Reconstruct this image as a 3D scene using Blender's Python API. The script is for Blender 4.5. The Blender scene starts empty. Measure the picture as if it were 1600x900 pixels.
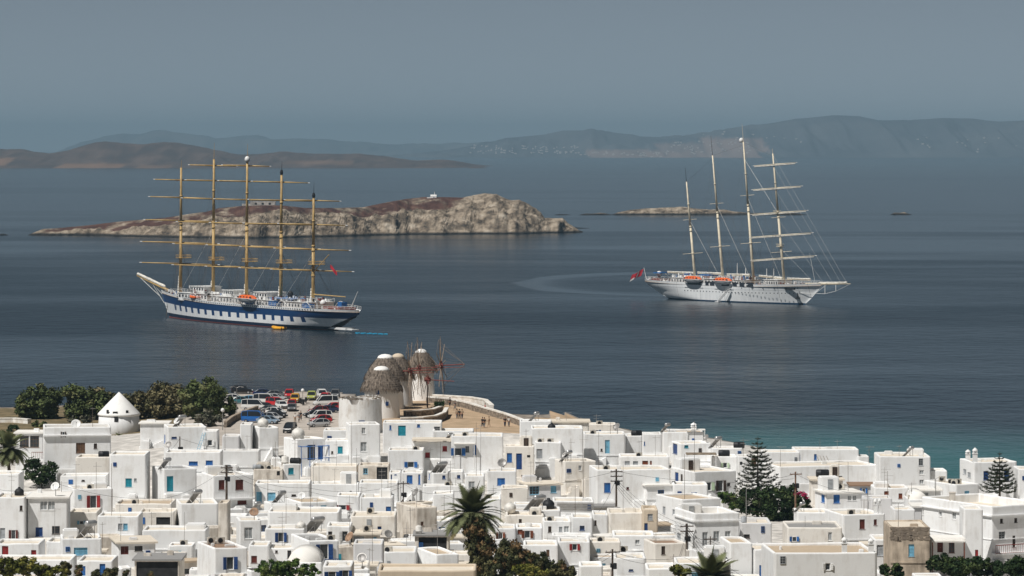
import bpy, bmesh, math, random
from mathutils import Vector, Matrix, noise
random.seed(7)
R = math.radians
SC = bpy.context.scene
COL = SC.collection
# ------------------------------------------------------------------ camera
F = 6000.0          # focal length in photo pixels (photo is 1600 x 900)
H = 62.0            # camera height above the sea (m)
Y0 = 228.0          # horizon row in photo pixels
cam_d = bpy.data.cameras.new('camera')
cam = bpy.data.objects.new('camera', cam_d); COL.objects.link(cam)
cam_d.sensor_width = 36.0
cam_d.lens = 36.0 * F / 1600.0
cam_d.clip_start = 1.0; cam_d.clip_end = 200000.0
cam.location = (0, 0, H)
cam.rotation_euler = (R(90), 0, 0)
cam_d.shift_y = -(450.0 - Y0) / 1600.0     # a level camera with a lowered frame: verticals stay vertical
SC.camera = cam
# ------------------------------------------------------------------ sky, sun, exposure
SUN_EL, SUN_AZ = 56.0, Vector((-0.74, -0.67))      # direction towards the sun (ground plan)
w = bpy.data.worlds.new('World'); SC.world = w; w.use_nodes = True
nt = w.node_tree; nt.nodes.clear()
out = nt.nodes.new('ShaderNodeOutputWorld'); bg = nt.nodes.new('ShaderNodeBackground')
sky = nt.nodes.new('ShaderNodeTexSky'); sky.sky_type = 'NISHITA'; sky.sun_disc = False
sky.sun_elevation = R(SUN_EL)
sky.sun_rotation = math.atan2(SUN_AZ.x, SUN_AZ.y)
sky.altitude = 6000; sky.air_density = 0.5; sky.dust_density = 0.15; sky.ozone_density = 3.0
hs = nt.nodes.new('ShaderNodeHueSaturation'); hs.inputs['Saturation'].default_value = 0.45; hs.inputs['Hue'].default_value = 0.475
bg.inputs['Strength'].default_value = 0.05
nt.links.new(sky.outputs[0], hs.inputs['Color']); nt.links.new(hs.outputs[0], bg.inputs[0]); nt.links.new(bg.outputs[0], out.inputs[0])
sd = bpy.data.lights.new('sun', 'SUN'); sun = bpy.data.objects.new('sun', sd); COL.objects.link(sun)
sd.energy = 5.0; sd.angle = R(0.53); sd.color = (1.0, 0.968, 0.918)
hz = SUN_AZ.normalized() * math.cos(R(SUN_EL))
sun.rotation_euler = Vector((hz.x, hz.y, math.sin(R(SUN_EL)))).to_track_quat('Z', 'Y').to_euler()
SC.view_settings.view_transform = 'Standard'; SC.view_settings.look = 'None'
SC.view_settings.gamma = 1.0; SC.view_settings.exposure = -0.1
SC.view_settings.use_curve_mapping = False
SC.cycles.max_bounces = 6; SC.cycles.diffuse_bounces = 5; SC.cycles.glossy_bounces = 2
SC.cycles.transmission_bounces = 2; SC.cycles.volume_bounces = 0; SC.cycles.transparent_max_bounces = 6
SC.cycles.use_denoising = True

# ------------------------------------------------------------------ helpers
def P(px, py, Y):
    """photo pixel at distance Y -> world point"""
    return Vector(((px - 800.0) / F * Y, Y, H - (py - Y0) / F * Y))
def PZ(px, py, z):
    """photo pixel on the horizontal plane z -> world point"""
    Y = F * (H - z) / (py - Y0)
    return Vector(((px - 800.0) / F * Y, Y, z))
def lerp(a, b, t): return a + (b - a) * t
def sstep(a, b, x):
    t = max(0.0, min(1.0, (x - a) / (b - a))); return t * t * (3 - 2 * t)
def interp(tab, x):
    if x <= tab[0][0]: return tab[0][1]
    for (a, b), (c, d) in zip(tab, tab[1:]):
        if x <= c: return b + (d - b) * (x - a) / (c - a)
    return tab[-1][1]
def nz(x, y=0.0, z=0.0): return noise.noise(Vector((x, y, z)))
def fbm(x, y=0.0, z=0.0, o=4): return noise.fractal(Vector((x, y, z)), 1.0, 2.0, o)

class MB:
    def __init__(s): s.v = []; s.f = []; s.m = []
    def add(s, vs, fs, m=0):
        o = len(s.v); s.v.extend([tuple(p) for p in vs])
        for f in fs: s.f.append(tuple(i + o for i in f)); s.m.append(m)
        return s
    def quad(s, a, b, c, d, m=0): return s.add([a, b, c, d], [(0, 1, 2, 3)], m)
    def box(s, x0, x1, y0, y1, z0, z1, m=0, M=None):
        vs = [Vector(p) for p in ((x0,y0,z0),(x1,y0,z0),(x1,y1,z0),(x0,y1,z0),(x0,y0,z1),(x1,y0,z1),(x1,y1,z1),(x0,y1,z1))]
        if M is not None: vs = [M @ p for p in vs]
        return s.add(vs, [(3,2,1,0),(4,5,6,7),(0,1,5,4),(1,2,6,5),(2,3,7,6),(3,0,4,7)], m)
    def cbox(s, c, sx, sy, sz, m=0, M=None):
        return s.box(c[0]-sx/2, c[0]+sx/2, c[1]-sy/2, c[1]+sy/2, c[2]-sz/2, c[2]+sz/2, m, M)
    def tube(s, p, q, r0, r1=None, n=6, m=0, caps=True):
        p = Vector(p); q = Vector(q); r1 = r0 if r1 is None else r1
        d = (q - p)
        if d.length < 1e-6: return s
        d.normalize()
        a = d.cross(Vector((0, 0, 1)));
        if a.length < 1e-3: a = Vector((1, 0, 0))
        a.normalize(); b = d.cross(a)
        vs = []
        for c, r in ((p, r0), (q, r1)):
            for i in range(n):
                t = 2 * math.pi * i / n
                vs.append(c + a * (r * math.cos(t)) + b * (r * math.sin(t)))
        fs = [(i, i + n, (i + 1) % n + n, (i + 1) % n) for i in range(n)]
        if caps: fs += [tuple(range(n)), tuple(range(2 * n - 1, n - 1, -1))]
        return s.add(vs, fs, m)
    def path(s, pts, r, n=4, m=0):
        for a, b in zip(pts, pts[1:]): s.tube(a, b, r, r, n, m, False)
        return s
    def lathe(s, prof, n=16, m=0, c=(0, 0, 0), M=None, closed=True):
        vs = []; c = Vector(c)
        for r, z in prof:
            for i in range(n):
                t = 2 * math.pi * i / n
                p = Vector((r * math.cos(t), r * math.sin(t), z))
                vs.append((M @ p if M is not None else p) + c)
        fs = []
        for k in range(len(prof) - 1):
            for i in range(n):
                j = (i + 1) % n
                fs.append((k*n+i, k*n+j, (k+1)*n+j, (k+1)*n+i))
        if closed: fs += [tuple(range(n - 1, -1, -1)), tuple(range((len(prof)-1)*n, len(prof)*n))]
        return s.add(vs, fs, m)
    def mesh(s, name, mats, smooth=False):
        me = bpy.data.meshes.new(name); me.from_pydata(s.v, [], s.f)
        if not isinstance(mats, (list, tuple)): mats = [mats]
        for q in mats: me.materials.append(q)
        if len(mats) > 1: me.polygons.foreach_set('material_index', s.m)
        if smooth: me.polygons.foreach_set('use_smooth', [True] * len(me.polygons))
        me.update(); return me
    def build(s, name, mats, parent=None, smooth=False):
        return link(name, s.mesh(name, mats, smooth), parent)
def link(name, me, parent=None, loc=None):
    o = bpy.data.objects.new(name, me); COL.objects.link(o)
    if parent is not None: o.parent = parent
    if loc is not None: o.location = loc
    return o
THINGS = []
def tag(o, label, cat, group=None):
    o['label'] = label; o['category'] = cat
    if group: o['group'] = group
    THINGS.append(o); return o
def thing(name, label, cat, loc=(0, 0, 0), rz=0.0, group=None):
    o = bpy.data.objects.new(name, None); COL.objects.link(o); o.empty_display_size = 0.3
    o.location = loc; o.rotation_euler = (0, 0, rz)
    return tag(o, label, cat, group)
def struct(o, kind='structure'):
    o['kind'] = kind; return o
KIDS = {}
def dup(src, loc, rz=0.0, label=None, group=None, scale=None, mats=None):
    """copy of a thing with its parts and sub-parts; mats swaps materials on the copy's own slots"""
    def cp(o, par):
        c = o.copy(); COL.objects.link(c)
        if par is not None: c.parent = par
        if mats and c.type == 'MESH':
            for i, sl in enumerate(c.material_slots):
                if sl.material and sl.material.name in mats:
                    sl.link = 'OBJECT'; sl.material = mats[sl.material.name]
        for ch in o.children: cp(ch, c)
        return c
    r = cp(src, None); r.location = loc; r.rotation_euler = (0, 0, rz)
    if scale is not None: r.scale = (scale,) * 3 if not isinstance(scale, tuple) else scale
    if label: r['label'] = label
    if group: r['group'] = group
    THINGS.append(r); return r

# ------------------------------------------------------------------ materials
MATS = {}
def nodes(m):
    nt = m.node_tree; return nt, nt.nodes['Principled BSDF']
def mat(name, col, rough=0.7, var=0.12, scale=3.0, bump=0.0, metal=0.0, spec=0.3, coord='Object', rnd=0.0, stretch=(1, 1, 1), col2=None, detail=4.0):
    if name in MATS: return MATS[name]
    m = bpy.data.materials.new(name); m.use_nodes = True; MATS[name] = m
    nt, b = nodes(m); N = nt.nodes.new; L = nt.links.new
    b.inputs['Roughness'].default_value = rough; b.inputs['Metallic'].default_value = metal
    b.inputs['Specular IOR Level'].default_value = spec
    tc = N('ShaderNodeTexCoord'); mp = N('ShaderNodeMapping'); mp.inputs['Scale'].default_value = stretch
    L(tc.outputs[coord], mp.inputs['Vector'])
    n = N('ShaderNodeTexNoise'); n.inputs['Scale'].default_value = scale; n.inputs['Detail'].default_value = detail
    L(mp.outputs[0], n.inputs['Vector'])
    c2 = col2 or tuple(max(0.0, c * (1 - 2.2 * var)) for c in col)
    c1 = tuple(min(1.0, c * (1 + var * 0.6)) for c in col)
    ra = N('ShaderNodeValToRGB'); ra.color_ramp.elements[0].position = 0.3; ra.color_ramp.elements[1].position = 0.68
    ra.color_ramp.elements[0].color = (*c2, 1); ra.color_ramp.elements[1].color = (*c1, 1)
    L(n.outputs['Fac'], ra.inputs['Fac'])
    src = ra.outputs[0]
    if rnd:
        oi = N('ShaderNodeObjectInfo'); mr = N('ShaderNodeMapRange')
        mr.inputs['To Min'].default_value = 1 - rnd; mr.inputs['To Max'].default_value = 1 + rnd * 0.3
        L(oi.outputs['Random'], mr.inputs['Value'])
        h = N('ShaderNodeHueSaturation'); L(src, h.inputs['Color']); L(mr.outputs[0], h.inputs['Value']); src = h.outputs[0]
    L(src, b.inputs['Base Color'])
    if bump:
        bp = N('ShaderNodeBump'); bp.inputs['Strength'].default_value = bump; bp.inputs['Distance'].default_value = 0.1
        L(n.outputs['Fac'], bp.inputs['Height']); L(bp.outputs[0], b.inputs['Normal'])
    return m
# ------------------------------------------------------------------ sea
def sea_material():
    m = bpy.data.materials.new('sea_water'); m.use_nodes = True
    nt, b = nodes(m); N = nt.nodes.new; L = nt.links.new
    tc = N('ShaderNodeTexCoord')
    def noi(scale, stretch, detail=3.0, rough=0.55, loc=(0, 0, 0)):
        mp = N('ShaderNodeMapping'); mp.inputs['Scale'].default_value = stretch; mp.inputs['Location'].default_value = loc
        L(tc.outputs['Object'], mp.inputs['Vector'])
        n = N('ShaderNodeTexNoise'); n.inputs['Scale'].default_value = scale; n.inputs['Detail'].default_value = detail
        n.inputs['Roughness'].default_value = rough
        L(mp.outputs[0], n.inputs['Vector']); return n.outputs['Fac']
    def ramp(src, a, b_, c0, c1):
        r = N('ShaderNodeValToRGB'); r.color_ramp.elements[0].position = a; r.color_ramp.elements[1].position = b_
        r.color_ramp.elements[0].color = (*c0, 1); r.color_ramp.elements[1].color = (*c1, 1); L(src, r.inputs['Fac']); return r.outputs[0]
    def mix(f, a, b_):
        x = N('ShaderNodeMix'); x.data_type = 'RGBA'
        if isinstance(f, float): x.inputs[0].default_value = f
        else: L(f, x.inputs[0])
        for s, v in ((x.inputs[6], a), (x.inputs[7], b_)):
            if isinstance(v, tuple): s.default_value = (*v, 1)
            else: L(v, s)
        return x.outputs[2]
    def math_(op, a, b_=None, clamp=False):
        x = N('ShaderNodeMath'); x.operation = op; x.use_clamp = clamp
        for s, v in ((x.inputs[0], a), (x.inputs[1], b_)):
            if v is None: continue
            if isinstance(v, (int, float)): s.default_value = v
            else: L(v, s)
        return x.outputs[0]
    # wave heights: ripples, chop and longer swell
    w1 = noi(0.42, (1.0, 0.6, 1), 3.0, 0.6); w2 = noi(0.12, (1.0, 0.8, 1), 3.0); w3 = noi(0.03, (1, 0.7, 1), 2.0)
    hgt = math_('ADD', math_('MULTIPLY', w1, 0.5), math_('ADD', math_('MULTIPLY', w2, 2.2), math_('MULTIPLY', w3, 1.2)))
    # slicks: long calm lanes where the surface is smoother
    s1 = noi(0.006, (0.35, 1.0, 1), 4.0, 0.6); s2 = noi(0.0016, (0.25, 1.0, 1), 3.0, 0.5, (31, 7, 0))
    slick = math_('ADD', math_('MULTIPLY', s1, 0.5), math_('MULTIPLY', s2, 0.7))
    sl = N('ShaderNodeMapRange'); sl.inputs['From Min'].default_value = 0.54; sl.inputs['From Max'].default_value = 0.70
    L(slick, sl.inputs['Value']); slk = sl.outputs[0]
    # the drifting wake: inside of an ellipse behind the white ship is smoother
    sep = N('ShaderNodeSeparateXYZ'); L(tc.outputs['Object'], sep.inputs[0])
    dx = math_('DIVIDE', math_('SUBTRACT', sep.outputs[0], 75.0), 78.0)
    dy = math_('DIVIDE', math_('SUBTRACT', sep.outputs[1], 1730.0), 165.0)
    rr = math_('SQRT', math_('ADD', math_('MULTIPLY', dx, dx), math_('MULTIPLY', dy, dy)))
    wk = N('ShaderNodeMapRange'); wk.inputs['From Min'].default_value = 0.86; wk.inputs['From Max'].default_value = 1.0
    wk.inputs['To Min'].default_value = 1.0; wk.inputs['To Max'].default_value = 0.0; wk.interpolation_type = 'SMOOTHSTEP'
    L(math_('ADD', rr, math_('MULTIPLY', math_('SUBTRACT', s1, 0.5), 0.25)), wk.inputs['Value'])
    far = N('ShaderNodeMapRange'); far.inputs['From Min'].default_value = 1300; far.inputs['From Max'].default_value = 3600; far.interpolation_type = 'SMOOTHSTEP'
    L(sep.outputs[1], far.inputs['Value'])          # far water smoothed so it reflects more sky and looks brighter
    calm = math_('ADD', math_('MULTIPLY', far.outputs[0], 0.9), math_('MAXIMUM', math_('MULTIPLY', slk, 0.85), math_('MULTIPLY', math_('MULTIPLY', wk.outputs[0], math_('POWER', rr, 4.0)), 2.1)), True)
    # shallow water towards the town shore (right side): attribute painted per depth of the bed
    at = N('ShaderNodeAttribute'); at.attribute_name = 'shallow'
    shal = math_('MULTIPLY', at.outputs['Fac'], math_('ADD', 0.85, math_('MULTIPLY', s1, 0.8)), True)
    deep = ramp(noi(0.004, (0.5, 1, 1), 4.0), 0.3, 0.7, (0.002, 0.010, 0.018), (0.004, 0.014, 0.024))
    col = mix(shal, deep, (0.020, 0.115, 0.118))
    L(col, b.inputs['Base Color'])
    b.inputs['IOR'].default_value = 1.333
    rg = N('ShaderNodeMapRange'); rg.inputs['To Min'].default_value = 0.26; rg.inputs['To Max'].default_value = 0.16
    L(calm, rg.inputs['Value']); L(rg.outputs[0], b.inputs['Roughness'])
    bp = N('ShaderNodeBump'); bp.inputs['Distance'].default_value = 1.0
    st = N('ShaderNodeMapRange'); st.inputs['To Min'].default_value = 0.75; st.inputs['To Max'].default_value = 0.12
    L(calm, st.inputs['Value']); L(st.outputs[0], bp.inputs['Strength'])
    L(hgt, bp.inputs['Height']); L(bp.outputs[0], b.inputs['Normal'])
    return m
COAST = [(-400, 700), (-160, 752), (-125, 772), (-95, 776), (-62, 790), (-50, 799), (-36, 798), (-22, 762), (-10, 742), (-4.5, 731), (-2, 712), (1, 704), (4, 704), (10, 728), (22, 742), (40, 738), (60, 716), (80, 694), (110, 672), (150, 650), (400, 600)]
def coast(x): return interp(COAST, x)
def shallow(x, y):
    d = y - coast(x)
    k = sstep(-10, 60, x) * 0.9 + 0.1
    e = nz(x * 0.012, y * 0.012) * 35
    return max(0.0, 1 - sstep(25, 150 + 60 * sstep(20, 90, x), d + e)) * k
def build_sea():
    xs = [-14000, -6000, -2500, -1000, -400] + [i * 8.0 for i in range(-30, 31)] + [400, 1000, 2500, 6000, 14000]
    ys = [-600, 0, 400] + [560 + i * 8.0 for i in range(60)] + [1100, 1300, 1700, 2400, 4000, 8000, 15000, 26000, 38000]
    vs = []; fs = []; at = []
    for y in ys:
        for x in xs: vs.append((x, y, 0)); at.append(shallow(x, y) if 560 <= y < 1060 else 0.0)
    n = len(xs)
    for j in range(len(ys) - 1):
        for i in range(n - 1): fs.append((j*n+i, j*n+i+1, (j+1)*n+i+1, (j+1)*n+i))
    me = bpy.data.meshes.new('sea'); me.from_pydata(vs, [], fs)
    a = me.attributes.new('shallow', 'FLOAT', 'POINT'); a.data.foreach_set('value', at)
    me.materials.append(sea_material()); struct(link('sea', me))
build_sea()
# ------------------------------------------------------------------ haze: the summer air between the town and the far islands
def build_haze():
    m = bpy.data.materials.new('haze_air'); m.use_nodes = True
    nt = m.node_tree; nt.nodes.clear()
    o = nt.nodes.new('ShaderNodeOutputMaterial'); v = nt.nodes.new('ShaderNodeVolumePrincipled')
    v.inputs['Color'].default_value = (0.345, 0.53, 0.68, 1); v.inputs['Density'].default_value = 5.8e-5
    v.inputs['Anisotropy'].default_value = 0.0
    v.inputs['Density Attribute'].default_value = ''; 
    nt.links.new(v.outputs[0], o.inputs['Volume'])
    try: m.cycles.homogeneous_volume = True
    except Exception: pass
    b = MB().box(-14500, 14500, -1000, 38500, -4.5, 275)
    struct(b.build('haze', m), 'stuff')
build_haze()
# ------------------------------------------------------------------ far lands
def land_mat(name, cols, sc, rock=None):
    m = bpy.data.materials.new(name); m.use_nodes = True
    nt, b = nodes(m); N = nt.nodes.new; L = nt.links.new
    tc = N('ShaderNodeTexCoord'); n = N('ShaderNodeTexNoise'); n.inputs['Scale'].default_value = sc; n.inputs['Detail'].default_value = 8
    n.inputs['Roughness'].default_value = 0.62
    mp = N('ShaderNodeMapping'); mp.inputs['Scale'].default_value = (1, 0.4, 2.5); L(tc.outputs['Object'], mp.inputs[0]); L(mp.outputs[0], n.inputs['Vector'])
    r = N('ShaderNodeValToRGB'); r.color_ramp.elements[0].position = 0.34; r.color_ramp.elements[1].position = 0.66
    r.color_ramp.elements[0].color = (*cols[0], 1); r.color_ramp.elements[1].color = (*cols[-1], 1)
    if len(cols) > 2:
        e = r.color_ramp.elements.new(0.5); e.color = (*cols[1], 1)
    L(n.outputs['Fac'], r.inputs['Fac'])
    at = N('ShaderNodeAttribute'); at.attribute_name = 'field'
    x = N('ShaderNodeMix'); x.data_type = 'RGBA'; L(at.outputs['Fac'], x.inputs[0]); L(r.outputs[0], x.inputs[6])
    x.inputs[7].default_value = (*(rock or cols[-1]), 1)
    L(x.outputs[2], b.inputs['Base Color']); b.inputs['Roughness'].default_value = 0.95; b.inputs['Specular IOR Level'].default_value = 0.1
    return m
def far_land(name, prof, ybase, depth, m, rough, fields=(), nx=260, ny=34, back=0.55):
    """a range of hills: the silhouette (photo pixels) is the crest line, at its real distance"""
    Yb = F * H / (ybase - Y0); x0, x1 = prof[0][0], prof[-1][0]
    vs = []; fs = []; fa = []
    for j in range(ny + 1):
        t = j / ny
        for i in range(nx + 1):
            px = lerp(x0, x1, i / nx); Yc = Yb + depth * back
            zc = H - (interp(prof, px) - Y0) / F * Yc
            Y = Yb + depth * t + 120 * nz(px * 0.02, 3.0) * (1 - t)
            X = (px - 800) / F * Yc
            tt = t / back if t < back else 1 - (t - back) / (1 - back)
            sh = sstep(0, 1, tt) * 0.75 + 0.25 * tt
            k = math.sin(math.pi * min(1, tt)) if t < back else 0.3
            r = fbm(px * 0.022, t * 3.1, ybase, 5) * rough * k + abs(nz(px * 0.05, t * 2.0)) * rough * -0.5 * k
            z = max(-2, zc) * sh + r - (1.5 if j == 0 else 0)
            if t < back: z = min(z, zc * 0.98 + 1 if tt < 0.9 else z)
            vs.append((X, Y, z))
            pyv = Y0 + F * (H - z) / Y
            fa.append(max([sstep(0, 5, px - a + 6 * nz(pyv * .7, a)) * (1 - sstep(0, 5, px - b_ + 6 * nz(pyv * .9, b_))) * sstep(-1.5, 1.0, pyv - c + nz(px * .06, c)) * (1 - sstep(-1, 1, pyv - d + nz(px * .05, d))) * kk for a, b_, c, d, kk in fields] or [0.0]))
    n = nx + 1
    for j in range(ny):
        for i in range(nx): fs.append((j*n+i, j*n+i+1, (j+1)*n+i+1, (j+1)*n+i))
    me = bpy.data.meshes.new(name); me.from_pydata(vs, [], fs)
    a = me.attributes.new('field', 'FLOAT', 'POINT'); a.data.foreach_set('value', fa)
    me.polygons.foreach_set('use_smooth', [True] * len(me.polygons))
    me.materials.append(m); return struct(link(name, me)), vs, n
hills_l, _, _ = far_land('brown_hills', [(-220, 236), (-120, 232), (-40, 228), (0, 232), (35, 232), (60, 238), (75, 240), (110, 234), (150, 222), (165, 220), (200, 224), (230, 225), (265, 222), (280, 222), (310, 228), (340, 236), (380, 241), (420, 239), (450, 238), (510, 240), (560, 240), (600, 243), (640, 250), (700, 250), (740, 256), (762, 260.5), (770, 262.3)],
    263, 1500, land_mat('brown_hill_scrub', [(0.045, 0.032, 0.028), (0.075, 0.05, 0.04), (0.11, 0.075, 0.06)], 0.012, (0.26, 0.15, 0.09)), 14,
    [(-60, 48, 247, 259, .6), (132, 222, 256, 263, .6), (455, 560, 251, 257, .3), (250, 300, 258, 264, .35)])
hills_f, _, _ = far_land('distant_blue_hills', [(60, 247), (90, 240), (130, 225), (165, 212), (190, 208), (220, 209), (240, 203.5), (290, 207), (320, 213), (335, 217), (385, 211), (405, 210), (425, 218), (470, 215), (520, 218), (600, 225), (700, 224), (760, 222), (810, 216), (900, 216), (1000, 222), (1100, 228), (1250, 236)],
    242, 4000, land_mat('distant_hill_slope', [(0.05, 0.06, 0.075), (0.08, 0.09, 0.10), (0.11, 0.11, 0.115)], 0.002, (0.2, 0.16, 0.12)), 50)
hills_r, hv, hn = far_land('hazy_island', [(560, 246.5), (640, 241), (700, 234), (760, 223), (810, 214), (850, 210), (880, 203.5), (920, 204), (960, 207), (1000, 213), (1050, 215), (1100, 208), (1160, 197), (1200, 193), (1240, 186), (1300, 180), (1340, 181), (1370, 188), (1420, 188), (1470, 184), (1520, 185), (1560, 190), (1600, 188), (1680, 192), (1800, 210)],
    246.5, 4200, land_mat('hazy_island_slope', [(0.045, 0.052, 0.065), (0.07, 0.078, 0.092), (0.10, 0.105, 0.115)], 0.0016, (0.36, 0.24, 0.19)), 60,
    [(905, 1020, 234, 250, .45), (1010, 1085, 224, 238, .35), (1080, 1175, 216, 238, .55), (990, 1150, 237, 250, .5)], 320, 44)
def far_village():
    """the white specks of villages on the hazy island"""
    b = MB(); rnd = random.Random(4); n = 0
    zones = [(740, 900, 228, 240, 90), (1030, 1150, 222, 240, 60), (900, 1030, 238, 244, 40), (1080, 1240, 206, 224, 14), (1400, 1560, 215, 238, 16)]
    for x0, x1, a, c, k in zones:
        for _ in range(k):
            px = rnd.uniform(x0, x1); py = rnd.uniform(a, c); best = None
            i = int((px - 560) / (1800 - 560) * 320)
            for j in range(2, 26):
                v = hv[j * hn + i]; e = abs(Y0 + F * (H - v[2]) / v[1] - py)
                if best is None or e < best[0]: best = (e, v)
            if best[0] > 2: continue
            v = best[1]; s = rnd.uniform(3, 7)
            b.box(v[0]-s, v[0]+s*rnd.uniform(.5, 1.6), v[1]-s, v[1]+s, v[2]-6, v[2]+rnd.uniform(3.5, 7))
    struct(b.build('far_village', mat('far_village_walls', (0.55, 0.53, 0.50))), 'stuff')
far_village()

# ------------------------------------------------------------------ rocky islands in the bay
def rock_mat():
    m = bpy.data.materials.new('islet_rock'); m.use_nodes = True
    nt, b = nodes(m); N = nt.nodes.new; L = nt.links.new
    tc = N('ShaderNodeTexCoord'); ge = N('ShaderNodeNewGeometry')
    def noi(sc, d=6, st=(1, 1, 1), r=0.6):
        mp = N('ShaderNodeMapping'); mp.inputs['Scale'].default_value = st; L(tc.outputs['Object'], mp.inputs[0])
        n = N('ShaderNodeTexNoise'); n.inputs['Scale'].default_value = sc; n.inputs['Detail'].default_value = d; n.inputs['Roughness'].default_value = r
        L(mp.outputs[0], n.inputs['Vector']); return n.outputs['Fac']
    def ramp(f, *els):
        r = N('ShaderNodeValToRGB'); cr = r.color_ramp
        cr.elements[0].position, cr.elements[0].color = els[0][0], (*els[0][1], 1)
        cr.elements[1].position, cr.elements[1].color = els[-1][0], (*els[-1][1], 1)
        for p, c in els[1:-1]: e = cr.elements.new(p); e.color = (*c, 1)
        L(f, r.inputs['Fac']); return r.outputs[0]
    def mix(f, a, c):
        x = N('ShaderNodeMix'); x.data_type = 'RGBA'; L(f, x.inputs[0]); L(a, x.inputs[6]); L(c, x.inputs[7]); return x.outputs[2]
    rock = ramp(noi(0.09, 8, (1, 1, 1.6), 0.68), (0.34, (0.045, 0.037, 0.030)), (0.45, (0.17, 0.135, 0.10)), (0.55, (0.33, 0.27, 0.205)), (0.70, (0.50, 0.44, 0.36)))
    scrub = ramp(noi(0.12, 8, (0.6, 1, 1)), (0.3, (0.045, 0.022, 0.018)), (0.52, (0.085, 0.042, 0.033)), (0.72, (0.15, 0.085, 0.06)))
    at = N('ShaderNodeAttribute'); at.attribute_name = 'scrub'
    mr = N('ShaderNodeMapRange'); mr.inputs['From Min'].default_value = 0.62; mr.inputs['From Max'].default_value = 0.95
    ad = N('ShaderNodeMath'); ad.operation = 'ADD'; L(at.outputs['Fac'], ad.inputs[0])
    sb = N('ShaderNodeMath'); sb.operation = 'MULTIPLY_ADD'; L(noi(0.05, 6), sb.inputs[0]); sb.inputs[1].default_value = 3.2; sb.inputs[2].default_value = -1.6
    L(sb.outputs[0], ad.inputs[1]); L(ad.outputs[0], mr.inputs['Value'])
    c = mix(mr.outputs[0], rock, scrub)
    sp = N('ShaderNodeSeparateXYZ'); L(tc.outputs['Object'], sp.inputs[0])
    wet = N('ShaderNodeMapRange'); wet.inputs['From Min'].default_value = 0.9; wet.inputs['From Max'].default_value = 2.2
    L(sp.outputs[2], wet.inputs['Value'])
    dark = N('ShaderNodeRGB'); dark.outputs[0].default_value = (0.022, 0.02, 0.018, 1)     # the tide line of weed
    L(mix(wet.outputs[0], dark.outputs[0], c), b.inputs['Base Color'])
    b.inputs['Roughness'].default_value = 0.92; b.inputs['Specular IOR Level'].default_value = 0.15
    bp = N('ShaderNodeBump'); bp.inputs['Strength'].default_value = 0.7; bp.inputs['Distance'].default_value = 2.0
    L(noi(0.35, 8, (1, 1, 1.4), 0.7), bp.inputs['Height']); L(bp.outputs[0], b.inputs['Normal'])
    return m
ROCK = rock_mat()
def islet(name, top, base, width, seed, cliff=0.25, rough=4.0, nx=420, ny=46, scrub=None):
    """top: silhouette (px, py) ; base: near waterline (px, py)"""
    x0, x1 = top[0][0], top[-1][0]; vs = []; fs = []; sa = []
    for j in range(ny + 1):
        t = j / ny
        for i in range(nx + 1):
            px = lerp(x0, x1, i / nx); Yb = F * H / (interp(base, px) - Y0)
            end = min(1.0, (i + 0.3) / 14, (nx - i + 0.3) / 10)
            wd = width * (0.25 + 0.75 * min(1, 3 * i / nx, 5 * (nx - i) / nx))
            Yc = Yb + wd * 0.42; zc = H - (interp(top, px) - Y0) / F * Yc
            Y = Yb + wd * t + (10 * nz(px * .03, seed) + 5 * nz(px * .09, seed + 4)) * (1 - t)
            cv = cliff * (1 + 0.5 * nz(px * 0.02, seed + 9))
            if t < cv: sh = 0.62 * sstep(0, 1, (t / cv) ** 0.8)
            elif t < 0.42: sh = 0.62 + 0.38 * sstep(0, 1, (t - cv) / (0.42 - cv))
            else: sh = 1 - sstep(0.42, 1.0, t)
            X = (px - 800) / F * Yb
            stp = 1.0 if t < 0.40 else 0.4
            v = Vector((X * 0.055, Y * 0.055, zc * sh * 0.08 + seed))
            r = (noise.hetero_terrain(v, 0.9, 2.1, 6, 0.6) - 0.8) * 0.28 + 0.5 * (noise.voronoi(v * 1.7)[0][0] - 0.40) + 0.35 * fbm(X * .2, Y * .2, zc * sh * .3, 4)
            r += 0.6 * (noise.voronoi(Vector((X * .13, Y * .13, seed)))[0][1] - 0.5)
            top_k = sstep(0.30, 0.42, t) * (1 - sstep(0.5, .9, t))
            sc = scrub(px, t) if scrub else 0.0
            z = max(-0.5, zc) * sh + r * rough * stp * end * min(1, t * 14) * (1 - 0.82 * min(1, sc * 1.2)) * (1 - 0.6 * top_k)
            if sc < .5 and 0.05 < t < 0.42: z = min(z, max(-.5, zc) * (0.70 + 0.30 * t / .42) + 0.8 * nz(X * .1, Y * .1))
            if j == 0 or j == ny: z = -2.5
            vs.append((X, Y, z)); sa.append(sc)
    n = nx + 1
    for j in range(ny):
        for i in range(nx): fs.append((j*n+i, j*n+i+1, (j+1)*n+i+1, (j+1)*n+i))
    me = bpy.data.meshes.new(name); me.from_pydata(vs, [], fs)
    a = me.attributes.new('scrub', 'FLOAT', 'POINT'); a.data.foreach_set('value', sa)
    me.materials.append(ROCK); return struct(link(name, me)), vs
TOP1 = [(42, 366), (60, 358), (90, 356), (130, 352), (170, 347), (215, 343), (250, 340), (285, 334), (310, 331), (330, 325), (365, 322), (400, 321), (430, 321), (470, 325), (520, 325), (560, 324), (600, 316), (630, 311), (660, 308), (690, 308), (720, 309), (740, 305), (755, 302), (775, 303), (790, 311), (800, 314), (812, 313), (826, 319), (838, 327), (846, 333), (852, 342), (866, 342), (880, 341), (888, 349), (897, 354), (908, 361), (913, 364)]
BASE1 = [(42, 368), (120, 368), (250, 371), (400, 373), (520, 370), (640, 367), (800, 366), (913, 363.5)]
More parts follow.
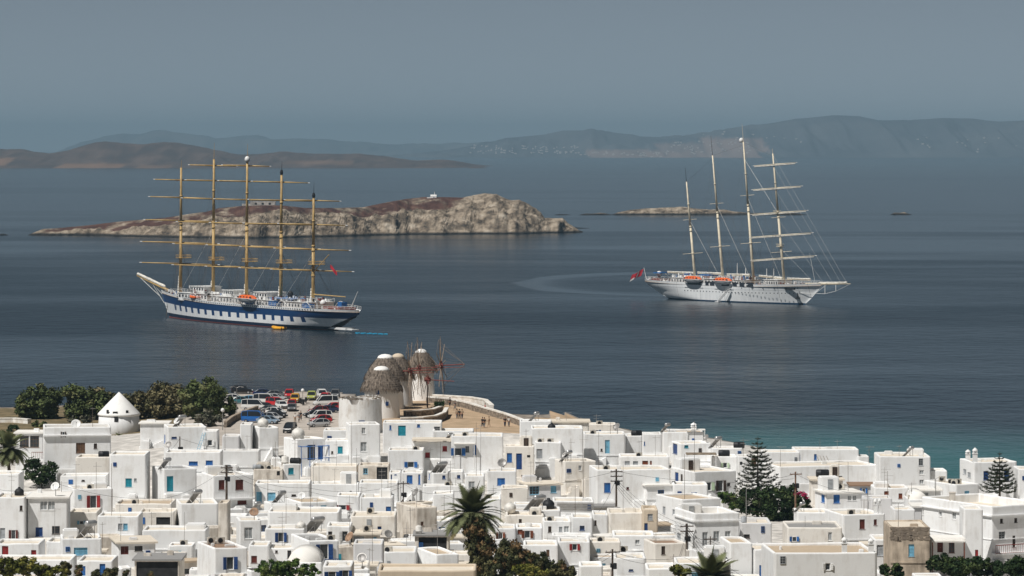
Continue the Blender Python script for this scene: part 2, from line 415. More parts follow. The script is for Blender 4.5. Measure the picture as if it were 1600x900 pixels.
def scrub1(px, t):
    a = sstep(40, 90, px) * (1 - sstep(690, 760, px))
    edge = interp([(40, .10), (200, .13), (330, .22), (420, .30), (520, .30), (600, .20), (700, .27), (800, .36)], px)
    return a * sstep(edge - 0.03, edge + 0.05, t)
isl1, _ = islet('rocky_island', TOP1, BASE1, 165, 2.0, 0.24, 5.2, 560, 60, scrub1)
islet('rocky_islet', [(955, 335.8), (966, 332), (985, 328), (1010, 326), (1040, 324.5), (1068, 323), (1090, 326), (1112, 327.5), (1135, 328), (1150, 331), (1180, 333), (1215, 333), (1250, 333.5), (1262, 335.6)], [(955, 336), (1262, 336)], 60, 5.0, 0.3, 3.4, 220, 22)
islet('rock_reef', [(905, 335.6), (915, 333.4), (925, 334), (938, 332.5), (950, 334), (957, 335.6)], [(905, 336), (957, 336)], 22, 7.0, 0.3, 1.6, 50, 10)
islet('rock_reef', [(866, 335.8), (874, 334.4), (884, 334.6), (892, 335.8)], [(866, 336), (892, 336)], 14, 8.0, 0.3, 1.2, 30, 8)
islet('rock_reef', [(1391, 335.5), (1399, 332.2), (1408, 332.8), (1416, 331.4), (1425, 335.4)], [(1391, 335.8), (1425, 335.8)], 26, 9.0, 0.3, 2.0, 40, 10)
islet('rock_reef', [(868, 356.4), (880, 354.8), (900, 355.2), (921, 356.6)], [(868, 357), (921, 357)], 12, 11.0, 0.3, 0.8, 40, 8)
islet('rock_reef', [(-6, 367.5), (2, 365), (12, 367.4)], [(-6, 368), (12, 368)], 12, 12.0, 0.3, 0.8, 24, 8)
# ------------------------------------------------------------------ the ground under the town
def ground(x, y):
    hill = interp([(-160, 3.2), (-75, 3.6), (-60, 5), (-30, 5.2), (-26, 7.2), (-6, 7.2), (8, 6.6), (16, 3), (26, 0.5), (400, 0)], x) * sstep(600, 652, y)
    g = 6.0 + hill
    if y < 470: g += (470 - y) * 0.098
    k = sstep(30, 75, x)
    d = coast(x) - y
    g -= (1 - sstep(0, 85, d)) * 4.6 * k
    edge = sstep(-3.5, 0.5 + 8 * k, d)
    return lerp(-3.0, g + 0.12 * nz(x * 0.1, y * 0.1), edge)
def build_ground():
    xs = [-420, -300, -220] + [-170 + 3.0 * i for i in range(114)] + [220, 300, 420]
    ys = [-60, 40, 140, 240, 330, 400] + [430 + 3.0 * i for i in range(128)]
    vs = [(x, y, ground(x, y)) for y in ys for x in xs]; n = len(xs); fs = []; mi = []
    for j in range(len(ys) - 1):
        for i in range(n - 1):
            if max(vs[a][2] for a in (j*n+i, j*n+i+1, (j+1)*n+i, (j+1)*n+i+1)) < -2.5: continue
            fs.append((j*n+i, j*n+i+1, (j+1)*n+i+1, (j+1)*n+i))
            x = (xs[i] + xs[i+1]) / 2; y = (ys[j] + ys[j+1]) / 2
            q = 0
            if y < 452: q = 2                                            # the scrub hillside below the viewpoint
            elif coast(x) - y < (13 if -9 < x < 8 else 5): q = 3
            elif x < -60.5 and y > 692 + 6 * nz(x * .1): q = 2
            elif -26 < x < 14 and y > 655: q = 1                            # bare earth round the windmills
            elif -61 < x < -27 and y > 652: q = 4
            mi.append(q)
    me = bpy.data.meshes.new('ground'); me.from_pydata(vs, [], fs)
    for m in (mat('lane_paving', (0.62, 0.59, 0.55), 0.9, 0.2, 0.5, 0.3),
              mat('bare_earth', (0.46, 0.335, 0.225), 0.95, 0.16, 0.35, 0.5, col2=(0.34, 0.25, 0.16)),
              mat('dry_scrub', (0.20, 0.15, 0.085), 0.95, 0.3, 0.5, 0.5, col2=(0.085, 0.075, 0.04)),
              mat('shore_rock', (0.30, 0.26, 0.22), 0.95, 0.3, 0.6, 0.8),
              mat('parking_ground', (0.47, 0.42, 0.37), 0.9, 0.1, 0.4, 0.3)): me.materials.append(m)
    me.polygons.foreach_set('material_index', mi)
    me.polygons.foreach_set('use_smooth', [True] * len(fs)); struct(link('ground', me))
build_ground()
def ground_point(px, py):
    """where the view ray through a photo pixel meets the ground"""
    lo, hi = 430.0, 830.0
    f = lambda Y: H - (py - Y0) / F * Y - ground((px - 800) / F * Y, Y)
    a = lo
    while a < hi and f(a) > 0: a += 4
    lo, hi = a - 4, a
    for _ in range(24):
        m = (lo + hi) / 2
        if f(m) > 0: lo = m
        else: hi = m
    Y = (lo + hi) / 2; X = (px - 800) / F * Y
    return Vector((X, Y, ground(X, Y)))

# ------------------------------------------------------------------ whitewash and other town materials
def plaster(name, col, dirt=0.25, tint=(0.42, 0.36, 0.29), rnd=0.06, lo=0.56):
    if name in MATS: return MATS[name]
    m = bpy.data.materials.new(name); m.use_nodes = True; MATS[name] = m
    nt, b = nodes(m); N = nt.nodes.new; L = nt.links.new
    tc = N('ShaderNodeTexCoord'); oi = N('ShaderNodeObjectInfo')
    off = N('ShaderNodeVectorMath'); off.operation = 'SCALE'; L(oi.outputs['Location'], off.inputs[0]); off.inputs['Scale'].default_value = 0.37
    ad = N('ShaderNodeVectorMath'); ad.operation = 'ADD'; L(tc.outputs['Object'], ad.inputs[0]); L(off.outputs[0], ad.inputs[1])
    def noi(sc, st, d=5, r=0.6):
        mp = N('ShaderNodeMapping'); mp.inputs['Scale'].default_value = st; L(ad.outputs[0], mp.inputs[0])
        n = N('ShaderNodeTexNoise'); n.inputs['Scale'].default_value = sc; n.inputs['Detail'].default_value = d; n.inputs['Roughness'].default_value = r
        L(mp.outputs[0], n.inputs['Vector']); return n.outputs['Fac']
    blot = noi(0.55, (1, 1, 1)); streak = noi(1.6, (1, 1, 0.16)); fine = noi(4.0, (1, 1, 1), 4)
    mu = N('ShaderNodeMath'); mu.operation = 'MULTIPLY_ADD'; L(streak, mu.inputs[0]); mu.inputs[1].default_value = 0.55; 
    m2 = N('ShaderNodeMath'); m2.operation = 'MULTIPLY'; L(blot, m2.inputs[0]); m2.inputs[1].default_value = 0.6; L(m2.outputs[0], mu.inputs[2])
    mr = N('ShaderNodeMapRange'); mr.inputs['From Min'].default_value = lo; mr.inputs['From Max'].default_value = lo + 0.30
    mr.inputs['To Max'].default_value = dirt; L(mu.outputs[0], mr.inputs['Value'])
    x = N('ShaderNodeMix'); x.data_type = 'RGBA'; L(mr.outputs[0], x.inputs[0])
    x.inputs[6].default_value = (*col, 1); x.inputs[7].default_value = (*tint, 1)
    vr = N('ShaderNodeMapRange'); vr.inputs['To Min'].default_value = 1 - rnd; vr.inputs['To Max'].default_value = 1.0; L(oi.outputs['Random'], vr.inputs['Value'])
    h = N('ShaderNodeHueSaturation'); L(x.outputs[2], h.inputs['Color']); L(vr.outputs[0], h.inputs['Value'])
    L(h.outputs[0], b.inputs['Base Color'])
    b.inputs['Roughness'].default_value = 0.9; b.inputs['Specular IOR Level'].default_value = 0.15
    bp = N('ShaderNodeBump'); bp.inputs['Strength'].default_value = 0.16; bp.inputs['Distance'].default_value = 0.06
    L(fine, bp.inputs['Height']); L(bp.outputs[0], b.inputs['Normal'])
    return m
WALLS = {
    'w': plaster('white_plaster', (0.86, 0.865, 0.865), 0.75, (0.57, 0.54, 0.50), 0.13),
    'c': plaster('cream_plaster', (0.80, 0.765, 0.71), 0.75, (0.44, 0.37, 0.29)),
    'g': plaster('grey_plaster', (0.68, 0.68, 0.685), 0.5, (0.42, 0.40, 0.37)),
    'o': plaster('old_plaster', (0.73, 0.68, 0.61), 1.0, (0.34, 0.285, 0.23), 0.06, 0.5),
    'b': plaster('beige_plaster', (0.60, 0.51, 0.40), 0.6, (0.46, 0.38, 0.30)),
    's': plaster('rubble_plaster', (0.56, 0.47, 0.37), 1.0, (0.20, 0.165, 0.13), 0.0, 0.46),
}
ROOFS = {
    'c': plaster('cream_roof', (0.72, 0.65, 0.55), 0.7, (0.50, 0.43, 0.34)),
    'w': plaster('white_roof', (0.83, 0.81, 0.77), 0.6, (0.56, 0.50, 0.42)),
    'g': plaster('grey_roof', (0.30, 0.295, 0.29), 0.5, (0.2, 0.19, 0.18)),
    't': plaster('tan_roof', (0.52, 0.42, 0.31), 0.6, (0.38, 0.30, 0.22)),
    'r': plaster('brown_roof', (0.30, 0.20, 0.14), 0.6, (0.2, 0.14, 0.1)),
}
PAINT = {
    'b': mat('blue_paint', (0.035, 0.16, 0.46), 0.5, 0.12, 2, rnd=.2), 'n': mat('navy_paint', (0.022, 0.072, 0.235), 0.5, 0.12, 2, rnd=.2),
    't': mat('teal_paint', (0.02, 0.27, 0.36), 0.5, 0.12, 2), 'l': mat('light_blue_paint', (0.20, 0.47, 0.64), 0.55, 0.12, 2, rnd=.15),
    'r': mat('red_paint', (0.34, 0.03, 0.03), 0.5, 0.15, 2, rnd=.2), 'm': mat('maroon_paint', (0.13, 0.03, 0.022), 0.55, 0.15, 2, rnd=.2),
    'd': mat('red_brown_wood', (0.26, 0.075, 0.035), 0.6, 0.25, 2, rnd=.2), 'w': mat('white_paint', (0.78, 0.78, 0.77), 0.5, 0.06, 2),
    'e': mat('green_paint', (0.50, 0.62, 0.44), 0.5, 0.1, 2), 'g': mat('grey_paint', (0.38, 0.40, 0.42), 0.5, 0.12, 2),
    'k': mat('dark_wood', (0.06, 0.04, 0.03), 0.6, 0.25, 2), 'x': mat('brown_wood', (0.15, 0.085, 0.05), 0.6, 0.25, 2),
}
GLASS = mat('window_glass', (0.05, 0.06, 0.07), 0.12, 0.25, 1.5, spec=0.6, rnd=.4)
CURTAIN = mat('curtained_glass', (0.34, 0.36, 0.37), 0.25, 0.2, 1.5, spec=0.6)
DARK = mat('painted_room_shade', (0.03, 0.03, 0.032), 0.9, 0.2, 1.5)  # near-black panel colour standing in for the shade inside openings
METAL = mat('galvanised_metal', (0.33, 0.32, 0.31), 0.5, 0.15, 3, metal=0.4)
RUSTM = mat('weathered_iron', (0.16, 0.125, 0.10), 0.7, 0.3, 4)
BLACKP = mat('black_plastic', (0.022, 0.023, 0.026), 0.55, 0.2, 2)
CONC = mat('concrete', (0.46, 0.43, 0.39), 0.9, 0.2, 1.2, 0.3)

# ------------------------------------------------------------------ windows, doors, shutters
def opening(parent, O, u, n, z, wd, ht, kind, recess):
    """O: point on the wall (middle of the opening at sill height), u: along the wall, n: outwards.
    kind: colour key + optional flags: '|' open shutters, '#' glazing bars, '%' curtains, 'D' door, '.' bare opening"""
    c = kind[0]; fl = kind[1:]
    door = 'D' in fl
    M = Matrix(((u.x, -n.x, 0, O.x), (u.y, -n.y, 0, O.y), (0, 0, 1, z), (0, 0, 0, 1)))   # local y goes into the wall
    hw = wd / 2; y = recess
    name = 'door' if door else 'window'
    pc = PAINT.get(c, PAINT['w'])
    if '.' in fl:                      # a dark panel painted in for the unlit room behind
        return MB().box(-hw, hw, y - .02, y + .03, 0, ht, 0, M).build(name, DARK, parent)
    t = min(0.07, wd * 0.12)
    fr = MB()
    for a in ((-hw, -hw + t, 0, ht), (hw - t, hw, 0, ht), (-hw + t, hw - t, ht - t, ht), (-hw + t, hw - t, 0, t)):
        fr.box(a[0], a[1], y - .07, y, a[2], a[3], 0, M)
    solid = '|' not in fl and '#' not in fl and '%' not in fl and 'G' not in fl
    if not door and recess > 0.05:
        fr.box(-hw - .06, hw + .06, -.05, y - .08, -.06, -.004, 0, M)       # sill
    f = fr.build(name, pc if solid or '#' in fl else PAINT['w'], parent)
    if solid:                          # closed shutters or door leaves
        lv = 2 if wd > 0.75 else 1
        for k in range(lv):
            a = -hw + t + (wd - 2 * t) / lv * k; b = a + (wd - 2 * t) / lv - (0.012 if lv > 1 else 0)
            lf = MB().box(a, b, y - .04, y - .005, t, ht - t, 0, M)
            nb = max(2, int(ht / 0.45))
            for q in range(nb + 1):
                zz = lerp(t + .05, ht - t - .05, q / nb); lf.box(a + .03, b - .03, y - .058, y - .04, zz - .035, zz + .035, 0, M)
            lf.build('leaf' if door else 'shutter', pc, f)
        if door: MB().tube(M @ Vector((hw*.1, y - .1, ht*.48)), M @ Vector((hw*.1, y - .04, ht*.48)), .03, .03, 5).build('handle', METAL, f)
    else:
        MB().box(-hw + t, hw - t, y - .03, y - .012, t, ht - t, 0, M).build('pane', CURTAIN if '%' in fl else GLASS, f)
        if '#' in fl or '%' in fl:
            gb = MB(); nc = 1 if wd < 1.3 else 2
            for k in range(1, nc + 1):
                xx = -hw + wd * k / (nc + 1); gb.box(xx - .025, xx + .025, y - .055, y - .03, t, ht - t, 0, M)
            if '#' in fl:
                for q in (0.36, 0.68): gb.box(-hw + t, hw - t, y - .052, y - .032, ht*q - .02, ht*q + .02, 0, M)
            gb.build('glazing_bar', pc if '#' in fl else PAINT['w'], f)
        if '|' in fl:
            for s in (-1, 1):
                a = R(18) * s; sw = wd * 0.52
                S = M @ Matrix.Translation((s * (hw + .02), -.02, 0)) @ Matrix.Rotation(-a if s > 0 else -a, 4, 'Z')
                sb = MB().box(min(0, s*sw), max(0, s*sw), -.05, -.01, .02, ht - .02, 0, S)
                for q in range(4):
                    zz = ht * (0.14 + 0.24 * q); sb.box(min(s*.05, s*(sw-.05)), max(s*.05, s*(sw-.05)), -.07, -.05, zz - .06, zz + .06, 0, S)
                sb.build('shutter', pc, f)
    return f

HOUSES = []
def solveY(px, yb, up=2.5):
    ok = lambda m: H - (yb - Y0) / F * m > ground((px - 800) / F * m, m) + up
    lo = 430.0
    while lo < 815 and ok(lo + 2): lo += 2          # first place along the view ray where the ground comes up to the wall foot
    hi = lo + 2
    for _ in range(12):
        m = (lo + hi) / 2
        if ok(m): lo = m
        else: hi = m
    return lo
def house(nm, x0, x1, yt, yb, L=0, d=None, wins=(), c='w', rf='c', par=0.32, name='white_house', Y=None, z0=None, rough=True, rad=0.19, vault=False, slab=False, chim=(), trim=None, fullrec=0.16):
    """x0..x1 front wall, yt its top edge, yb where it disappears (photo pixels); L: pixels of the left side in view
    (negative: the right side). Everything is built at its true distance and size."""
    xm = (x0 + x1) / 2
    Yf = Y or solveY(xm, yb)
    s = Yf / F
    d = d or max(4.5, min(9.0, 0.75 * (x1 - x0) * s + 2))
    ph = math.asin(max(-0.8, min(0.8, L * s / d)))
    W = (x1 - x0) * s / math.cos(ph)
    if ph >= 0:  Cn = Vector(((x0 - 800) * s, Yf))
    else:        Cn = Vector(((x1 - 800) * s, Yf)) - Vector((math.cos(ph), math.sin(ph))) * W
    e = Vector((math.cos(ph), math.sin(ph))); b = Vector((-math.sin(ph), math.cos(ph)))
    zt = H - (yt - Y0) / F * (Yf if ph >= 0 else Yf)
    gmin = min(ground(*(Cn + e * u * W + b * v * d)) for u in (0, 1) for v in (0, 1))
    zb = (gmin - 0.6) if z0 is None else z0
    base = Cn + e * W / 2 + b * d / 2
    th = thing(name, nm, 'house', (base.x, base.y, zb))
    p0 = -e * W / 2 - b * d / 2
    ht = zt - zb
    jit = random.Random(hash_(nm))
    # --- openings, on the front or on the visible side wall
    fh = []; sh = []; ops = []
    for (cx, cy, pw, phh, kind) in wins:
        zc = lambda q, yy: H - (yy - Y0) / F * q - zb
        if (ph >= 0 and cx < x0 and L > 0) or (ph < 0 and cx > x1 and L < 0):
            v = ((x0 - cx) if ph >= 0 else (cx - x1)) / abs(L) * d
            wq = pw / abs(L) * d; Yq = Yf + v * math.cos(ph)
            za, zz = zc(Yq, cy + phh / 2), zc(Yq, cy - phh / 2)
            sh.append([max(rad + .05, v - wq / 2), min(d - rad - .05, v + wq / 2), max(.1, za), min(ht - .3, zz)]); ops.append((1, sh[-1], kind))
        else:
            u = (cx - x0) * s / math.cos(ph); wq = pw * s / math.cos(ph); Yq = Yf + (u * math.sin(ph) if ph >= 0 else (u - W) * math.sin(ph))
            za, zz = zc(Yq, cy + phh / 2), zc(Yq, cy - phh / 2)
            if 'D' in kind and za < 0.9: za = 0.55
            fh.append([max(rad + .05, u - wq / 2), min(W - rad - .05, u + wq / 2), max(.1, za), min(ht - .3, zz)]); ops.append((0, fh[-1], kind))
    if slab: par = 0.0
    zr = ht - par
    zs = sorted({0.0, round(ht, 4)} | {round(v, 4) for h in fh + sh for v in h[2:4]})
    cf = sorted({0.0, round(W, 4)} | {round(v, 4) for h in fh for v in h[:2]})
    cs = sorted({0.0, round(d, 4)} | {round(v, 4) for h in sh for v in h[:2]})
    for hh in fh + sh: hh[:] = [round(v, 4) for v in hh]
    rec = fullrec; side_left = ph >= 0
    tp = min(0.36, W * .14, d * .14); rc = min(rad, W * .2, d * .2)
    # the plan as one closed outline with rounded corners, cut at every opening
    def run(ln, cuts): return [c_ for c_ in cuts if rc + .02 < c_ < ln - rc - .02]
    dc = max(2, int(d / 2.5)); wc = max(2, int(W / 2.5))
    cfr = run(W, sorted(set(cf) | {round(W * i / wc, 4) for i in range(1, wc)} - {0}))
    cri = run(d, cs if not side_left else [d * i / dc for i in range(1, dc)]); cle = run(d, cs if side_left else [d * i / dc for i in range(1, dc)])
    pl = []
    def arc(cx_, cy_, a0):
        for q in range(3):
            t = a0 + math.pi / 2 * q / 2; pl.append((cx_ + rc * math.cos(t), cy_ + rc * math.sin(t), -1))
    arc(rc, rc, math.pi); pl += [(u, 0.0, 0) for u in cfr]
    arc(W - rc, rc, 1.5 * math.pi); pl += [(W, v, 1) for v in cri]
    arc(W - rc, d - rc, 0.0); pl += [(W * i / wc, d, 2) for i in range(wc - 1, 0, -1)]
    arc(rc, d - rc, math.pi / 2); pl += [(0.0, v, 3) for v in cle[::-1]]
    lv = [(0.0, z) for z in zs[:-1]]
    if slab: lv += [(0.0, ht)]
    else:
        r_ = min(rc, tp * .45); lv = [q for q in lv if q[1] < ht - r_ - .02]
        lv += [(0.0, ht - r_), (r_ * .3, ht - r_ * .3), (r_, ht), (tp - r_, ht), (tp - r_ * .3, ht - r_ * .3), (tp, ht - r_), (tp, zr - .12)]
    nP = len(pl); wb = MB(); vs = []
    amp = 0.05 if rough else 0.012
    for k, (ins, z) in enumerate(lv):
        for (uu, vv, sd_) in pl:
            u2 = min(max(uu, ins), W - ins); v2 = min(max(vv, ins), d - ins)
            q = p0 + e * u2 + b * v2
            dz = amp * nz((q.x + base.x) * .55, (q.y + base.y) * .55, 3.0) * 2 if z > ht - .3 else 0.0
            vs.append((q.x, q.y, z + dz))
    fs = []
    hol = {0: fh, (3 if side_left else 1): sh}
    for k in range(len(lv) - 1):
        for i in range(nP):
            j = (i + 1) % nP; A, B = pl[i], pl[j]
            if lv[k][0] == 0 and lv[k + 1][0] == 0:
                mz = (lv[k][1] + lv[k + 1][1]) / 2; mu, mv = (A[0] + B[0]) / 2, (A[1] + B[1]) / 2
                sdn = 0 if abs(mv) < 1e-6 else 3 if abs(mu) < 1e-6 else 1 if abs(mu - W) < 1e-6 else 2
                cc = mu if sdn == 0 else mv
                if any(h_[0] < cc < h_[1] and h_[2] < mz < h_[3] for h_ in hol.get(sdn, ())): continue
            fs.append((k*nP+i, k*nP+j, (k+1)*nP+j, (k+1)*nP+i))
    wb.add(vs, fs)
    for side, hh, kind in ops:                                   # reveals
        if side == 0: fn = lambda a_, dd: p0 + e * a_ + b * dd
        elif side_left: fn = lambda a_, dd: p0 + b * a_ + e * dd
        else: fn = lambda a_, dd: p0 + e * W + b * a_ - e * dd
        def V(a_, z, dd): q = fn(a_, dd); return (q.x, q.y, z)
        a0, a1, z0_, z1_ = hh
        wb.quad(V(a0, z0_, 0), V(a1, z0_, 0), V(a1, z0_, rec), V(a0, z0_, rec)); wb.quad(V(a0, z1_, rec), V(a1, z1_, rec), V(a1, z1_, 0), V(a0, z1_, 0))
        wb.quad(V(a0, z0_, 0), V(a0, z0_, rec), V(a0, z1_, rec), V(a0, z1_, 0)); wb.quad(V(a1, z0_, rec), V(a1, z0_, 0), V(a1, z1_, 0), V(a1, z1_, rec))
    wb.build('wall', WALLS[c], th)
    # --- roof
    if slab:
        o = 0.28; rb = MB()
        M = Matrix(((e.x, b.x, 0, p0.x), (e.y, b.y, 0, p0.y), (0, 0, 1, ht), (0, 0, 0, 1)))
        rb.box(-o, W + o, -o, d + o, -0.16, 0.06, 0, M); ro = rb.build('roof', ROOFS[rf], th)
    elif vault:
        rb = MB(); M = Matrix(((e.x, b.x, 0, p0.x), (e.y, b.y, 0, p0.y), (0, 0, 1, zr), (0, 0, 0, 1)))
        n = 10; pts = []
        hv_ = min(W * .42, 1.6)
        for v in (0.1, d - .1):
            for i in range(n + 1):
                t = math.pi * i / n; pts.append(M @ Vector((W / 2 - (W / 2 - .1) * math.cos(t), v, hv_ * math.sin(t) + par * .6)))
        fs = [(i, i + 1, i + n + 2, i + n + 1) for i in range(n)] + [tuple(range(n, -1, -1)), tuple(range(n + 1, 2 * n + 2))]
        rb.add(pts, fs); ro = rb.build('roof', ROOFS['w'], th, True)
    else:
        rb = MB(); M = Matrix(((e.x, b.x, 0, p0.x), (e.y, b.y, 0, p0.y), (0, 0, 1, zr), (0, 0, 0, 1)))
        i_ = tp - .02
        nx, ny = 4, 3; vs = [M @ Vector((lerp(i_, W - i_, i / nx), lerp(i_, d - i_, j / ny), 0.05 * nz(i * 1.7 + base.x, j * 1.3 + base.y))) for j in range(ny + 1) for i in range(nx + 1)]
        fs = [(j*(nx+1)+i, j*(nx+1)+i+1, (j+1)*(nx+1)+i+1, (j+1)*(nx+1)+i) for j in range(ny) for i in range(nx)]
        rb.add(vs, fs); ro = rb.build('roof', ROOFS[rf], th)
    # --- openings
    for side, hh, kind in ops:
        wq = hh[1] - hh[0]; hq = hh[3] - hh[2]
        if wq < 0.1 or hq < 0.1: continue
        um = (hh[0] + hh[1]) / 2
        if side == 0: opening(th, p0 + e * um, e, -b, hh[2], wq, hq, kind, rec)
        elif side_left: opening(th, p0 + b * um, -b, -e, hh[2], wq, hq, kind, rec)
        else: opening(th, p0 + e * W + b * um, b, e, hh[2], wq, hq, kind, rec)
    H_ = dict(nm=nm, o=th, Cn=Cn, e=e, b=b, W=W, d=d, zr=zb + (zr if not slab else ht + .06), zt=zb + ht, x0=x0 - max(0, L), x1=x1 + max(0, -L), yt=yt, yb=yb, Y=Yf, zb=zb, roof=ro, base=base, wm=WALLS[c])
    HOUSES.append(H_)
    # --- chimneys: part of the roof
    for (cx, ybot, ytop, pw, kind) in chim:
        u = min(W - .4, max(.4, (cx - x0) * s / math.cos(ph))) if cx >= x0 else 0.5
        v = 0.5 if cx >= x0 else d * .6
        q = p0 + e * u + b * v; zb_ = zr - 0.1
        Yq = Yf + u * math.sin(ph) + v
        ztop = H - (ytop - Y0) / F * Yq - zb; hw = pw * s / 2
        chimney(ro, q, zb_, max(zb_ + .5, ztop), hw, kind)
    return H_
def hash_(t):
    h = 7
    for ch in t: h = (h * 31 + ord(ch)) % 1000003
    return h
def chimney(ro, q, za, zt, hw, kind):
    m = WALLS['w'] if kind != 'o' else WALLS['o']
    b = MB(); h = zt - za
    if kind == 'p':                                             # little dovecote-like chimney: shaft, open lantern, cap
        b.box(q.x - hw, q.x + hw, q.y - hw, q.y + hw, za, za + h * .62)
        b.box(q.x - hw*1.2, q.x + hw*1.2, q.y - hw*1.2, q.y + hw*1.2, za + h * .62, za + h * .66)
        for sx in (-1, 1):
            for sy in (-1, 1): b.cbox((q.x + sx*hw*.75, q.y + sy*hw*.75, za + h*.73), hw*.4, hw*.4, h*.14)
        b.box(q.x - hw*.35, q.x + hw*.35, q.y - hw*.35, q.y + hw*.35, za + h * .66, za + h * .80)
        b.lathe([(hw*1.25, za + h*.80), (hw*1.1, za + h*.86), (hw*.6, za + h*.93), (hw*.22, za + h*.96), (hw*.2, zt)], 10, 0, (q.x, q.y, 0))
    elif kind == 'o':
        b.box(q.x - hw, q.x + hw, q.y - hw, q.y + hw, za, zt - .1); b.box(q.x - hw*1.12, q.x + hw*1.12, q.y - hw*1.12, q.y + hw*1.12, zt - .1, zt + .05)
    else:
        b.box(q.x - hw, q.x + hw, q.y - hw, q.y + hw, za, zt - .25); b.box(q.x - hw*1.15, q.x + hw*1.15, q.y - hw*1.15, q.y + hw*1.15, zt - .25, zt - .12); b.cbox((q.x, q.y, zt - .06), hw*1.2, hw*1.2, .12)
    b.build('chimney', m, ro)
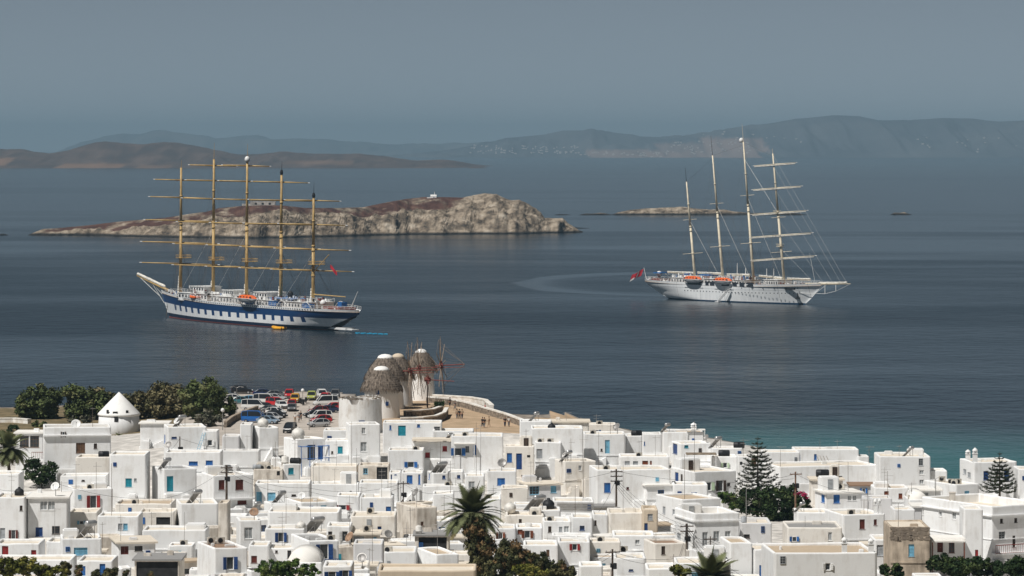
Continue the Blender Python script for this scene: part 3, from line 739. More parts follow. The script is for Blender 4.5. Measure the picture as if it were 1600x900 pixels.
# ------------------------------------------------------------------ the houses, far rows to near rows
HS = [
# ---- left edge, behind
('brown glazed veranda house at the left edge', 24, 68, 676, 716, 0, dict(c='x_', wins=[(38,690,14,18,'x#'),(54,690,14,18,'x#')], slab=True, rf='w')),
('long white house with grey front below round mill', 68, 172, 668, 732, 10, dict(d=8, wins=[(125,700,14,16,'x'),(148,697,5,8,'k')], par=1.2)),
('low white flat building right of the cone mill', 219, 262, 661, 676, 0, dict(d=5, slab=True, rf='w', par=.2)),
('white house with blue doors under solar heater', 262, 322, 667, 707, 12, dict(wins=[(253,686,4,14,'b'),(272,684,8,3,'n')])),
('small white roof room with blue ladder', 317, 340, 673, 706, 0, dict(d=4, wins=[(328,692,7,9,'c|')])),
('plain grey box beside blue van car park', 347, 374, 681, 706, 0, dict(c='g', d=4.5)),
('tall white windowless house with round white tank', 404, 435, 668, 702, 12, dict(c='w')),
('white house with leaning wall left of tank house', 375, 393, 663, 704, 0, dict(d=5)),
('long white wall house with two small blue windows', 258, 345, 706, 742, 0, dict(d=5, wins=[(302,724,14,6,'b'),(327,723,11,7,'b')])),
('low white wall house behind grey tank', 346, 405, 704, 728, 0, dict(d=4)),
('white house with blue pergola and navy door', 464, 507, 686, 719, 24, dict(wins=[(486,707,12,24,'nD#'),(500,707,8,22,'nD')])),
('white terrace house with slatted roof bench', 505, 545, 672, 689, 0, dict(d=6)),
('white house with single teal shutter by tall house', 508, 548, 688, 712, 0, dict(d=5, wins=[(531.5,703,8,11,'t'),(519,707,3,4,'k')])),
('tall white house with two grey windows before ruin', 546, 594, 663, 712, 8, dict(wins=[(568,673,6,10,'g%'),(568,698,10,15,'g%')], Y=None)),
('white house with bright teal double door by mills', 598, 690, 660, 684, 0, dict(d=6, wins=[(610,668,3,7,'b'),(628,673,12,16,'tD'),(654,665,4.5,5,'b'),(683,671,10,9,'g#')], par=.25)),
('white terrace house below the dirt square', 676, 740, 673, 694, 0, dict(d=6)),
('white house with recessed blue shuttered terrace', 705, 786, 681, 722, 0, dict(d=7, wins=[(716,706,11,12,'b|'),(730,702,6,10,'g#'),(742,703,5,15,'b')])),
('dusty cream house with tall blue door left', 788, 835, 697, 734, 0, dict(c='c', d=5, wins=[(796,715,8,14,'b'),(811,721,9,25,'nD'),(826,713,5,4,'w.')])),
('white house with grey door and roof unit', 836, 877, 691, 718, 0, dict(wins=[(842,709,11,15,'gD')])),
('wide plain white house under vaulted rooftops', 830, 911, 669, 712, 0, dict(d=7, c='c_w')),
('white house with pale blue door and bare wall', 912, 977, 678, 712, 0, dict(d=6, wins=[(949,698,7.5,21,'lD'),(940,703,3,4,'k')])),
('low white vaulted house at the sea edge', 812, 862, 658, 674, 0, dict(d=5, rf='w')),
('cream roof room on the sea edge', 862, 920, 659, 676, 0, dict(d=6, slab=True, rf='c', c='c')),
('small cream rooftop house above pale blue door', 918, 963, 663, 680, 0, dict(d=5, c='c')),
('old rounded white house by the shore', 978, 1003, 681, 716, 0, dict(d=6, wins=[(1002,693,2,6,'b')])),
('rough white house with narrow blue slit window', 1004, 1034, 678, 706, 0, dict(d=5, wins=[(1007,693,2,6,'b')])),
('white house with roof pergola and capped chimney', 1036, 1100, 675, 698, 0, dict(d=7, rf='t', chim=[(1084,676,660,8,'p')], slab=False)),
('white house with teal shutter and long navy windows', 1063, 1112, 693, 722, 12, dict(wins=[(1056,700,6,18,'n'),(1072.6,697,6.5,6,'t')])),
('white low house behind the tall Norfolk pine', 1112, 1160, 700, 724, 0, dict(d=5)),
('small white house left of the Norfolk pine', 1153, 1192, 713, 742, 0, dict(d=5, wins=[(1158,724,4,5,'k.'),(1178,721,8,12,'x'),(1196,722,4,8,'g')])),
('wide white house right of the Norfolk pine', 1192, 1250, 706, 740, 0, dict(d=6)),
('panelled white house with leaning poles by sea', 1241, 1342, 702, 730, 0, dict(d=6, wins=[(1246,717,9,13,'n'),(1274,714,4,9,'b')])),
('white annex with tall vent pipe at sea', 1341, 1358, 713, 731, 0, dict(d=4)),
('long white parapet house with street lamp', 1218, 1376, 729, 757, 22, dict(d=9)),
('big white block with two stacked grey windows', 1374, 1454, 713, 759, 0, dict(d=9, wins=[(1439,722,7,11,'g#'),(1440,738,7,7,'g%'),(1440,753,7,7,'g%')])),
('low white annex on the water edge', 1454, 1480, 735, 758, 0, dict(d=5, wins=[(1455,748,2,4,'k')])),
('twin chimney white house with navy shutters', 1521, 1591, 722, 762, 13, dict(d=8, wins=[(1541,743,8,14,'n'),(1559,740,5,7,'k'),(1574,743,8,15,'n'),(1513,737,3,8,'g'),(1517,742,3,8,'g')], chim=[(1514,722,702,7,'p'),(1522,720,699,7,'p')], rad=.3)),
('white house at right edge behind small pine', 1591, 1640, 733, 772, 0, dict(d=6)),
# ---- second rows
('white house with teal window and red cloth', 171, 228, 710, 768, 0, dict(d=7, wins=[(201,754,10,13,'t'),(211.5,750,4,5,'g')])),
('cream wall house left of the teal window', 118, 172, 714, 755, 0, dict(d=6, c='c')),
('white terrace house with rooftop air conditioner', 94, 166, 743, 765, 0, dict(d=5, wins=[(130,751,5,2.5,'k')])),
('white house with narrow teal double door', 256, 306, 733, 770, 25, dict(d=7, wins=[(265.5,756,10,24,'tD')], rf='g')),
('white house with three maroon windows and balcony', 333, 394, 743, 790, 24, dict(wins=[(346,757.5,9,15,'m'),(373,757.5,12,16,'m'),(377,785,14,6,'m')])),
('beige house with round vent block', 396, 442, 733, 757, 0, dict(c='o', d=5, wins=[(424,751,8,4,'g'),(435,739,5,8,'w.')])),
('small white house with turquoise square window', 443, 469, 725, 756, 14, dict(d=5, wins=[(454.5,736,8.5,10,'t')])),
('cream house with weathered terrace walls', 486, 558, 728, 752, 0, dict(c='c', d=6)),
('old beige house with tall dark doorway', 560, 608, 727, 756, 0, dict(c='o', d=6, wins=[(571,736,7,9,'l#'),(597,741,17,22,'k.')])),
('small white house with navy strip door', 608, 626, 738, 762, 0, dict(d=5, wins=[(611,745,3,12,'n'),(618,740,3,4,'b')])),
('white cube house with bright blue square shutter', 627, 661, 738, 765, 0, dict(d=5, wins=[(640,749,9,13,'b'),(655,748,3,17,'b')])),
('white house with blue gateway frame under pergola', 606, 662, 703, 733, 0, dict(d=6, wins=[(642,726,10,9,'b|')])),
('white pergola house with two red doors', 645, 708, 690, 715, 0, dict(d=6, wins=[(695,701,7,8,'r'),(668,711,7,8,'r')])),
('white house with tilted solar panels on roof', 676, 700, 739, 762, 10, dict(d=5, wins=[(693.5,745.5,5,5.5,'n'),(670,742,2,14,'b')])),
('white house with one tiny navy window', 700, 724, 737, 760, 0, dict(d=5, wins=[(716.6,745,5,5.5,'n')])),
('white cube with half open white window', 726, 757, 743, 776, 0, dict(d=5, wins=[(737,757.5,10,11,'w%'),(724.5,750,2,14,'n')], par=.25)),
('white house with wide royal blue shutter', 761, 807, 736, 761, 0, dict(d=6, wins=[(783,752.6,12,11,'b')])),
('long pale house with turquoise glazed bay', 825, 877, 757, 780, 14, dict(c='g', d=6, slab=True, rf='c', wins=[(834,764,17,18,'l#'),(865,764,9,12,'l')])),
('cream corner house with small grey window', 882, 932, 721, 752, 15, dict(c='c', d=6, wins=[(906.5,731,5,8,'g%')])),
('glazed white sunroom with orange brown door', 968, 1046, 713, 738, 0, dict(d=6, slab=False, wins=[(980,725,8,9,'g'),(993,725,8,9,'g'),(1008,727,9,14,'dD'),(1017,727,3,14,'d')])),
('big white house with single blue shutter', 932, 1048, 734, 782, 10, dict(d=8, wins=[(949,762,10,15,'b'),(981,763,4,4,'m')])),
('white stepped house with shaded loggia and awning', 1085, 1152, 737, 772, 34, dict(d=9, wins=[(1107.5,760,9,13,'e|'),(1127,759,8,17,'k|'),(1140,757,5,5,'k'),(1060,745,5,14,'n'),(1067,747,3,12,'k')])),
('upper white storey with mint shutters by pine', 1113, 1152, 713, 740, 0, dict(d=5, wins=[(1133,727,6.5,8,'e|')])),
('white terrace house with potted plants', 1052, 1106, 757, 784, 0, dict(d=6, wins=[(1084.5,771.5,9,4.5,'b')])),
('small white roof hut with two blue windows', 1010, 1052, 758, 782, 12, dict(d=5, slab=True, rf='w', wins=[(1033,771,10,11,'b#'),(1003,769,4,11,'b')])),
('white house with wide brown awning and papered windows', 1424, 1470, 765, 782, 0, dict(d=6, slab=True, rf='w', wins=[(1440,772,22,6,'g%')])),
('rounded white house with four roof condensers', 1493, 1533, 757, 778, 41, dict(d=9, rad=.3, wins=[(1512,769.5,8,5,'l')])),
('white house with two red brown windows', 1366, 1420, 762, 784, 0, dict(d=6, wins=[(1385,771,7,7,'d'),(1407,775,6,8,'d')], rf='t')),
('grey corrugated shed with rusty roof', 1330, 1366, 758, 774, 0, dict(c='g', d=5, slab=True, rf='r')),
('white house with royal blue windows and condensers', 1290, 1348, 770, 800, 12, dict(d=6, slab=True, rf='w', wins=[(1307.6,779.6,10,13,'b'),(1287,779,4,12,'b'),(1328,778,6,8,'g%'),(1336,778,6,8,'g%')])),
('grey flat block behind blue window house', 1268, 1317, 749, 772, 0, dict(c='c', d=5, slab=True, rf='c')),
('bare grey box house behind twin chimneys', 1361, 1394, 778, 802, 0, dict(c='g', d=5)),
# ---- left middle
('white house at left edge behind small chimney', -20, 30, 740, 772, 0, dict(d=6, chim=[(41,756,742,8,'p')])),
('white two storey house with grey upper gallery', 43, 105, 777, 846, 6, dict(d=8, slab=True, rf='w', wins=[(68,790,11,14,'g%'),(80,790,11,14,'g%'),(61,831,11,14,'n'),(87,828,12,12,'k#')])),
('tall white house at left edge with dark windows', -10, 39, 777, 848, 0, dict(d=8, wins=[(33,794,4.5,8,'k'),(4,833,8,16,'g'),(21,836,7,16,'m|')])),
('white house with open red shutters', 115, 175, 764, 800, 18, dict(d=7, wins=[(145,784,10,20,'r|')])),
('white terrace with tan roof and small vaults', 180, 268, 787, 800, 0, dict(d=8, c='c', rf='t')),
('cream house with shaded air conditioner recess', 216, 272, 800, 828, 0, dict(c='c', d=6, wins=[(255,814,22,12,'k.')])),
('white wall house with sky blue open shutter', 152, 217, 806, 838, 0, dict(d=6, wins=[(188,823,7,10,'g'),(196,823,7,10,'l')])),
('low cream terrace house with pipe frame', 106, 152, 800, 836, 0, dict(d=6, c='c', rf='c')),
('white house with thick rounded step wall', 281, 341, 787, 828, 14, dict(d=8, rad=.3)),
('white house with dirty plaster chimney column', 341, 356, 786, 850, 0, dict(c='o', d=5)),
('long white house with two sky blue shutters', 398, 484, 755, 786, 0, dict(d=6, wins=[(404.6,777,9,17,'l'),(424,776,13,13,'l'),(459,774,7,3,'k')])),
('long white wall house with dark dome', 484, 560, 756, 775, 0, dict(d=5, wins=[(548,769,3,4,'k')])),
('plain white house behind cream wall', 561, 622, 754, 780, 0, dict(d=6)),
('white house with single sky blue shutter', 470, 526, 785, 806, 30, dict(d=8, rf='t', wins=[(505,795.5,9,12,'l')])),
('white house with small bright red window', 526, 562, 774, 803, 0, dict(d=6, wins=[(535,793,12,8,'r|')])),
('white house with blue door at its corner', 562, 614, 777, 812, 0, dict(d=6, wins=[(607,797.5,8,12,'b')])),
('plain white cube left of the palm', 676, 709, 771, 796, 0, dict(d=5)),
('long low white wall above the palm', 660, 727, 759, 775, 0, dict(d=4)),
('low white block right of the palm crown', 757, 783, 779, 806, 0, dict(d=5)),
('cream house below turquoise bay', 783, 826, 762, 790, 0, dict(d=5, c='c')),
('white house with slatted terrace fence', 864, 928, 783, 806, 0, dict(d=7, c='w')),
('bluish white house under dark dome tank', 830, 876, 797, 822, 0, dict(d=6)),
('cream house with tiny square window and condenser', 790, 850, 805, 830, 0, dict(c='c', d=6, wins=[(813,814,4.5,6,'k')])),
('big curved white house behind twin solar panels', 418, 530, 800, 828, 0, dict(d=8, rad=.3)),
('white house with white framed double window', 374, 408, 813, 858, 10, dict(d=6, wins=[(388,833,13,18,'w%')])),
('white house with narrow navy shutter', 414, 476, 826, 858, 0, dict(d=6, wins=[(439,839.5,9,15,'n|')])),
('white house with dark green window', 510, 548, 822, 852, 0, dict(d=6, wins=[(539,838,9,16,'w|'),(515,834,8,7,'k#')])),
('wide cream house with small navy window', 548, 618, 806, 845, 0, dict(c='c', d=7, wins=[(593,828,6,11,'n')])),
('grey beige hut with dark low opening', 550, 592, 834, 852, 0, dict(c='o', d=5, slab=True, rf='c', wins=[(560,842,18,8,'g')])),
('low pale grey wall house with flues', 552, 598, 849, 872, 0, dict(c='g', d=6)),
('weathered white ruin with arched patch', 650, 683, 793, 834, 34, dict(c='o', d=8, wins=[(659.6,818,4.5,6,'x')])),
('dark pergola shelter house behind white box', 648, 702, 836, 862, 0, dict(c='o', d=6, slab=True, rf='g', wins=[(676,850,44,22,'k.')])),
('white house with rust red shutter pair', 774, 806, 825, 850, 0, dict(d=6, wins=[(782,837,7,11,'d|')])),
('white house with brown shutters and tank', 806, 848, 824, 848, 0, dict(d=6, wins=[(811,830,11,9,'d'),(824,835,9,12,'d|')])),
('white terrace house with red framed window', 848, 892, 814, 836, 0, dict(d=6, wins=[(859,827,5,9,'k'),(876,827,5,8,'g'),(885,827,8,10,'r%')])),
('white house with one dark square window', 893, 926, 808, 838, 0, dict(d=6, wins=[(909.6,825,7.5,7,'n#')])),
('plain grey plaster wall house with one door', 818, 872, 851, 884, 0, dict(c='w', d=6, wins=[(856,864,5,10,'x')])),
('white house with red shutters over hedge', 872, 922, 846, 878, 0, dict(d=6, wins=[(898,853,8,14,'r|')])),
('rough old white house with small dark window', 926, 950, 804, 836, 0, dict(c='o_', d=6, wins=[(929.6,817,5,8,'k')])),
('rounded old white house with wall dish', 950, 1006, 801, 836, 0, dict(c='c', d=7, rad=.35)),
('beige slip house with navy door', 1004, 1028, 796, 838, 0, dict(c='b', d=6, wins=[(1009,824,6,13,'nD'),(1016,808,8,10,'g')])),
('white house with pale small window by wires', 958, 1023, 836, 858, 0, dict(d=6, wins=[(996,847,7,7,'g%')])),
('low cream house with condenser on front', 922, 970, 846, 868, 0, dict(c='c', d=5)),
('white house with bright red shutter at edge', 900, 922, 842, 872, 0, dict(d=5, wins=[(903.5,853,4,15,'r')])),
('pink tinted terrace house with brown clutter roof', 1022, 1073, 849, 884, 14, dict(c='c', d=6, rf='r', wins=[(1036.6,860,6,13,'k')])),
('grand white house with three grey glazed doors', 1085, 1157, 802, 858, 27, dict(d=9, wins=[(1102,842,9,22,'gD%'),(1120,838,10,17,'gD%'),(1138,840,9,21,'gD%'),(1075,845,5,26,'g%'),(1064,838,5,9,'g')], par=1.0, trim=1)),
('upper storey with tan roof and two small vents', 1066, 1128, 780, 812, 38, dict(d=9, rf='t', c='c_w', wins=[(1040,797,4,11,'g'),(1054,800,4,8,'g')])),
('tan roofed grey house under the big pine', 1157, 1206, 817, 850, 0, dict(c='g', d=8, rf='c', wins=[(1167,838,9,6,'k#')])),
# ---- right middle
('white walled terrace with balustrade by bougainvillea', 1245, 1296, 800, 826, 0, dict(d=6, rad=.3)),
('grey roofed white house behind lamp', 1230, 1316, 824, 856, 0, dict(d=9, c='c', rf='g', wins=[(1297,838,6,13,'l%')])),
('white house with two maroon shuttered windows', 1317, 1385, 804, 848, 22, dict(d=8, wins=[(1348,819,8.5,15,'m'),(1369,816,5,9,'m')], chim=[(1371,803,778,5,'p'),(1378,803,777,5,'p')], rad=.25)),
('small white house with dark doorway by vault', 1428, 1448, 791, 818, 0, dict(d=5, slab=True, rf='w', c='g', wins=[(1443,805,6,12,'k')])),
('white vaulted house left of the large house', 1420, 1450, 780, 806, 0, dict(d=7, vault=True)),
('white cube before the vaulted house', 1397, 1430, 796, 826, 0, dict(d=6, chim=[(1421,825,801,6,'p')])),
('white house with one grey shutter and vents', 1366, 1400, 843, 885, 0, dict(d=7, wins=[(1375,860,10,17,'g'),(1392,857,2.5,3,'k'),(1396,857,2.5,3,'k')])),
('unplastered stone house with sky blue shutter', 1391, 1453, 823, 900, 0, dict(c='s', rf='c', d=9, wins=[(1405,841,5,8,'k'),(1424,840,4.5,8,'k'),(1424,860,9,19,'l')], par=.2)),
('large cream house with red balcony rail', 1550, 1650, 791, 905, 92, dict(Y=493, d=16, c='w', wins=[(1459,800,4,8,'g%'),(1483,803,4,8,'g%'),(1501,806,5,11,'g%'),(1566,814,5,7,'k'),(1590,813,5,7,'k'),(1567,837,11,13,'g#'),(1587,846,5,18,'k')], par=1.1, chim=[(1531,790,768,9,'o')], rf='c')),
('white veranda house with maroon doors', 1455, 1505, 842, 885, 0, dict(Y=483, d=4, slab=True, rf='w', wins=[(1469,855,9,16,'mD'),(1487,856,9,16,'m#')])),
('white block house with red door beside balcony', 1506, 1536, 795, 880, 0, dict(Y=486, d=5, c='w', wins=[(1526,864,5,10,'r'),(1506,835,4,8,'x')])),
# ---- front rows
('white house with light blue wide shutter', 96, 158, 842, 880, 12, dict(d=7, wins=[(125.6,861.6,21,12,'l')])),
('white yard house with thin red door', 72, 98, 846, 872, 0, dict(d=6, wins=[(61,857,3,20,'r')])),
('white house with red door at left edge', -8, 62, 849, 882, 0, dict(d=6, wins=[(8,858,10,17,'rD'),(52.6,864,8,9,'r')])),
('white house with maroon door under tan roof', 184, 242, 848, 874, 20, dict(d=8, slab=True, rf='c', wins=[(194.5,860,12,13,'mD'),(216,857,12,8,'k#')])),
('long white windowless wall house with antennas', 222, 322, 828, 858, 0, dict(d=6)),
('dark curtained canopy shelter', 210, 281, 874, 905, 0, dict(c='o', d=7, slab=True, rf='g', wins=[(246,890,66,28,'k.')])),
('white house with two blue doors over bushes', 120, 176, 876, 905, 0, dict(d=7, wins=[(130,892,7,15,'bD'),(160,891,9,20,'bD')])),
('low white garden wall house above bushes', -10, 112, 874, 898, 0, dict(d=6, rad=.3)),
('white house with open navy shutters and condensers', 335, 386, 857, 903, 36, dict(d=9, rf='r', wins=[(359,880,11,20,'n|')])),
('white house with maroon door beside tree', 388, 420, 852, 885, 0, dict(d=6, wins=[(397,874,9,11,'m')])),
('white barrel vaulted house beside tree', 448, 503, 878, 905, 0, dict(d=7, vault=True)),
('white house with small black windows and pipes', 420, 482, 856, 882, 0, dict(d=6, wins=[(432,862,4,4,'k'),(452,866,6,12,'k#')])),
('white house with tall navy balcony doors', 482, 529, 845, 892, 34, dict(d=9, rf='g', wins=[(506,862,13,24,'n|')])),
('white front house with navy windows at bottom', 504, 550, 884, 920, 0, dict(d=6, wins=[(519,900,12,14,'n|'),(540,898,10,14,'n|')])),
('bright white box house in front centre', 681, 717, 866, 900, 32, dict(d=9, rf='t')),
('white terrace with rooftop condensers', 600, 650, 862, 892, 0, dict(d=7, wins=[(621,862,6,3,'n')])),
('beige rounded house along the bottom edge', 590, 744, 891, 930, 0, dict(c='b', d=7, rf='c', rad=.3)),
('white house with vertical blue shutters at bottom', 1178, 1215, 858, 905, 10, dict(d=7, wins=[(1179.5,892,3,18,'b'),(1188,892,3,18,'b')])),
('white house with plank roof before lower wires', 1140, 1176, 848, 905, 10, dict(c='w', d=8, rf='t')),
('large white front house with small shuttered window', 1209, 1372, 864, 930, 10, dict(d=11, wins=[(1294,885.5,8,11,'w|')], rf='t', rad=.3, chim=[(1321,868,838,8,'p'),(1363,868,840,8,'p')])),
('white bottom house with curved stair', 960, 1010, 872, 905, 0, dict(d=7, rad=.35, wins=[(986,891,7,3,'n')])),
('white wide house behind lower palm', 1010, 1060, 888, 930, 0, dict(d=6, rad=.3)),
('white house half hidden by lower palm', 1056, 1142, 880, 925, 0, dict(d=7)),
('white hut in front of dark hedge', 905, 942, 884, 925, 0, dict(d=5)),
]
for nm, x0, x1, yt, yb, L, kw in HS:
    kw = dict(kw)
    c = kw.get('c', 'w'); kw['c'] = 'w' if c in ('x_', 'c_w', 'o_') else c
    house(nm, x0, x1, yt, yb, L, **kw)
# ------------------------------------------------------------------ what breaks up the white walls: outhouses, annexes, stairs, roof rooms
WINPX = [(cx - w_ / 2 - .5, cx + w_ / 2 + .5, cy - h_ / 2 - .5, cy + h_ / 2 + .5, H_['Y']) for (nm, x0, x1, yt, yb, L, kw), H_ in zip(HS, HOUSES) for cx, cy, w_, h_, k in kw.get('wins', ())]
HB = {h['nm']: h for h in HOUSES}
def fpx(h, u, z=0, out=0.0):
    q = h['Cn'] + h['e'] * u - h['b'] * out; return 800 + q.x / q.y * F, q.y
def py_of(Y, z): return Y0 + (H - z) / Y * F
def inside(h, X, Y, m=0.0):
    d = Vector((X, Y)) - h['Cn']; u, v = d.dot(h['e']), d.dot(h['b']); return -m < u < h['W'] + m and -m < v < h['d'] + m
def hides(px0, px1, pyt, Y):
    return any(Yw > Y and px1 > a and px0 < b and pyt < d for a, b, c, d, Yw in WINPX)
ER = random.Random(21)
KCOL = 'bbnnltrmdgkkw'
def fillers(second=False):
    n = 0; used = set(); base = list(HOUSES)
    for Y in [470 + 5.0 * i for i in range(44)]:
        x = -0.134 * Y
        while x < 0.134 * Y:
            x += ER.uniform(1.5, 4.0); W = ER.uniform(3.0, 5.6) * (.62 if second else 1); d = ER.uniform(3.0, 4.6) * (.62 if second else 1)
            if Y > 655 and -64 < x < 14: continue
            if Y > coast(x) - 22: continue
            px = 800 + x / Y * F
            if 720 < px < 900 and Y < 492 or 1130 < px < 1245 and 548 < Y < 600 or px > 1450 and Y < 500 and px < 1600: continue
            pts = [(x + W * a, Y + d * b) for a in (-.05, .25, .5, .75, 1.05) for b in (-.05, .5, 1.05)]
            if any(inside(h, X_, Y_, .25) for X_, Y_ in pts for h in HOUSES if abs(h['Y'] - Y) < 22): continue
            p0, p1 = 800 + x / Y * F, 800 + (x + W) / Y * F
            g = ground(x, Y); ht = ER.uniform(1.7, 2.7) if second else ER.uniform(2.4, 3.5); ok = False
            while ht > 1.3:
                if not hides(p0 - 1, p1 + 1, py_of(Y, g + ht) - 1, Y): ok = True; break
                ht -= .35
            if not ok: continue
            beh = [h for h in base if h['Y'] > Y + 2 and h['x0'] < (p0 + p1) / 2 < h['x1'] and h['nm'] not in used]
            if not beh: continue
            b_ = min(beh, key=lambda h: h['Y']); used.add(b_['nm'])
            kind = ER.random(); wins = []
            yt = py_of(Y, g + ht); s = F / Y
            if ht > 2.2:
                for q in range(ER.choice((0, 1, 1, 2))):
                    cx = lerp(p0, p1, (.3, .7)[q] if ER.random() < .7 else .5); col_ = ER.choice(KCOL)
                    if not wins: wins.append((cx, yt + 1.25 * s, ER.uniform(.6, 1.0) * s, ER.uniform(.7, 1.1) * s, col_ + ER.choice(('', '', '|', '#'))))
            lab = ' '.join((('small plastered lean-to near the ' if second else 'low whitewashed outhouse in front of the ') + b_['nm']).split()[:16])
            house(lab, p0, p1, yt, 0, ER.choice((0, 0, 8, 14)), d, wins, ER.choice('wwwwwcco'), ER.choice('cccwwtg'), ER.uniform(.2, .35), 'outhouse', Y=Y, rad=ER.uniform(.12, .3), slab=ER.random() < .25)
            n += 1
    return n
fillers()
fillers(True)
def local(h, u, v, z):
    q = h['Cn'] + h['e'] * u + h['b'] * v; o = h['o'].location; return Vector((q.x - o.x, q.y - o.y, z - o.z))
def lbox(h, mb, u0, u1, v0, v1, z0, z1, m=0):
    P_ = [local(h, u, v, z) for z in (z0, z1) for u, v in ((u0, v0), (u1, v0), (u1, v1), (u0, v1))]
    mb.add(P_, [(3,2,1,0),(4,5,6,7),(0,1,5,4),(1,2,6,5),(2,3,7,6),(3,0,4,7)], m)
def soft(h, name, mat_, u0, u1, v0, v1, z0, z1, r=.12, par=None):
    """a plastered block with rounded edges"""
    b = MB(); lbox(h, b, u0, u1, v0, v1, z0, z1); me = b.mesh(name, mat_); bm = bmesh.new(); bm.from_mesh(me)
    bmesh.ops.recalc_face_normals(bm, faces=bm.faces); bmesh.ops.bevel(bm, geom=[e for e in bm.edges if max(v.co.z for v in e.verts) > min(v.co.z for v in bm.verts) + .01], offset=min(r, (u1-u0)*.3, abs(v1-v0)*.3, (z1-z0)*.3), segments=2, affect='EDGES'); bm.to_mesh(me); bm.free()
    return link(name, me, par or h['o'])
def annexes():
    for h in list(HOUSES):
        if h['o'].name.startswith('outhouse') or h['W'] < 3.2: continue
        wm = h['wm']; W, d, zr = h['W'], h['d'], h['zr']; ht = h['zt'] - h['zb']
        gz = ground(*(h['Cn'] + h['e'] * W / 2))
        # roof room or raised strip
        r = ER.random(); top = zr
        if r < .5 and h['Y'] < 618 and W > 4.5 and d > 4.5:
            w2 = ER.uniform(.28, .5) * W; u0 = ER.choice((.3, W - w2 - .3)); d2 = ER.uniform(1.6, d * .5); hh = ER.uniform(.5, 1.1) if ER.random() < .6 else ER.uniform(1.2, 1.8)
            q = h['Cn'] + h['e'] * (u0 + w2/2) + h['b'] * (d - d2); p0, p1 = 800 + (q.x - w2/2) / q.y * F, 800 + (q.x + w2/2) / q.y * F
            if not hides(p0, p1, py_of(q.y, top + hh + .3), q.y):
                ro = soft(h, 'roof_room', wm, u0, u0 + w2, d - d2 - .4, d - .4, top - .15, top + hh + .3, .16)
                if hh > 1.2:
                    o_ = local(h, u0 + w2 * .5, d - d2 - .4, top); opening(ro, Vector((o_.x, o_.y)), h['e'], -h['b'], o_.z + .1 , .75, min(1.5, hh - .1), ER.choice('bnkg') + 'D', 0.0)
        for _ in range(ER.choice((0, 1, 1, 2))):            # low kerbs, skylights, vents on the roof
            u = ER.uniform(.6, W - 1.2); v = ER.uniform(.6, d - 1.1); soft(h, 'roof_kerb', wm, u, u + ER.uniform(.3, min(1.6, W - u - .4)), v, v + ER.uniform(.25, .5), top - .1, top + ER.uniform(.25, .6), .08)
        # annexes in front, kept clear of the windows
        z_o = h['o'].location.z
        for _ in range(3):
            w2 = ER.uniform(1.2, min(3.6, W * .6)); u0 = ER.uniform(-.3, W - w2 + .3); dd = ER.uniform(.5, 2.0); hh = ER.uniform(.9, min(3.0, max(1.0, ht * .55)))
            pa, Ya = fpx(h, u0, 0, dd); pb, _y = fpx(h, u0 + w2, 0, dd); ok = False
            while hh > .5:
                if not hides(pa - .6, pb + .6, py_of(Ya, gz + hh) - .5, Ya): ok = True; break
                hh -= .3
            if not ok: continue
            ctr = h['Cn'] + h['e'] * (u0 + w2/2) - h['b'] * (dd + .2)
            if any(inside(k, ctr.x, ctr.y, .1) for k in HOUSES if k is not h): continue
            if ER.random() < .3 and w2 > 1.6:                # outside stair
                ns = max(4, int(hh / .19)); sb = MB()
                for k in range(ns): lbox(h, sb, u0 + w2 * k / ns, u0 + w2 * (k + 1) / ns, -.95, .05, gz - .5, gz + hh * (k + 1) / ns)
                sb.build('outside_stair', wm, h['o'])
            else: soft(h, 'annex', wm, u0, u0 + w2, -dd, .05, gz - .5, gz + hh, .18)
        if ht > 4.2 and ER.random() < .55:                   # a plaster string course
            zc = z_o + ht * ER.uniform(.45, .62); pa, Ya = fpx(h, 0); pb, _y = fpx(h, W); pyc = py_of(Ya, zc)
            if not any(b > pa and a < pb and c - 1 < pyc < d_ + 1 and abs(Yw - h['Y']) < .1 for a, b, c, d_, Yw in WINPX): soft(h, 'string_course', wm, -.03, W + .03, -.10, .05, zc - .09, zc + .09, .05)
        if not any(k in h['nm'] for k in ('plain', 'windowless', 'bare', 'wall')) and ER.random() < .9 and W > 3:   # small extra openings
            for _ in range(2):
                u = ER.uniform(.5, W - .5); zz = h['zt'] - ER.uniform(1.0, 1.7); pa, Ya = fpx(h, u); pyc = py_of(Ya, zz)
                if any(abs(pa - (a + b) / 2) < 14 and abs(pyc - (c + d_) / 2) < 16 and abs(Yw - h['Y']) < .1 for a, b, c, d_, Yw in WINPX): continue
                o_ = local(h, u, 0, zz); opening(h['o'], Vector((o_.x, o_.y)), h['e'], -h['b'], o_.z - .2, ER.uniform(.4, .75), ER.uniform(.5, .95), ER.choice('bbnnlgkg') + ER.choice(('', '', '#', '|')), -.012); WINPX.append((pa - 2, pa + 2, pyc - 3, pyc + 3, h['Y'])); break
annexes()
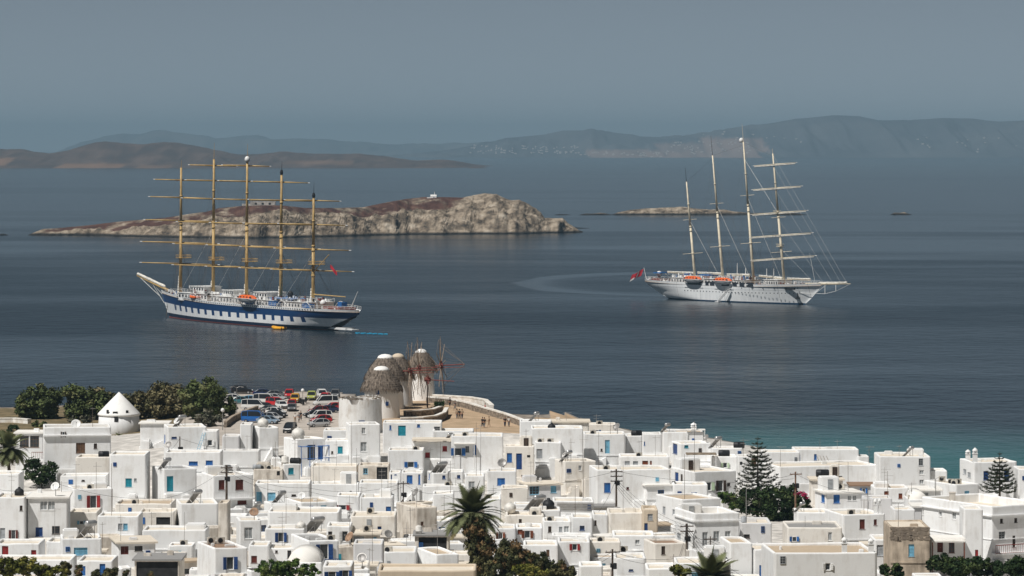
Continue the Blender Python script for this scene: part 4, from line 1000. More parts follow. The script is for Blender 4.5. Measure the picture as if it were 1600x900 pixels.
# ---- fittings that belong to single houses
def on_front(h, px, py, out=0.0):
    s = h['Y'] / F; u = (px - 800) * s - h['Cn'].x; u = u / max(.3, h['e'].x); q = h['Cn'] + h['e'] * u; return u, H - (py - Y0) / F * q.y
def rail_on(nm, x0, x1, yt, yb, out, m, name, step=.22, mid=()):
    h = HB[nm]; u0, zt = on_front(h, x0, yt); u1, _ = on_front(h, x1, yt); _, zb = on_front(h, x0, yb); b = MB()
    lbox(h, b, u0, u1, -out - .05, -out + .03, zt - .06, zt + .03); lbox(h, b, u0, u1, -out - .04, -out + .02, zb, zb + .06)
    fr = b.build(name, m, h['o']); n = int((u1 - u0) / step)
    for i in range(n + 1):
        v = MB(); u = lerp(u0, u1, i / n); v.tube(local(h, u, -out, zb), local(h, u, -out, zt), .022, .022, 4); v.build('baluster', m, fr)
    f = MB(); lbox(h, f, u0, u1, -out - .12, .04, zb - .22, zb - .004); f.build('balcony_floor', WALLS['w'], fr)
rail_on('white house with three maroon windows and balcony', 332, 392, 769, 779, .9, PAINT['w'], 'balcony_rail', .3)
rail_on('large cream house with red balcony rail', 1548, 1606, 851, 864, 1.1, mat('red_iron', (.28, .05, .04), .6, .2, 3), 'balcony_rail', .3)
rail_on('white house with tall navy balcony doors', 505, 527, 873, 881, .7, PAINT['n'], 'balcony_rail', .22)
rail_on('brown glazed veranda house at the left edge', 50, 68, 706, 718, .6, PAINT['d'], 'balcony_rail', .3)
def slab_on(nm, x0, x1, yt, out, depth, m, name, thick=.14, posts=(), pm=None, base=None):
    h = HB[nm]; u0, zt = on_front(h, x0, yt); u1, _ = on_front(h, x1, yt); b = MB(); lbox(h, b, u0, u1, -out, -out + depth, zt - thick, zt); o = b.build(name, m, h['o'])
    for u in (u0 + .1, u1 - .1) if posts else ():
        p = MB(); zb_ = (H - (base - Y0) / F * h['Y']) if base else ground(*h['Cn']); p.tube(local(h, u, -out + .1, zb_), local(h, u, -out + .1, zt - thick), .07, .07, 6); p.build('post', pm or m, o)
    return h, o, u0, u1, zt
AWN = mat('brown_awning', (0.27, 0.215, 0.155), .9, .25, 2, .3)
slab_on('upper white storey with mint shutters by pine', 1072, 1119, 708, 1.6, 3.0, AWN, 'awning', .16, True, PAINT['w'], 735)
slab_on('white pergola house with two red doors', 644, 710, 685, 1.4, 4.0, ROOFS['c'], 'canopy', .3, True, WALLS['w'])
slab_on('white veranda house with maroon doors', 1454, 1506, 843, 1.5, 2.0, ROOFS['w'], 'veranda_roof', .2, True, PAINT['d'])
slab_on('white house with wide brown awning and papered windows', 1424, 1472, 765, 1.0, 2.2, ROOFS['w'], 'awning', .14, True, PAINT['w'])
slab_on('white house with roof pergola and capped chimney', 1072, 1102, 671, .4, 2.0, ROOFS['w'], 'pergola', .14, True, PAINT['w'], 690)
slab_on('white house with recessed blue shuttered terrace', 709, 742, 692, 1.0, 1.4, ROOFS['w'], 'canopy', .12, True, PAINT['w'])
h = HB['white house with blue pergola and navy door']
for x in (466, 479, 496, 508):
    u, zt = on_front(h, x, 697); b = MB(); b.tube(local(h, u, -1.2, h['zb'] + .5), local(h, u, -1.2, zt), .06, .06, 5); b.tube(local(h, u, -1.3, zt), local(h, u, .0, zt), .06, .06, 5); b.build('pergola_post', PAINT['b'], h['o'])
u0, zt = on_front(h, 464, 698); u1, _ = on_front(h, 509, 698); b = MB(); b.tube(local(h, u0, -1.2, zt + .06), local(h, u1, -1.2, zt + .06), .07, .07, 5); b.tube(local(h, u0, -1.2, zt - 1.9), local(h, u1, -1.2, zt - 1.9), .04, .04, 5); b.build('pergola_beam', PAINT['b'], h['o'])
h = HB['white house with slatted terrace fence']; u0, z1 = on_front(h, 870, 786); u1, z0 = on_front(h, 926, 796)
for k in range(5): b = MB(); z = lerp(z0, z1, k / 4); lbox(h, b, u0, u1, -.12, -.07, z - .05, z + .05); b.build('fence_slat', mat('grey_slat', (.33, .31, .29), .8, .2, 2), h['o'])
h = HB['panelled white house with leaning poles by sea']
for x in (1278, 1283, 1288, 1293): u, z1 = on_front(h, x - 2, 712); u2, z0 = on_front(h, x + 4, 727); b = MB(); b.tube(local(h, u2, -1.0, z0), local(h, u, -.05, z1), .05, .04, 5); b.build('leaning_pole', mat('pole_wood', (.3, .26, .22), .8, .2, 3), h['o'])
h = HB['small white roof room with blue ladder']; b = MB()
for dx in (-2, 2): u, z1 = on_front(h, 319 + dx, 676); u2, z0 = on_front(h, 310 + dx, 704); b.tube(local(h, u2, -1.2, z0), local(h, u, -.05, z1), .05, .05, 4)
for k in range(7): t = k / 7; u, z = on_front(h, lerp(308, 317, t), lerp(704, 676, t)); u2, _ = on_front(h, lerp(312, 321, t), 690); b.tube(local(h, u, -1.2 + t, z), local(h, u2, -1.2 + t, z), .03, .03, 4)
b.build('ladder', PAINT['l'], h['o'])

# rubble showing at the top of the unplastered house; cornice of the large house
h = HB['unplastered stone house with sky blue shutter']; b = MB(); rb = random.Random(8)
for _ in range(330):
    u = rb.uniform(.1, h['W'] - .1); z = h['zt'] - .12 - 1.5 * rb.random() ** 1.6; lbox(h, b, u - rb.uniform(.08, .2), u + rb.uniform(.08, .2), -rb.uniform(.02, .07), .05, z - rb.uniform(.05, .11), z + rb.uniform(.05, .1))
struct(b.build('rubble', plaster('dark_rubble', (0.27, 0.225, 0.18), .9, (0.12, 0.10, 0.085)), h['o']), 'stuff')
h = HB['large cream house with red balcony rail']
for zf, pr, th_ in ((1.25, .28, .2), (4.3, .08, .12)):
    z = h['zt'] - zf; soft(h, 'cornice', WALLS['w'], -pr, h['W'] + .1, -pr, .05, z - th_ / 2, z + th_ / 2, .06); soft(h, 'cornice', WALLS['w'], -pr - .003, .05, .06, h['d'], z - th_ / 2 + .002, z + th_ / 2 - .002, .06)
h = HB['grand white house with three grey glazed doors']; z = h['zt'] - 1.05
soft(h, 'cornice', WALLS['w'], -.2, h['W'] + .2, -.22, .05, z - .12, z + .12, .06); soft(h, 'cornice', WALLS['w'], -.223, .05, .06, h['d'], z - .118, z + .118, .06)
h = HB['long white house with grey front below round mill']; z = h['zt'] - 1.3
soft(h, 'cornice', WALLS['w'], -.1, h['W'] + .1, -.45, .05, z - .12, z + .12, .06)
# ------------------------------------------------------------------ the two tall ships
class Ship:
    def __init__(s, stern, bow):
        a, b = PZ(*stern, 0), PZ(*bow, 0)
        s.A = a; s.ax = (b - a).normalized(); s.L = (b - a).length
        s.port = Vector((-s.ax.y, s.ax.x, 0)); s.rz = math.atan2(s.ax.y, s.ax.x)
        s.mid = a + s.ax * s.L / 2
    def S(s, px, y=0.0):
        """station (metres from midships, towards the bow) of a photo column, at lateral offset y (port +)"""
        o = s.mid + s.port * y; k = (px - 800) / F
        return (k * o.y - o.x) / (s.ax.x - k * s.ax.y)
    def Z(s, px, py, y=0.0):
        x = s.S(px, y); Y = (s.mid + s.port * y + s.ax * x).y
        return H - (py - Y0) / F * Y
    def pt(s, px, py, y=0.0): return Vector((s.S(px, y), y, s.Z(px, py, y)))
    def w2l(s, v): return Vector((v.dot(s.ax), v.dot(s.port), v.z))
    def world(s, p): return s.mid + s.ax * p[0] + s.port * p[1] + Vector((0, 0, p[2]))
def hull(parent, name, x_st, x_wl0, x_wl1, x_bow, hb, zs, zm, zb, mats, cutpow=1.5, run=0.3, bulw=0.9, flare=1.12):
    """x_st stern end of the counter, x_wl0/x_wl1 waterline ends, x_bow stem head; zs/zm/zb deck heights"""
    NX = 90; rows = [-0.35, -0.12, 0.0, 0.08, 0.2, 0.35, 0.5, 0.65, 0.8, 0.9, 1.0]
    def sheer(x):
        t = (x - x_st) / (x_bow - x_st)
        return zm + (zs - zm) * max(0, 1 - t / 0.45) ** 2 + (zb - zm) * max(0, (t - 0.5) / 0.5) ** 1.8
    vs = []; at = []; fs = []
    for sd in (1, -1):
        for i in range(NX + 1):
            x = lerp(x_st, x_bow, i / NX); zt = sheer(x)
            if x < x_wl0: zlow = zt * 0.55 * ((x_wl0 - x) / (x_wl0 - x_st)) ** 0.9 + 0.25 * zt * (x_wl0 - x) / (x_wl0 - x_st)
            elif x > x_wl1: zlow = zt * min(1, ((x - x_wl1) / (x_bow - x_wl1))) ** 1.15
            else: zlow = -3.0
            for r in rows:
                z = zt * r if r >= 0 else 3.0 * r * 2.6
                z = max(z, zlow if zlow > -3 else z)
                v = z / zt
                k = min(1.0, max(0.0, v))
                # half breadth: full at deck, finer at the waterline towards the ends
                xe0 = lerp(x_wl0 - 4, x_st - 0.5, k ** 0.5); xe1 = lerp(x_wl1, x_bow + 0.01, k ** 1.1)
                ta = max(0.0, (x - xe0) / (x_bow - x_st)); tb = max(0.0, (xe1 - x) / (x_bow - x_st))
                f = min(1.0, ta / run) ; f = math.sin(f * math.pi / 2) ** (0.75 if k > .6 else 1.0)
                g = math.sin(min(1.0, tb / 0.42) * math.pi / 2) ** 0.9
                w = hb * f * g * (1.0 if z >= 0 else max(0.0, 1 + z / 9)) * (0.93 + 0.07 * k * flare)
                if sd == 1 or True: vs.append((x, sd * max(0.02, w), z)); at.append(v)
    n = len(rows); N1 = (NX + 1) * n
    for q in range(2):
        for i in range(NX):
            for j in range(n - 1):
                a = q * N1 + i * n + j; f = (a, a + n, a + n + 1, a + 1); fs.append(f if q else f[::-1])
    # counter / transom closing
    for j in range(n - 1): fs.append((j, j + 1, N1 + j + 1, N1 + j))
    me = bpy.data.meshes.new('hull'); me.from_pydata(vs, [], fs)
    a = me.attributes.new('height', 'FLOAT', 'POINT'); a.data.foreach_set('value', at)
    me.polygons.foreach_set('use_smooth', [True] * len(fs)); me.materials.append(mats[0])
    o = link('hull', me, parent)
    # deck
    db = MB(); ps = []
    for i in range(NX + 1):
        p = vs[i * n + n - 1]; ps.append((p[0], p[1], p[2] - bulw)); ps.append((p[0], -p[1], p[2] - bulw))
    db.add(ps, [(2*i, 2*i+1, 2*i+3, 2*i+2) for i in range(NX)]); db.build('deck', mats[1], parent)
    return sheer, (lambda x: max(0.3, abs(vs[max(0, min(NX, int(round((x - x_st) / (x_bow - x_st) * NX)))) * n + n - 1][1])))
def hull_paint(name, kind, a=0.0, b=0.0, nblk=0):
    m = bpy.data.materials.new(name); m.use_nodes = True
    nt, bs = nodes(m); N = nt.nodes.new; L = nt.links.new
    at = N('ShaderNodeAttribute'); at.attribute_name = 'height'; v = at.outputs['Fac']
    tc = N('ShaderNodeTexCoord'); sp = N('ShaderNodeSeparateXYZ'); L(tc.outputs['Object'], sp.inputs[0])
    def mt(op, p, q=None):
        x = N('ShaderNodeMath'); x.operation = op
        for s_, k in ((x.inputs[0], p), (x.inputs[1], q)):
            if k is None: continue
            if isinstance(k, (int, float)): s_.default_value = k
            else: L(k, s_)
        return x.outputs[0]
    def mix(f, p, q):
        x = N('ShaderNodeMix'); x.data_type = 'RGBA'; L(f, x.inputs[0])
        for s_, k in ((x.inputs[6], p), (x.inputs[7], q)):
            if isinstance(k, tuple): s_.default_value = (*k, 1)
            else: L(k, s_)
        return x.outputs[2]
    mp = N('ShaderNodeMapping'); mp.inputs['Scale'].default_value = (1, 1, 0.25); L(tc.outputs['Object'], mp.inputs[0])
    n = N('ShaderNodeTexNoise'); n.inputs['Scale'].default_value = 0.7; n.inputs['Detail'].default_value = 5; L(mp.outputs[0], n.inputs['Vector'])
    ra = N('ShaderNodeValToRGB'); ra.color_ramp.elements[0].position = 0.35; ra.color_ramp.elements[1].position = 0.65
    ra.color_ramp.elements[0].color = (0.74, 0.765, 0.785, 1); ra.color_ramp.elements[1].color = (0.85, 0.865, 0.87, 1); L(n.outputs['Fac'], ra.inputs['Fac'])
    c = ra.outputs[0]
    if kind == 'band':
        blue = (0.009, 0.048, 0.15)
        band = mt('MULTIPLY', mt('GREATER_THAN', v, 0.57), mt('LESS_THAN', v, 0.885))
        per = (b - a) / nblk
        fr = mt('FRACT', mt('DIVIDE', mt('SUBTRACT', sp.outputs[0], a), per))
        blk = mt('MULTIPLY', mt('LESS_THAN', fr, 0.33), mt('MULTIPLY', mt('GREATER_THAN', v, 0.34), mt('LESS_THAN', v, 0.58)))
        rng = mt('MULTIPLY', mt('GREATER_THAN', sp.outputs[0], min(a, b) - 0.1), mt('LESS_THAN', sp.outputs[0], max(a, b) + abs(per) * .3))
        c = mix(mt('MAXIMUM', band, mt('MULTIPLY', blk, rng)), c, blue)
        c = mix(mt('LESS_THAN', v, 0.18), c, (0.010, 0.022, 0.05))
        c = mix(mt('LESS_THAN', v, 0.035), c, (0.28, 0.07, 0.05))
    else:
        c = mix(mt('LESS_THAN', v, 0.07), c, (0.012, 0.05, 0.11))
        lin = mt('MULTIPLY', mt('GREATER_THAN', v, 0.69), mt('LESS_THAN', v, 0.705))
        c = mix(lin, c, (0.35, 0.38, 0.40))
        seam = mt('LESS_THAN', mt('FRACT', mt('DIVIDE', sp.outputs[0], 14.0)), 0.008)
        c = mix(seam, c, (0.25, 0.25, 0.25))
    L(c, bs.inputs['Base Color']); bs.inputs['Roughness'].default_value = 0.35
    return m
GOLD = mat('varnished_spar', (0.52, 0.36, 0.15), 0.5, 0.12, 0.6, col2=(0.40, 0.26, 0.10))
CREAM = mat('cream_spar', (0.72, 0.64, 0.49), 0.5, 0.1, 0.6)
SAILC = mat('furled_canvas', (0.78, 0.75, 0.68), 0.85, 0.15, 1.2)
SHIPW = mat('ship_white', (0.78, 0.78, 0.77), 0.45, 0.08, 0.5)
TEAK = mat('teak_deck', (0.33, 0.22, 0.14), 0.8, 0.2, 0.6)
ROPE = mat('rigging_rope', (0.13, 0.12, 0.11), 0.8, 0.1, 1)
ROPEW = mat('white_rope', (0.62, 0.62, 0.60), 0.7, 0.1, 1)
ORANGE = mat('lifeboat_orange', (0.72, 0.13, 0.025), 0.5, 0.12, 0.8)
GREYH = mat('lifeboat_hull', (0.50, 0.52, 0.54), 0.45, 0.1, 0.8)
BLUEC = mat('blue_canvas', (0.02, 0.13, 0.38), 0.8, 0.15, 0.8)
FLAGR = mat('ensign_red', (0.60, 0.03, 0.05), 0.8, 0.05, 1)
MAHOG = mat('mahogany_trim', (0.22, 0.05, 0.035), 0.5, 0.15, 1)
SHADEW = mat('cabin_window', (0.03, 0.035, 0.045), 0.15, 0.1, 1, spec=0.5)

def mast(parent, p0, p1, r0, r1, m, yards=(), ydir=None, pole=None, cap=None, sail=None, yr=0.27):
    mb = MB(); mb.tube(p0, lerp(p0, p1, .55), r0, lerp(r0, r1, .4), 10, 0); mb.tube(lerp(p0, p1, .55), p1, lerp(r0, r1, .4), r1, 10, 0)
    for t in (.3, .52, .56, .78): q = lerp(p0, p1, t); mb.tube(q - Vector((0, 0, .35)), q + Vector((0, 0, .35)), lerp(r0, r1, t) * 1.35, lerp(r0, r1, t) * 1.35, 8)
    ms = mb.build('mast', m, parent, True)
    if pole is not None: MB().tube(p1, pole, .11, .05, 6).build('topmast_pole', cap or m, ms)
    for z, hl in yards:
        t = (z - p0.z) / (p1.z - p0.z); c = lerp(p0, p1, t) + Vector((0.75, 0, 0)); yb = MB()
        a, b = c - ydir * hl, c + ydir * hl
        yb.tube(c, lerp(c, a, .94), yr, yr * .55, 8); yb.tube(c, lerp(c, b, .94), yr, yr * .55, 8)
        yo = yb.build('yard', m, ms, True)
        tb = MB()
        for e in (a, b): q = lerp(c, e, .94); tb.tube(q, e, yr * .58, yr * .5, 8)
        tb.build('yard_tip', SHIPW, yo)
        if sail:
            sb = MB(); n = 16
            for side in (a, b):
                prev = None
                for i in range(n + 1):
                    q = lerp(c, side, i / n * .92) + Vector((-.1, 0, -.42 + .09 * nz(i * .9, z))); rr_ = .34 * (1 - .45 * i / n) * (1 + .25 * nz(i * 1.3, z, 2))
                    if prev: sb.tube(prev[0], q, prev[1], rr_, 6)
                    prev = (q, rr_)
            sb.build('furled_sail', sail, yo, True)
    return ms
def fighting_top(ms, c, m, w=2.4, back=0):
    b = MB()
    for z in (0.0, 1.0):
        for a, q in (((-w, -w), (w, -w)), ((w, -w), (w, w)), ((w, w), (-w, w)), ((-w, w), (-w, -w))):
            b.tube(c + Vector((a[0] - back, a[1], z)), c + Vector((q[0] - back, q[1], z)), .06, .06, 4)
    for i in range(9):
        t = -w + 2 * w * i / 8
        for q in ((t, -w), (t, w), (-w, t), (w, t)): b.tube(c + Vector((q[0] - back, q[1], 0)), c + Vector((q[0] - back, q[1], 1.0)), .035, .035, 4)
    b.box(c.x - w - back, c.x + w - back, c.y - w, c.y + w, c.z - .12, c.z - .04)
    b.build('mast_top', m, ms)
def deckhouse(parent, x0, x1, hw, z0, z1, nwin, name='deckhouse', m=None, roof_over=.3):
    b = MB(); b.box(x0, x1, -hw, hw, z0, z1); b.box(x0 - roof_over, x1 + roof_over, -hw - roof_over, hw + roof_over, z1 + .003, z1 + .16)
    o = b.build(name, m or SHIPW, parent)
    wb = MB(); st = (x1 - x0) / nwin; zh = z1 - z0
    for i in range(nwin):
        xa = x0 + st * (i + .22); xb = x0 + st * (i + .78)
        for s in (-1, 1): wb.box(xa, xb, s * hw - .03, s * hw + .03, z0 + zh * .42, z0 + zh * .8)
    struct(wb.build('cabin_window', SHADEW, o), 'stuff'); return o
def rails(parent, sheer, hb, x0, x1, h=1.0, st=2.0, zoff=0.0, m=None):
    b = MB(); n = max(2, int((x1 - x0) / st))
    for s in (-1, 1):
        P_ = [Vector((x, s * (hb(x) - .15), sheer(x) + zoff)) for x in [lerp(x0, x1, i / n) for i in range(n + 1)]]
        for q in P_: b.tube(q, q + Vector((0, 0, h)), .045, .045, 4)
        for k in (.5, 1.0):
            for p, q in zip(P_, P_[1:]): b.tube(p + Vector((0, 0, h * k)), q + Vector((0, 0, h * k)), .045, .045, 4, 0, False)
    return struct(b.build('deck_rail', m or SHIPW, parent), 'stuff')
def lifeboat(label, loc, rz, ln, group):
    t = thing('lifeboat', label, 'lifeboat', loc, rz, group)
    def shell(za, zb, top, sc):
        vs = []; n = 14; rows = 7
        for i in range(n + 1):
            x = -ln/2 + ln * i / n; w = sc * 1.45 * max(0.05, 1 - abs(2 * i / n - 1) ** 3)
            for j in range(rows):
                a = math.pi * j / (rows - 1)
                vs.append((x, -w * math.cos(a), (zb - za) * math.sin(a) ** .7 * max(.1, 1 - abs(2*i/n - 1) ** 4) * (1 if top else -1) + (za if top else zb)))
        return vs, [(i*rows+j, i*rows+j+1, (i+1)*rows+j+1, (i+1)*rows+j) for i in range(n) for j in range(rows - 1)]
    v, f = shell(0, 1.5, False, 1.0); MB().add(v, f).build('boat_hull', GREYH, t, True)
    v, f = shell(1.5, 2.75, True, 1.0); c = MB().add(v, f).build('canopy', ORANGE, t, True)
    b = MB(); 
    for i in range(5):
        x = -ln * .32 + ln * .16 * i
        for s in (-1, 1): b.cbox((x, s * 1.25, 2.05), ln * .07, .25, .35)
    struct(b.build('canopy_window', SHADEW, c), 'stuff')
    b = MB(); b.box(-ln/2, ln/2, -1.5, -1.42, 1.42, 1.58); b.box(-ln/2, ln/2, 1.42, 1.5, 1.42, 1.58); b.build('rub_rail', SHIPW, t)
    return t
def davit(parent, x, side, hw, z0, h=4.0, reach=2.2):
    b = MB(); pts = []
    for i in range(8):
        a = math.pi / 2 * i / 7
        pts.append(Vector((x, side * (hw - .4 + reach * (1 - math.cos(a))), z0 + h * .5 + h * .5 * math.sin(a))))
    b.tube((x, side * (hw - .4), z0), pts[0], .17, .17, 6); b.path(pts, .16, 6); b.build('davit', SHIPW, parent)
def clutter(parent, rnd, x0, x1, hw, z, n, mats, hb):
    """deck gear: lockers, winches, benches, vents, one mesh per colour"""
    bs = [MB() for _ in mats]
    for _ in range(n):
        k = rnd.choices(range(len(mats)), [5, 2, 1.2, .8][:len(mats)])[0]; x = rnd.uniform(x0, x1); h_ = max(.2, min(hw, hb(x) - 1.3)); y = rnd.uniform(-h_, h_)
        zz = z(x)
        if rnd.random() < .45: bs[k].tube((x, y, zz), (x, y, zz + rnd.uniform(.7, 1.9)), rnd.uniform(.15, .4), None, 7)
        else: bs[k].cbox((x, y, zz + .45), rnd.uniform(.5, 1.8), rnd.uniform(.4, 1.2), rnd.uniform(.7, 1.2))
    for b, m, nm in zip(bs, mats, ('locker', 'deck_chair', 'winch', 'ventilator')): struct(b.build(nm, m, parent), 'stuff')

def ship_blue():
    s = Ship((522, 516), (265, 495.6)); L2 = s.L / 2
    t = thing('sailing_ship', 'five masted sailing ship, white hull with navy blue chequered band, golden spars', 'sailing ship', s.mid, s.rz)
    xst, xbow = s.S(561.5), s.S(252)
    pa, pb = s.S(470, 8.2), s.S(268.0, 5.0)
    sheer, hb = hull(t, 'hull', xst, -L2 + 2, L2, xbow, 8.2, 7.4, 7.3, 9.6, (hull_paint('blue_band_hull', 'band', pa, pb, 16), TEAK), run=0.24)
    ws = MB()                                           # portholes in the blocks and the upper strip
    for i in range(70):
        x = lerp(pa - 6, pb - 4, i / 69)
        for sd in (1, -1): ws.cbox((x, sd * (hb(x) * 0.99 + .03), sheer(x) * .94), .5, .12, .34)
    struct(ws.build('porthole', SHADEW, t), 'stuff')
    # bowsprit with furled jibs
    b0, b1 = Vector((xbow - 6, 0, 9.6)), s.pt(214.5, 430.5)
    bs = MB().tube(b0, b1, .55, .3, 8).build('bowsprit', GOLD, t, True)
    sb = MB(); prev = None
    for i in range(22):
        q = lerp(b0, b1, .12 + .86 * i / 21) + Vector((0, 0, .75)); r = .5 + .35 * abs(nz(i * .8, 1)) - (.0 if i else .2)
        if prev: sb.tube(prev[0], q, prev[1], r, 7)
        prev = (q, r)
    sb.build('furled_jib', SAILC, bs, True)
    nb = MB()
    for k in (-1, 1): nb.tube(lerp(b0, b1, .95), Vector((xbow - 3, k * 2.2, 7.6)), .1, .1, 5); nb.tube(lerp(b0, b1, .55), Vector((L2 + 2, k * 1.2, 5.2)), .08, .08, 5)
    for i in range(14): q = lerp(b0, b1, .2 + .05 * i); nb.tube(q, q + Vector((0, 1.5 - .07 * i, -1.6 + .05 * i)), .04, .04, 3); nb.tube(q, q + Vector((0, -1.5 + .07 * i, -1.6 + .05 * i)), .04, .04, 3)
    struct(nb.build('bowsprit_net', ROPEW, bs), 'stuff')
    # masts: base px, top px, pole top py, yards (py at the mast, half length px)
    spec = [((282, 449), (287.8, 262), 250, [(412.1, 63), (379.2, 62.5), (344.8, 57.5), (308.7, 50), (281.4, 42)]),
            ((333, 455), (335.2, 249), 223, [(415.6, 64), (382.4, 63), (347.9, 57.6), (310.8, 50), (282.3, 44), (258.7, 39)]),
            ((385, 449), (386.3, 252), 225, [(418, 64), (384.5, 63), (349.5, 58), (312.2, 51), (283.4, 45), (258.9, 39)]),
            ((438.7, 457), (440.8, 270), 252, [(420.5, 65), (387.3, 64), (350.4, 59), (313.1, 52), (284.6, 46)]),
            ((489, 470), (491.4, 306), 284, [(422.8, 66), (389.7, 61), (350.9, 55), (313.3, 45)])]
    yd = s.w2l(Vector((1, 0, -0.030))).normalized(); tops = []
    for k, (pb_, pt_, pp, ys) in enumerate(spec):
        p0 = s.pt(*pb_); p0.z = sheer(p0.x) - 1; p1 = s.pt(*pt_); p1.x = p0.x - (p1.z - p0.z) * .012
        pole = s.pt(pt_[0] + .6, pp); pole.x = p1.x - .3
        Ym = s.world(p0).y
        yl = [(s.Z(pb_[0] + (pt_[0] - pb_[0]) * .3, py), hp / F * Ym) for py, hp in ys]
        ms = mast(t, p0, p1, .62, .36, GOLD, yl, yd, pole, BLACKP if k > 2 else GOLD)
        zt = yl[0][0] + 2.2; fighting_top(ms, lerp(p0, p1, (zt - p0.z) / (p1.z - p0.z)), GOLD, 2.1, 2.2)
        if k == 2: MB().lathe([(.0, 0), (.8, .05), (.95, .8), (.8, 1.5), (.4, 1.9), (.02, 2.0)], 10, 0, p1 + Vector((0, 0, -.2))).build('radome', SHIPW, ms, True)
        if k > 2: MB().lathe([(.5, 0), (.6, .8), (.35, 1.6)], 8, 0, p1 + Vector((0, 0, -.6))).build('masthead_cap', BLACKP, ms)
        fb = MB(); prev = None
        for i in range(8):
            q = p0 + Vector((.9, 0, 1 + i * .9)); r = .75 - .06 * i + .12 * nz(i * 1.1, k)
            if prev: fb.tube(prev[0], q, prev[1], r, 7)
            prev = (q, r)
        fb.build('bundled_staysail', SAILC, ms, True)
        tops.append((p0, p1))
    # spanker boom, gaff, ensign
    p0, p1 = tops[4]
    MB().tube(Vector((p0.x - .6, 0, s.Z(491, 460))), s.pt(540, 464), .22, .16, 7).build('spanker_boom', GOLD, t)
    ga = MB().tube(lerp(p0, p1, .33), s.pt(514, 398), .2, .13, 7).build('gaff', GOLD, t)
    f0 = s.pt(516, 413); fb = MB(); n = 6
    vs = [f0 + s.w2l(Vector((i * .38, .1 * math.sin(i * 1.4), -j * .45 - i * .42 + .12 * math.sin(i * 1.1)))) for j in range(4) for i in range(n + 1)]
    fb.add(vs, [(j*(n+1)+i, j*(n+1)+i+1, (j+1)*(n+1)+i+1, (j+1)*(n+1)+i) for j in range(3) for i in range(n)]); fb.build('ensign', FLAGR, t)
    # deck structures
    zd = lambda x: sheer(x) - .9
    for a, b_, hw, h, nw in ((300, 345, 5.6, 2.5, 9), (352, 395, 5.8, 2.7, 9), (400, 452, 6.0, 2.6, 11), (462, 500, 5.4, 2.6, 8)):
        x0, x1 = sorted((s.S(a), s.S(b_))); z = zd((x0 + x1) / 2); deckhouse(t, x0, x1, hw, z - .2, z + h, nw)
    for a, b_, hw, h in ((312, 332, 3.6, 2.2), (362, 378, 3.4, 2.1), (412, 432, 3.8, 2.3)):
        x0, x1 = sorted((s.S(a), s.S(b_))); z = zd((x0 + x1) / 2) + 2.7; deckhouse(t, x0, x1, hw, z, z + h, 5, 'upper_deckhouse')
    x0, x1 = s.S(362), s.S(318); rb = MB()
    for s_ in (-1, 1):
        for i in range(7):
            x = lerp(s.S(505), s.S(295), i / 6)
            pts = [Vector((x - 4 + 8 * q / 8, s_ * 6.9, zd(x) + 1 + 1.9 * math.sin(math.pi * q / 8))) for q in range(9)]; rb.path(pts, .09, 5)
    struct(rb.build('awning_hoop', SHIPW, t), 'stuff')
    rails(t, sheer, hb, xst + 1, xbow - 5, 1.05, 2.2)
    rails(t, lambda x: sheer(x) + 1.9, lambda x: min(5.9, hb(x)), s.S(500), s.S(300), 1.0, 2.4)
    xa, xb_ = s.S(476), s.S(440); z = zd(xa) + 3.4
    ab = MB(); ab.box(xa, xb_, -2.5, 5.2, z, z + .12)
    for x in (xa + .2, xb_ - .2):
        for y in (-2.3, 5.0): ab.tube((x, y, z - 3), (x, y, z), .06, .06, 4)
    ab.build('blue_awning', BLUEC, t)
    for px_ in (425, 478, 388): x = s.S(px_, 6.5); MB().cbox((x, 5.6, zd(x) + 1.6), 5.5, 1.8, 1.3).build('blue_cover', BLUEC, t)
    x = s.S(454); MB().lathe([(1.0, 0), (1.0, 3.4), (.9, 4.1), (.45, 4.6), (.02, 4.7)], 10, 0, (x, 0, zd(x) + 1.2)).build('funnel', BLACKP, t)
    for px_, y in ((511, 1.5), (299, -1)): x = s.S(px_); MB().lathe([(.5, 0), (.5, .8), (1.0, 1.0), (1.1, 1.8), (.7, 2.5), (.02, 2.75)], 10, 0, (x, y, zd(x) + 1.0)).build('satellite_dome', SHIPW, t, True)
    x = s.S(535); MB().cbox((x, 0, zd(x) + 2.4), 2.6, 2.2, 1.6).build('blue_box', BLUEC, t)
    x0_, x1_ = sorted((s.S(544), s.S(516))); MB().box(x0_, x1_, -3.0, 3.0, zd(x0_) - .1, zd(x0_) + 1.5).build('aft_deckhouse', MAHOG, t)
    for px_ in (405, 366, 490): davit(t, s.S(px_, 7.5), 1, min(8, hb(s.S(px_, 7.5))), zd(0) + .3, 4.2, 2.0)
    MB().tube(s.pt(549, 480), s.pt(559, 456), .22, .12, 6).build('stern_crane', SHIPW, t)
    clutter(t, random.Random(11), s.S(545), s.S(262), 5.8, lambda x: zd(x) + (2.6 if s.S(500) < x < s.S(300) and abs(x) < 60 else 0), 210, (SHIPW, MAHOG, BLACKP, BLUEC), hb)
    MB().box(xst + 6, -L2 + 2, -1.8, 1.8, .5, 1.2).box(xst + 2.5, xst + 6, -1.4, 1.4, .55, .8).build('stern_platform', SHIPW, t)
    # rigging
    rg = MB(); rw = MB()
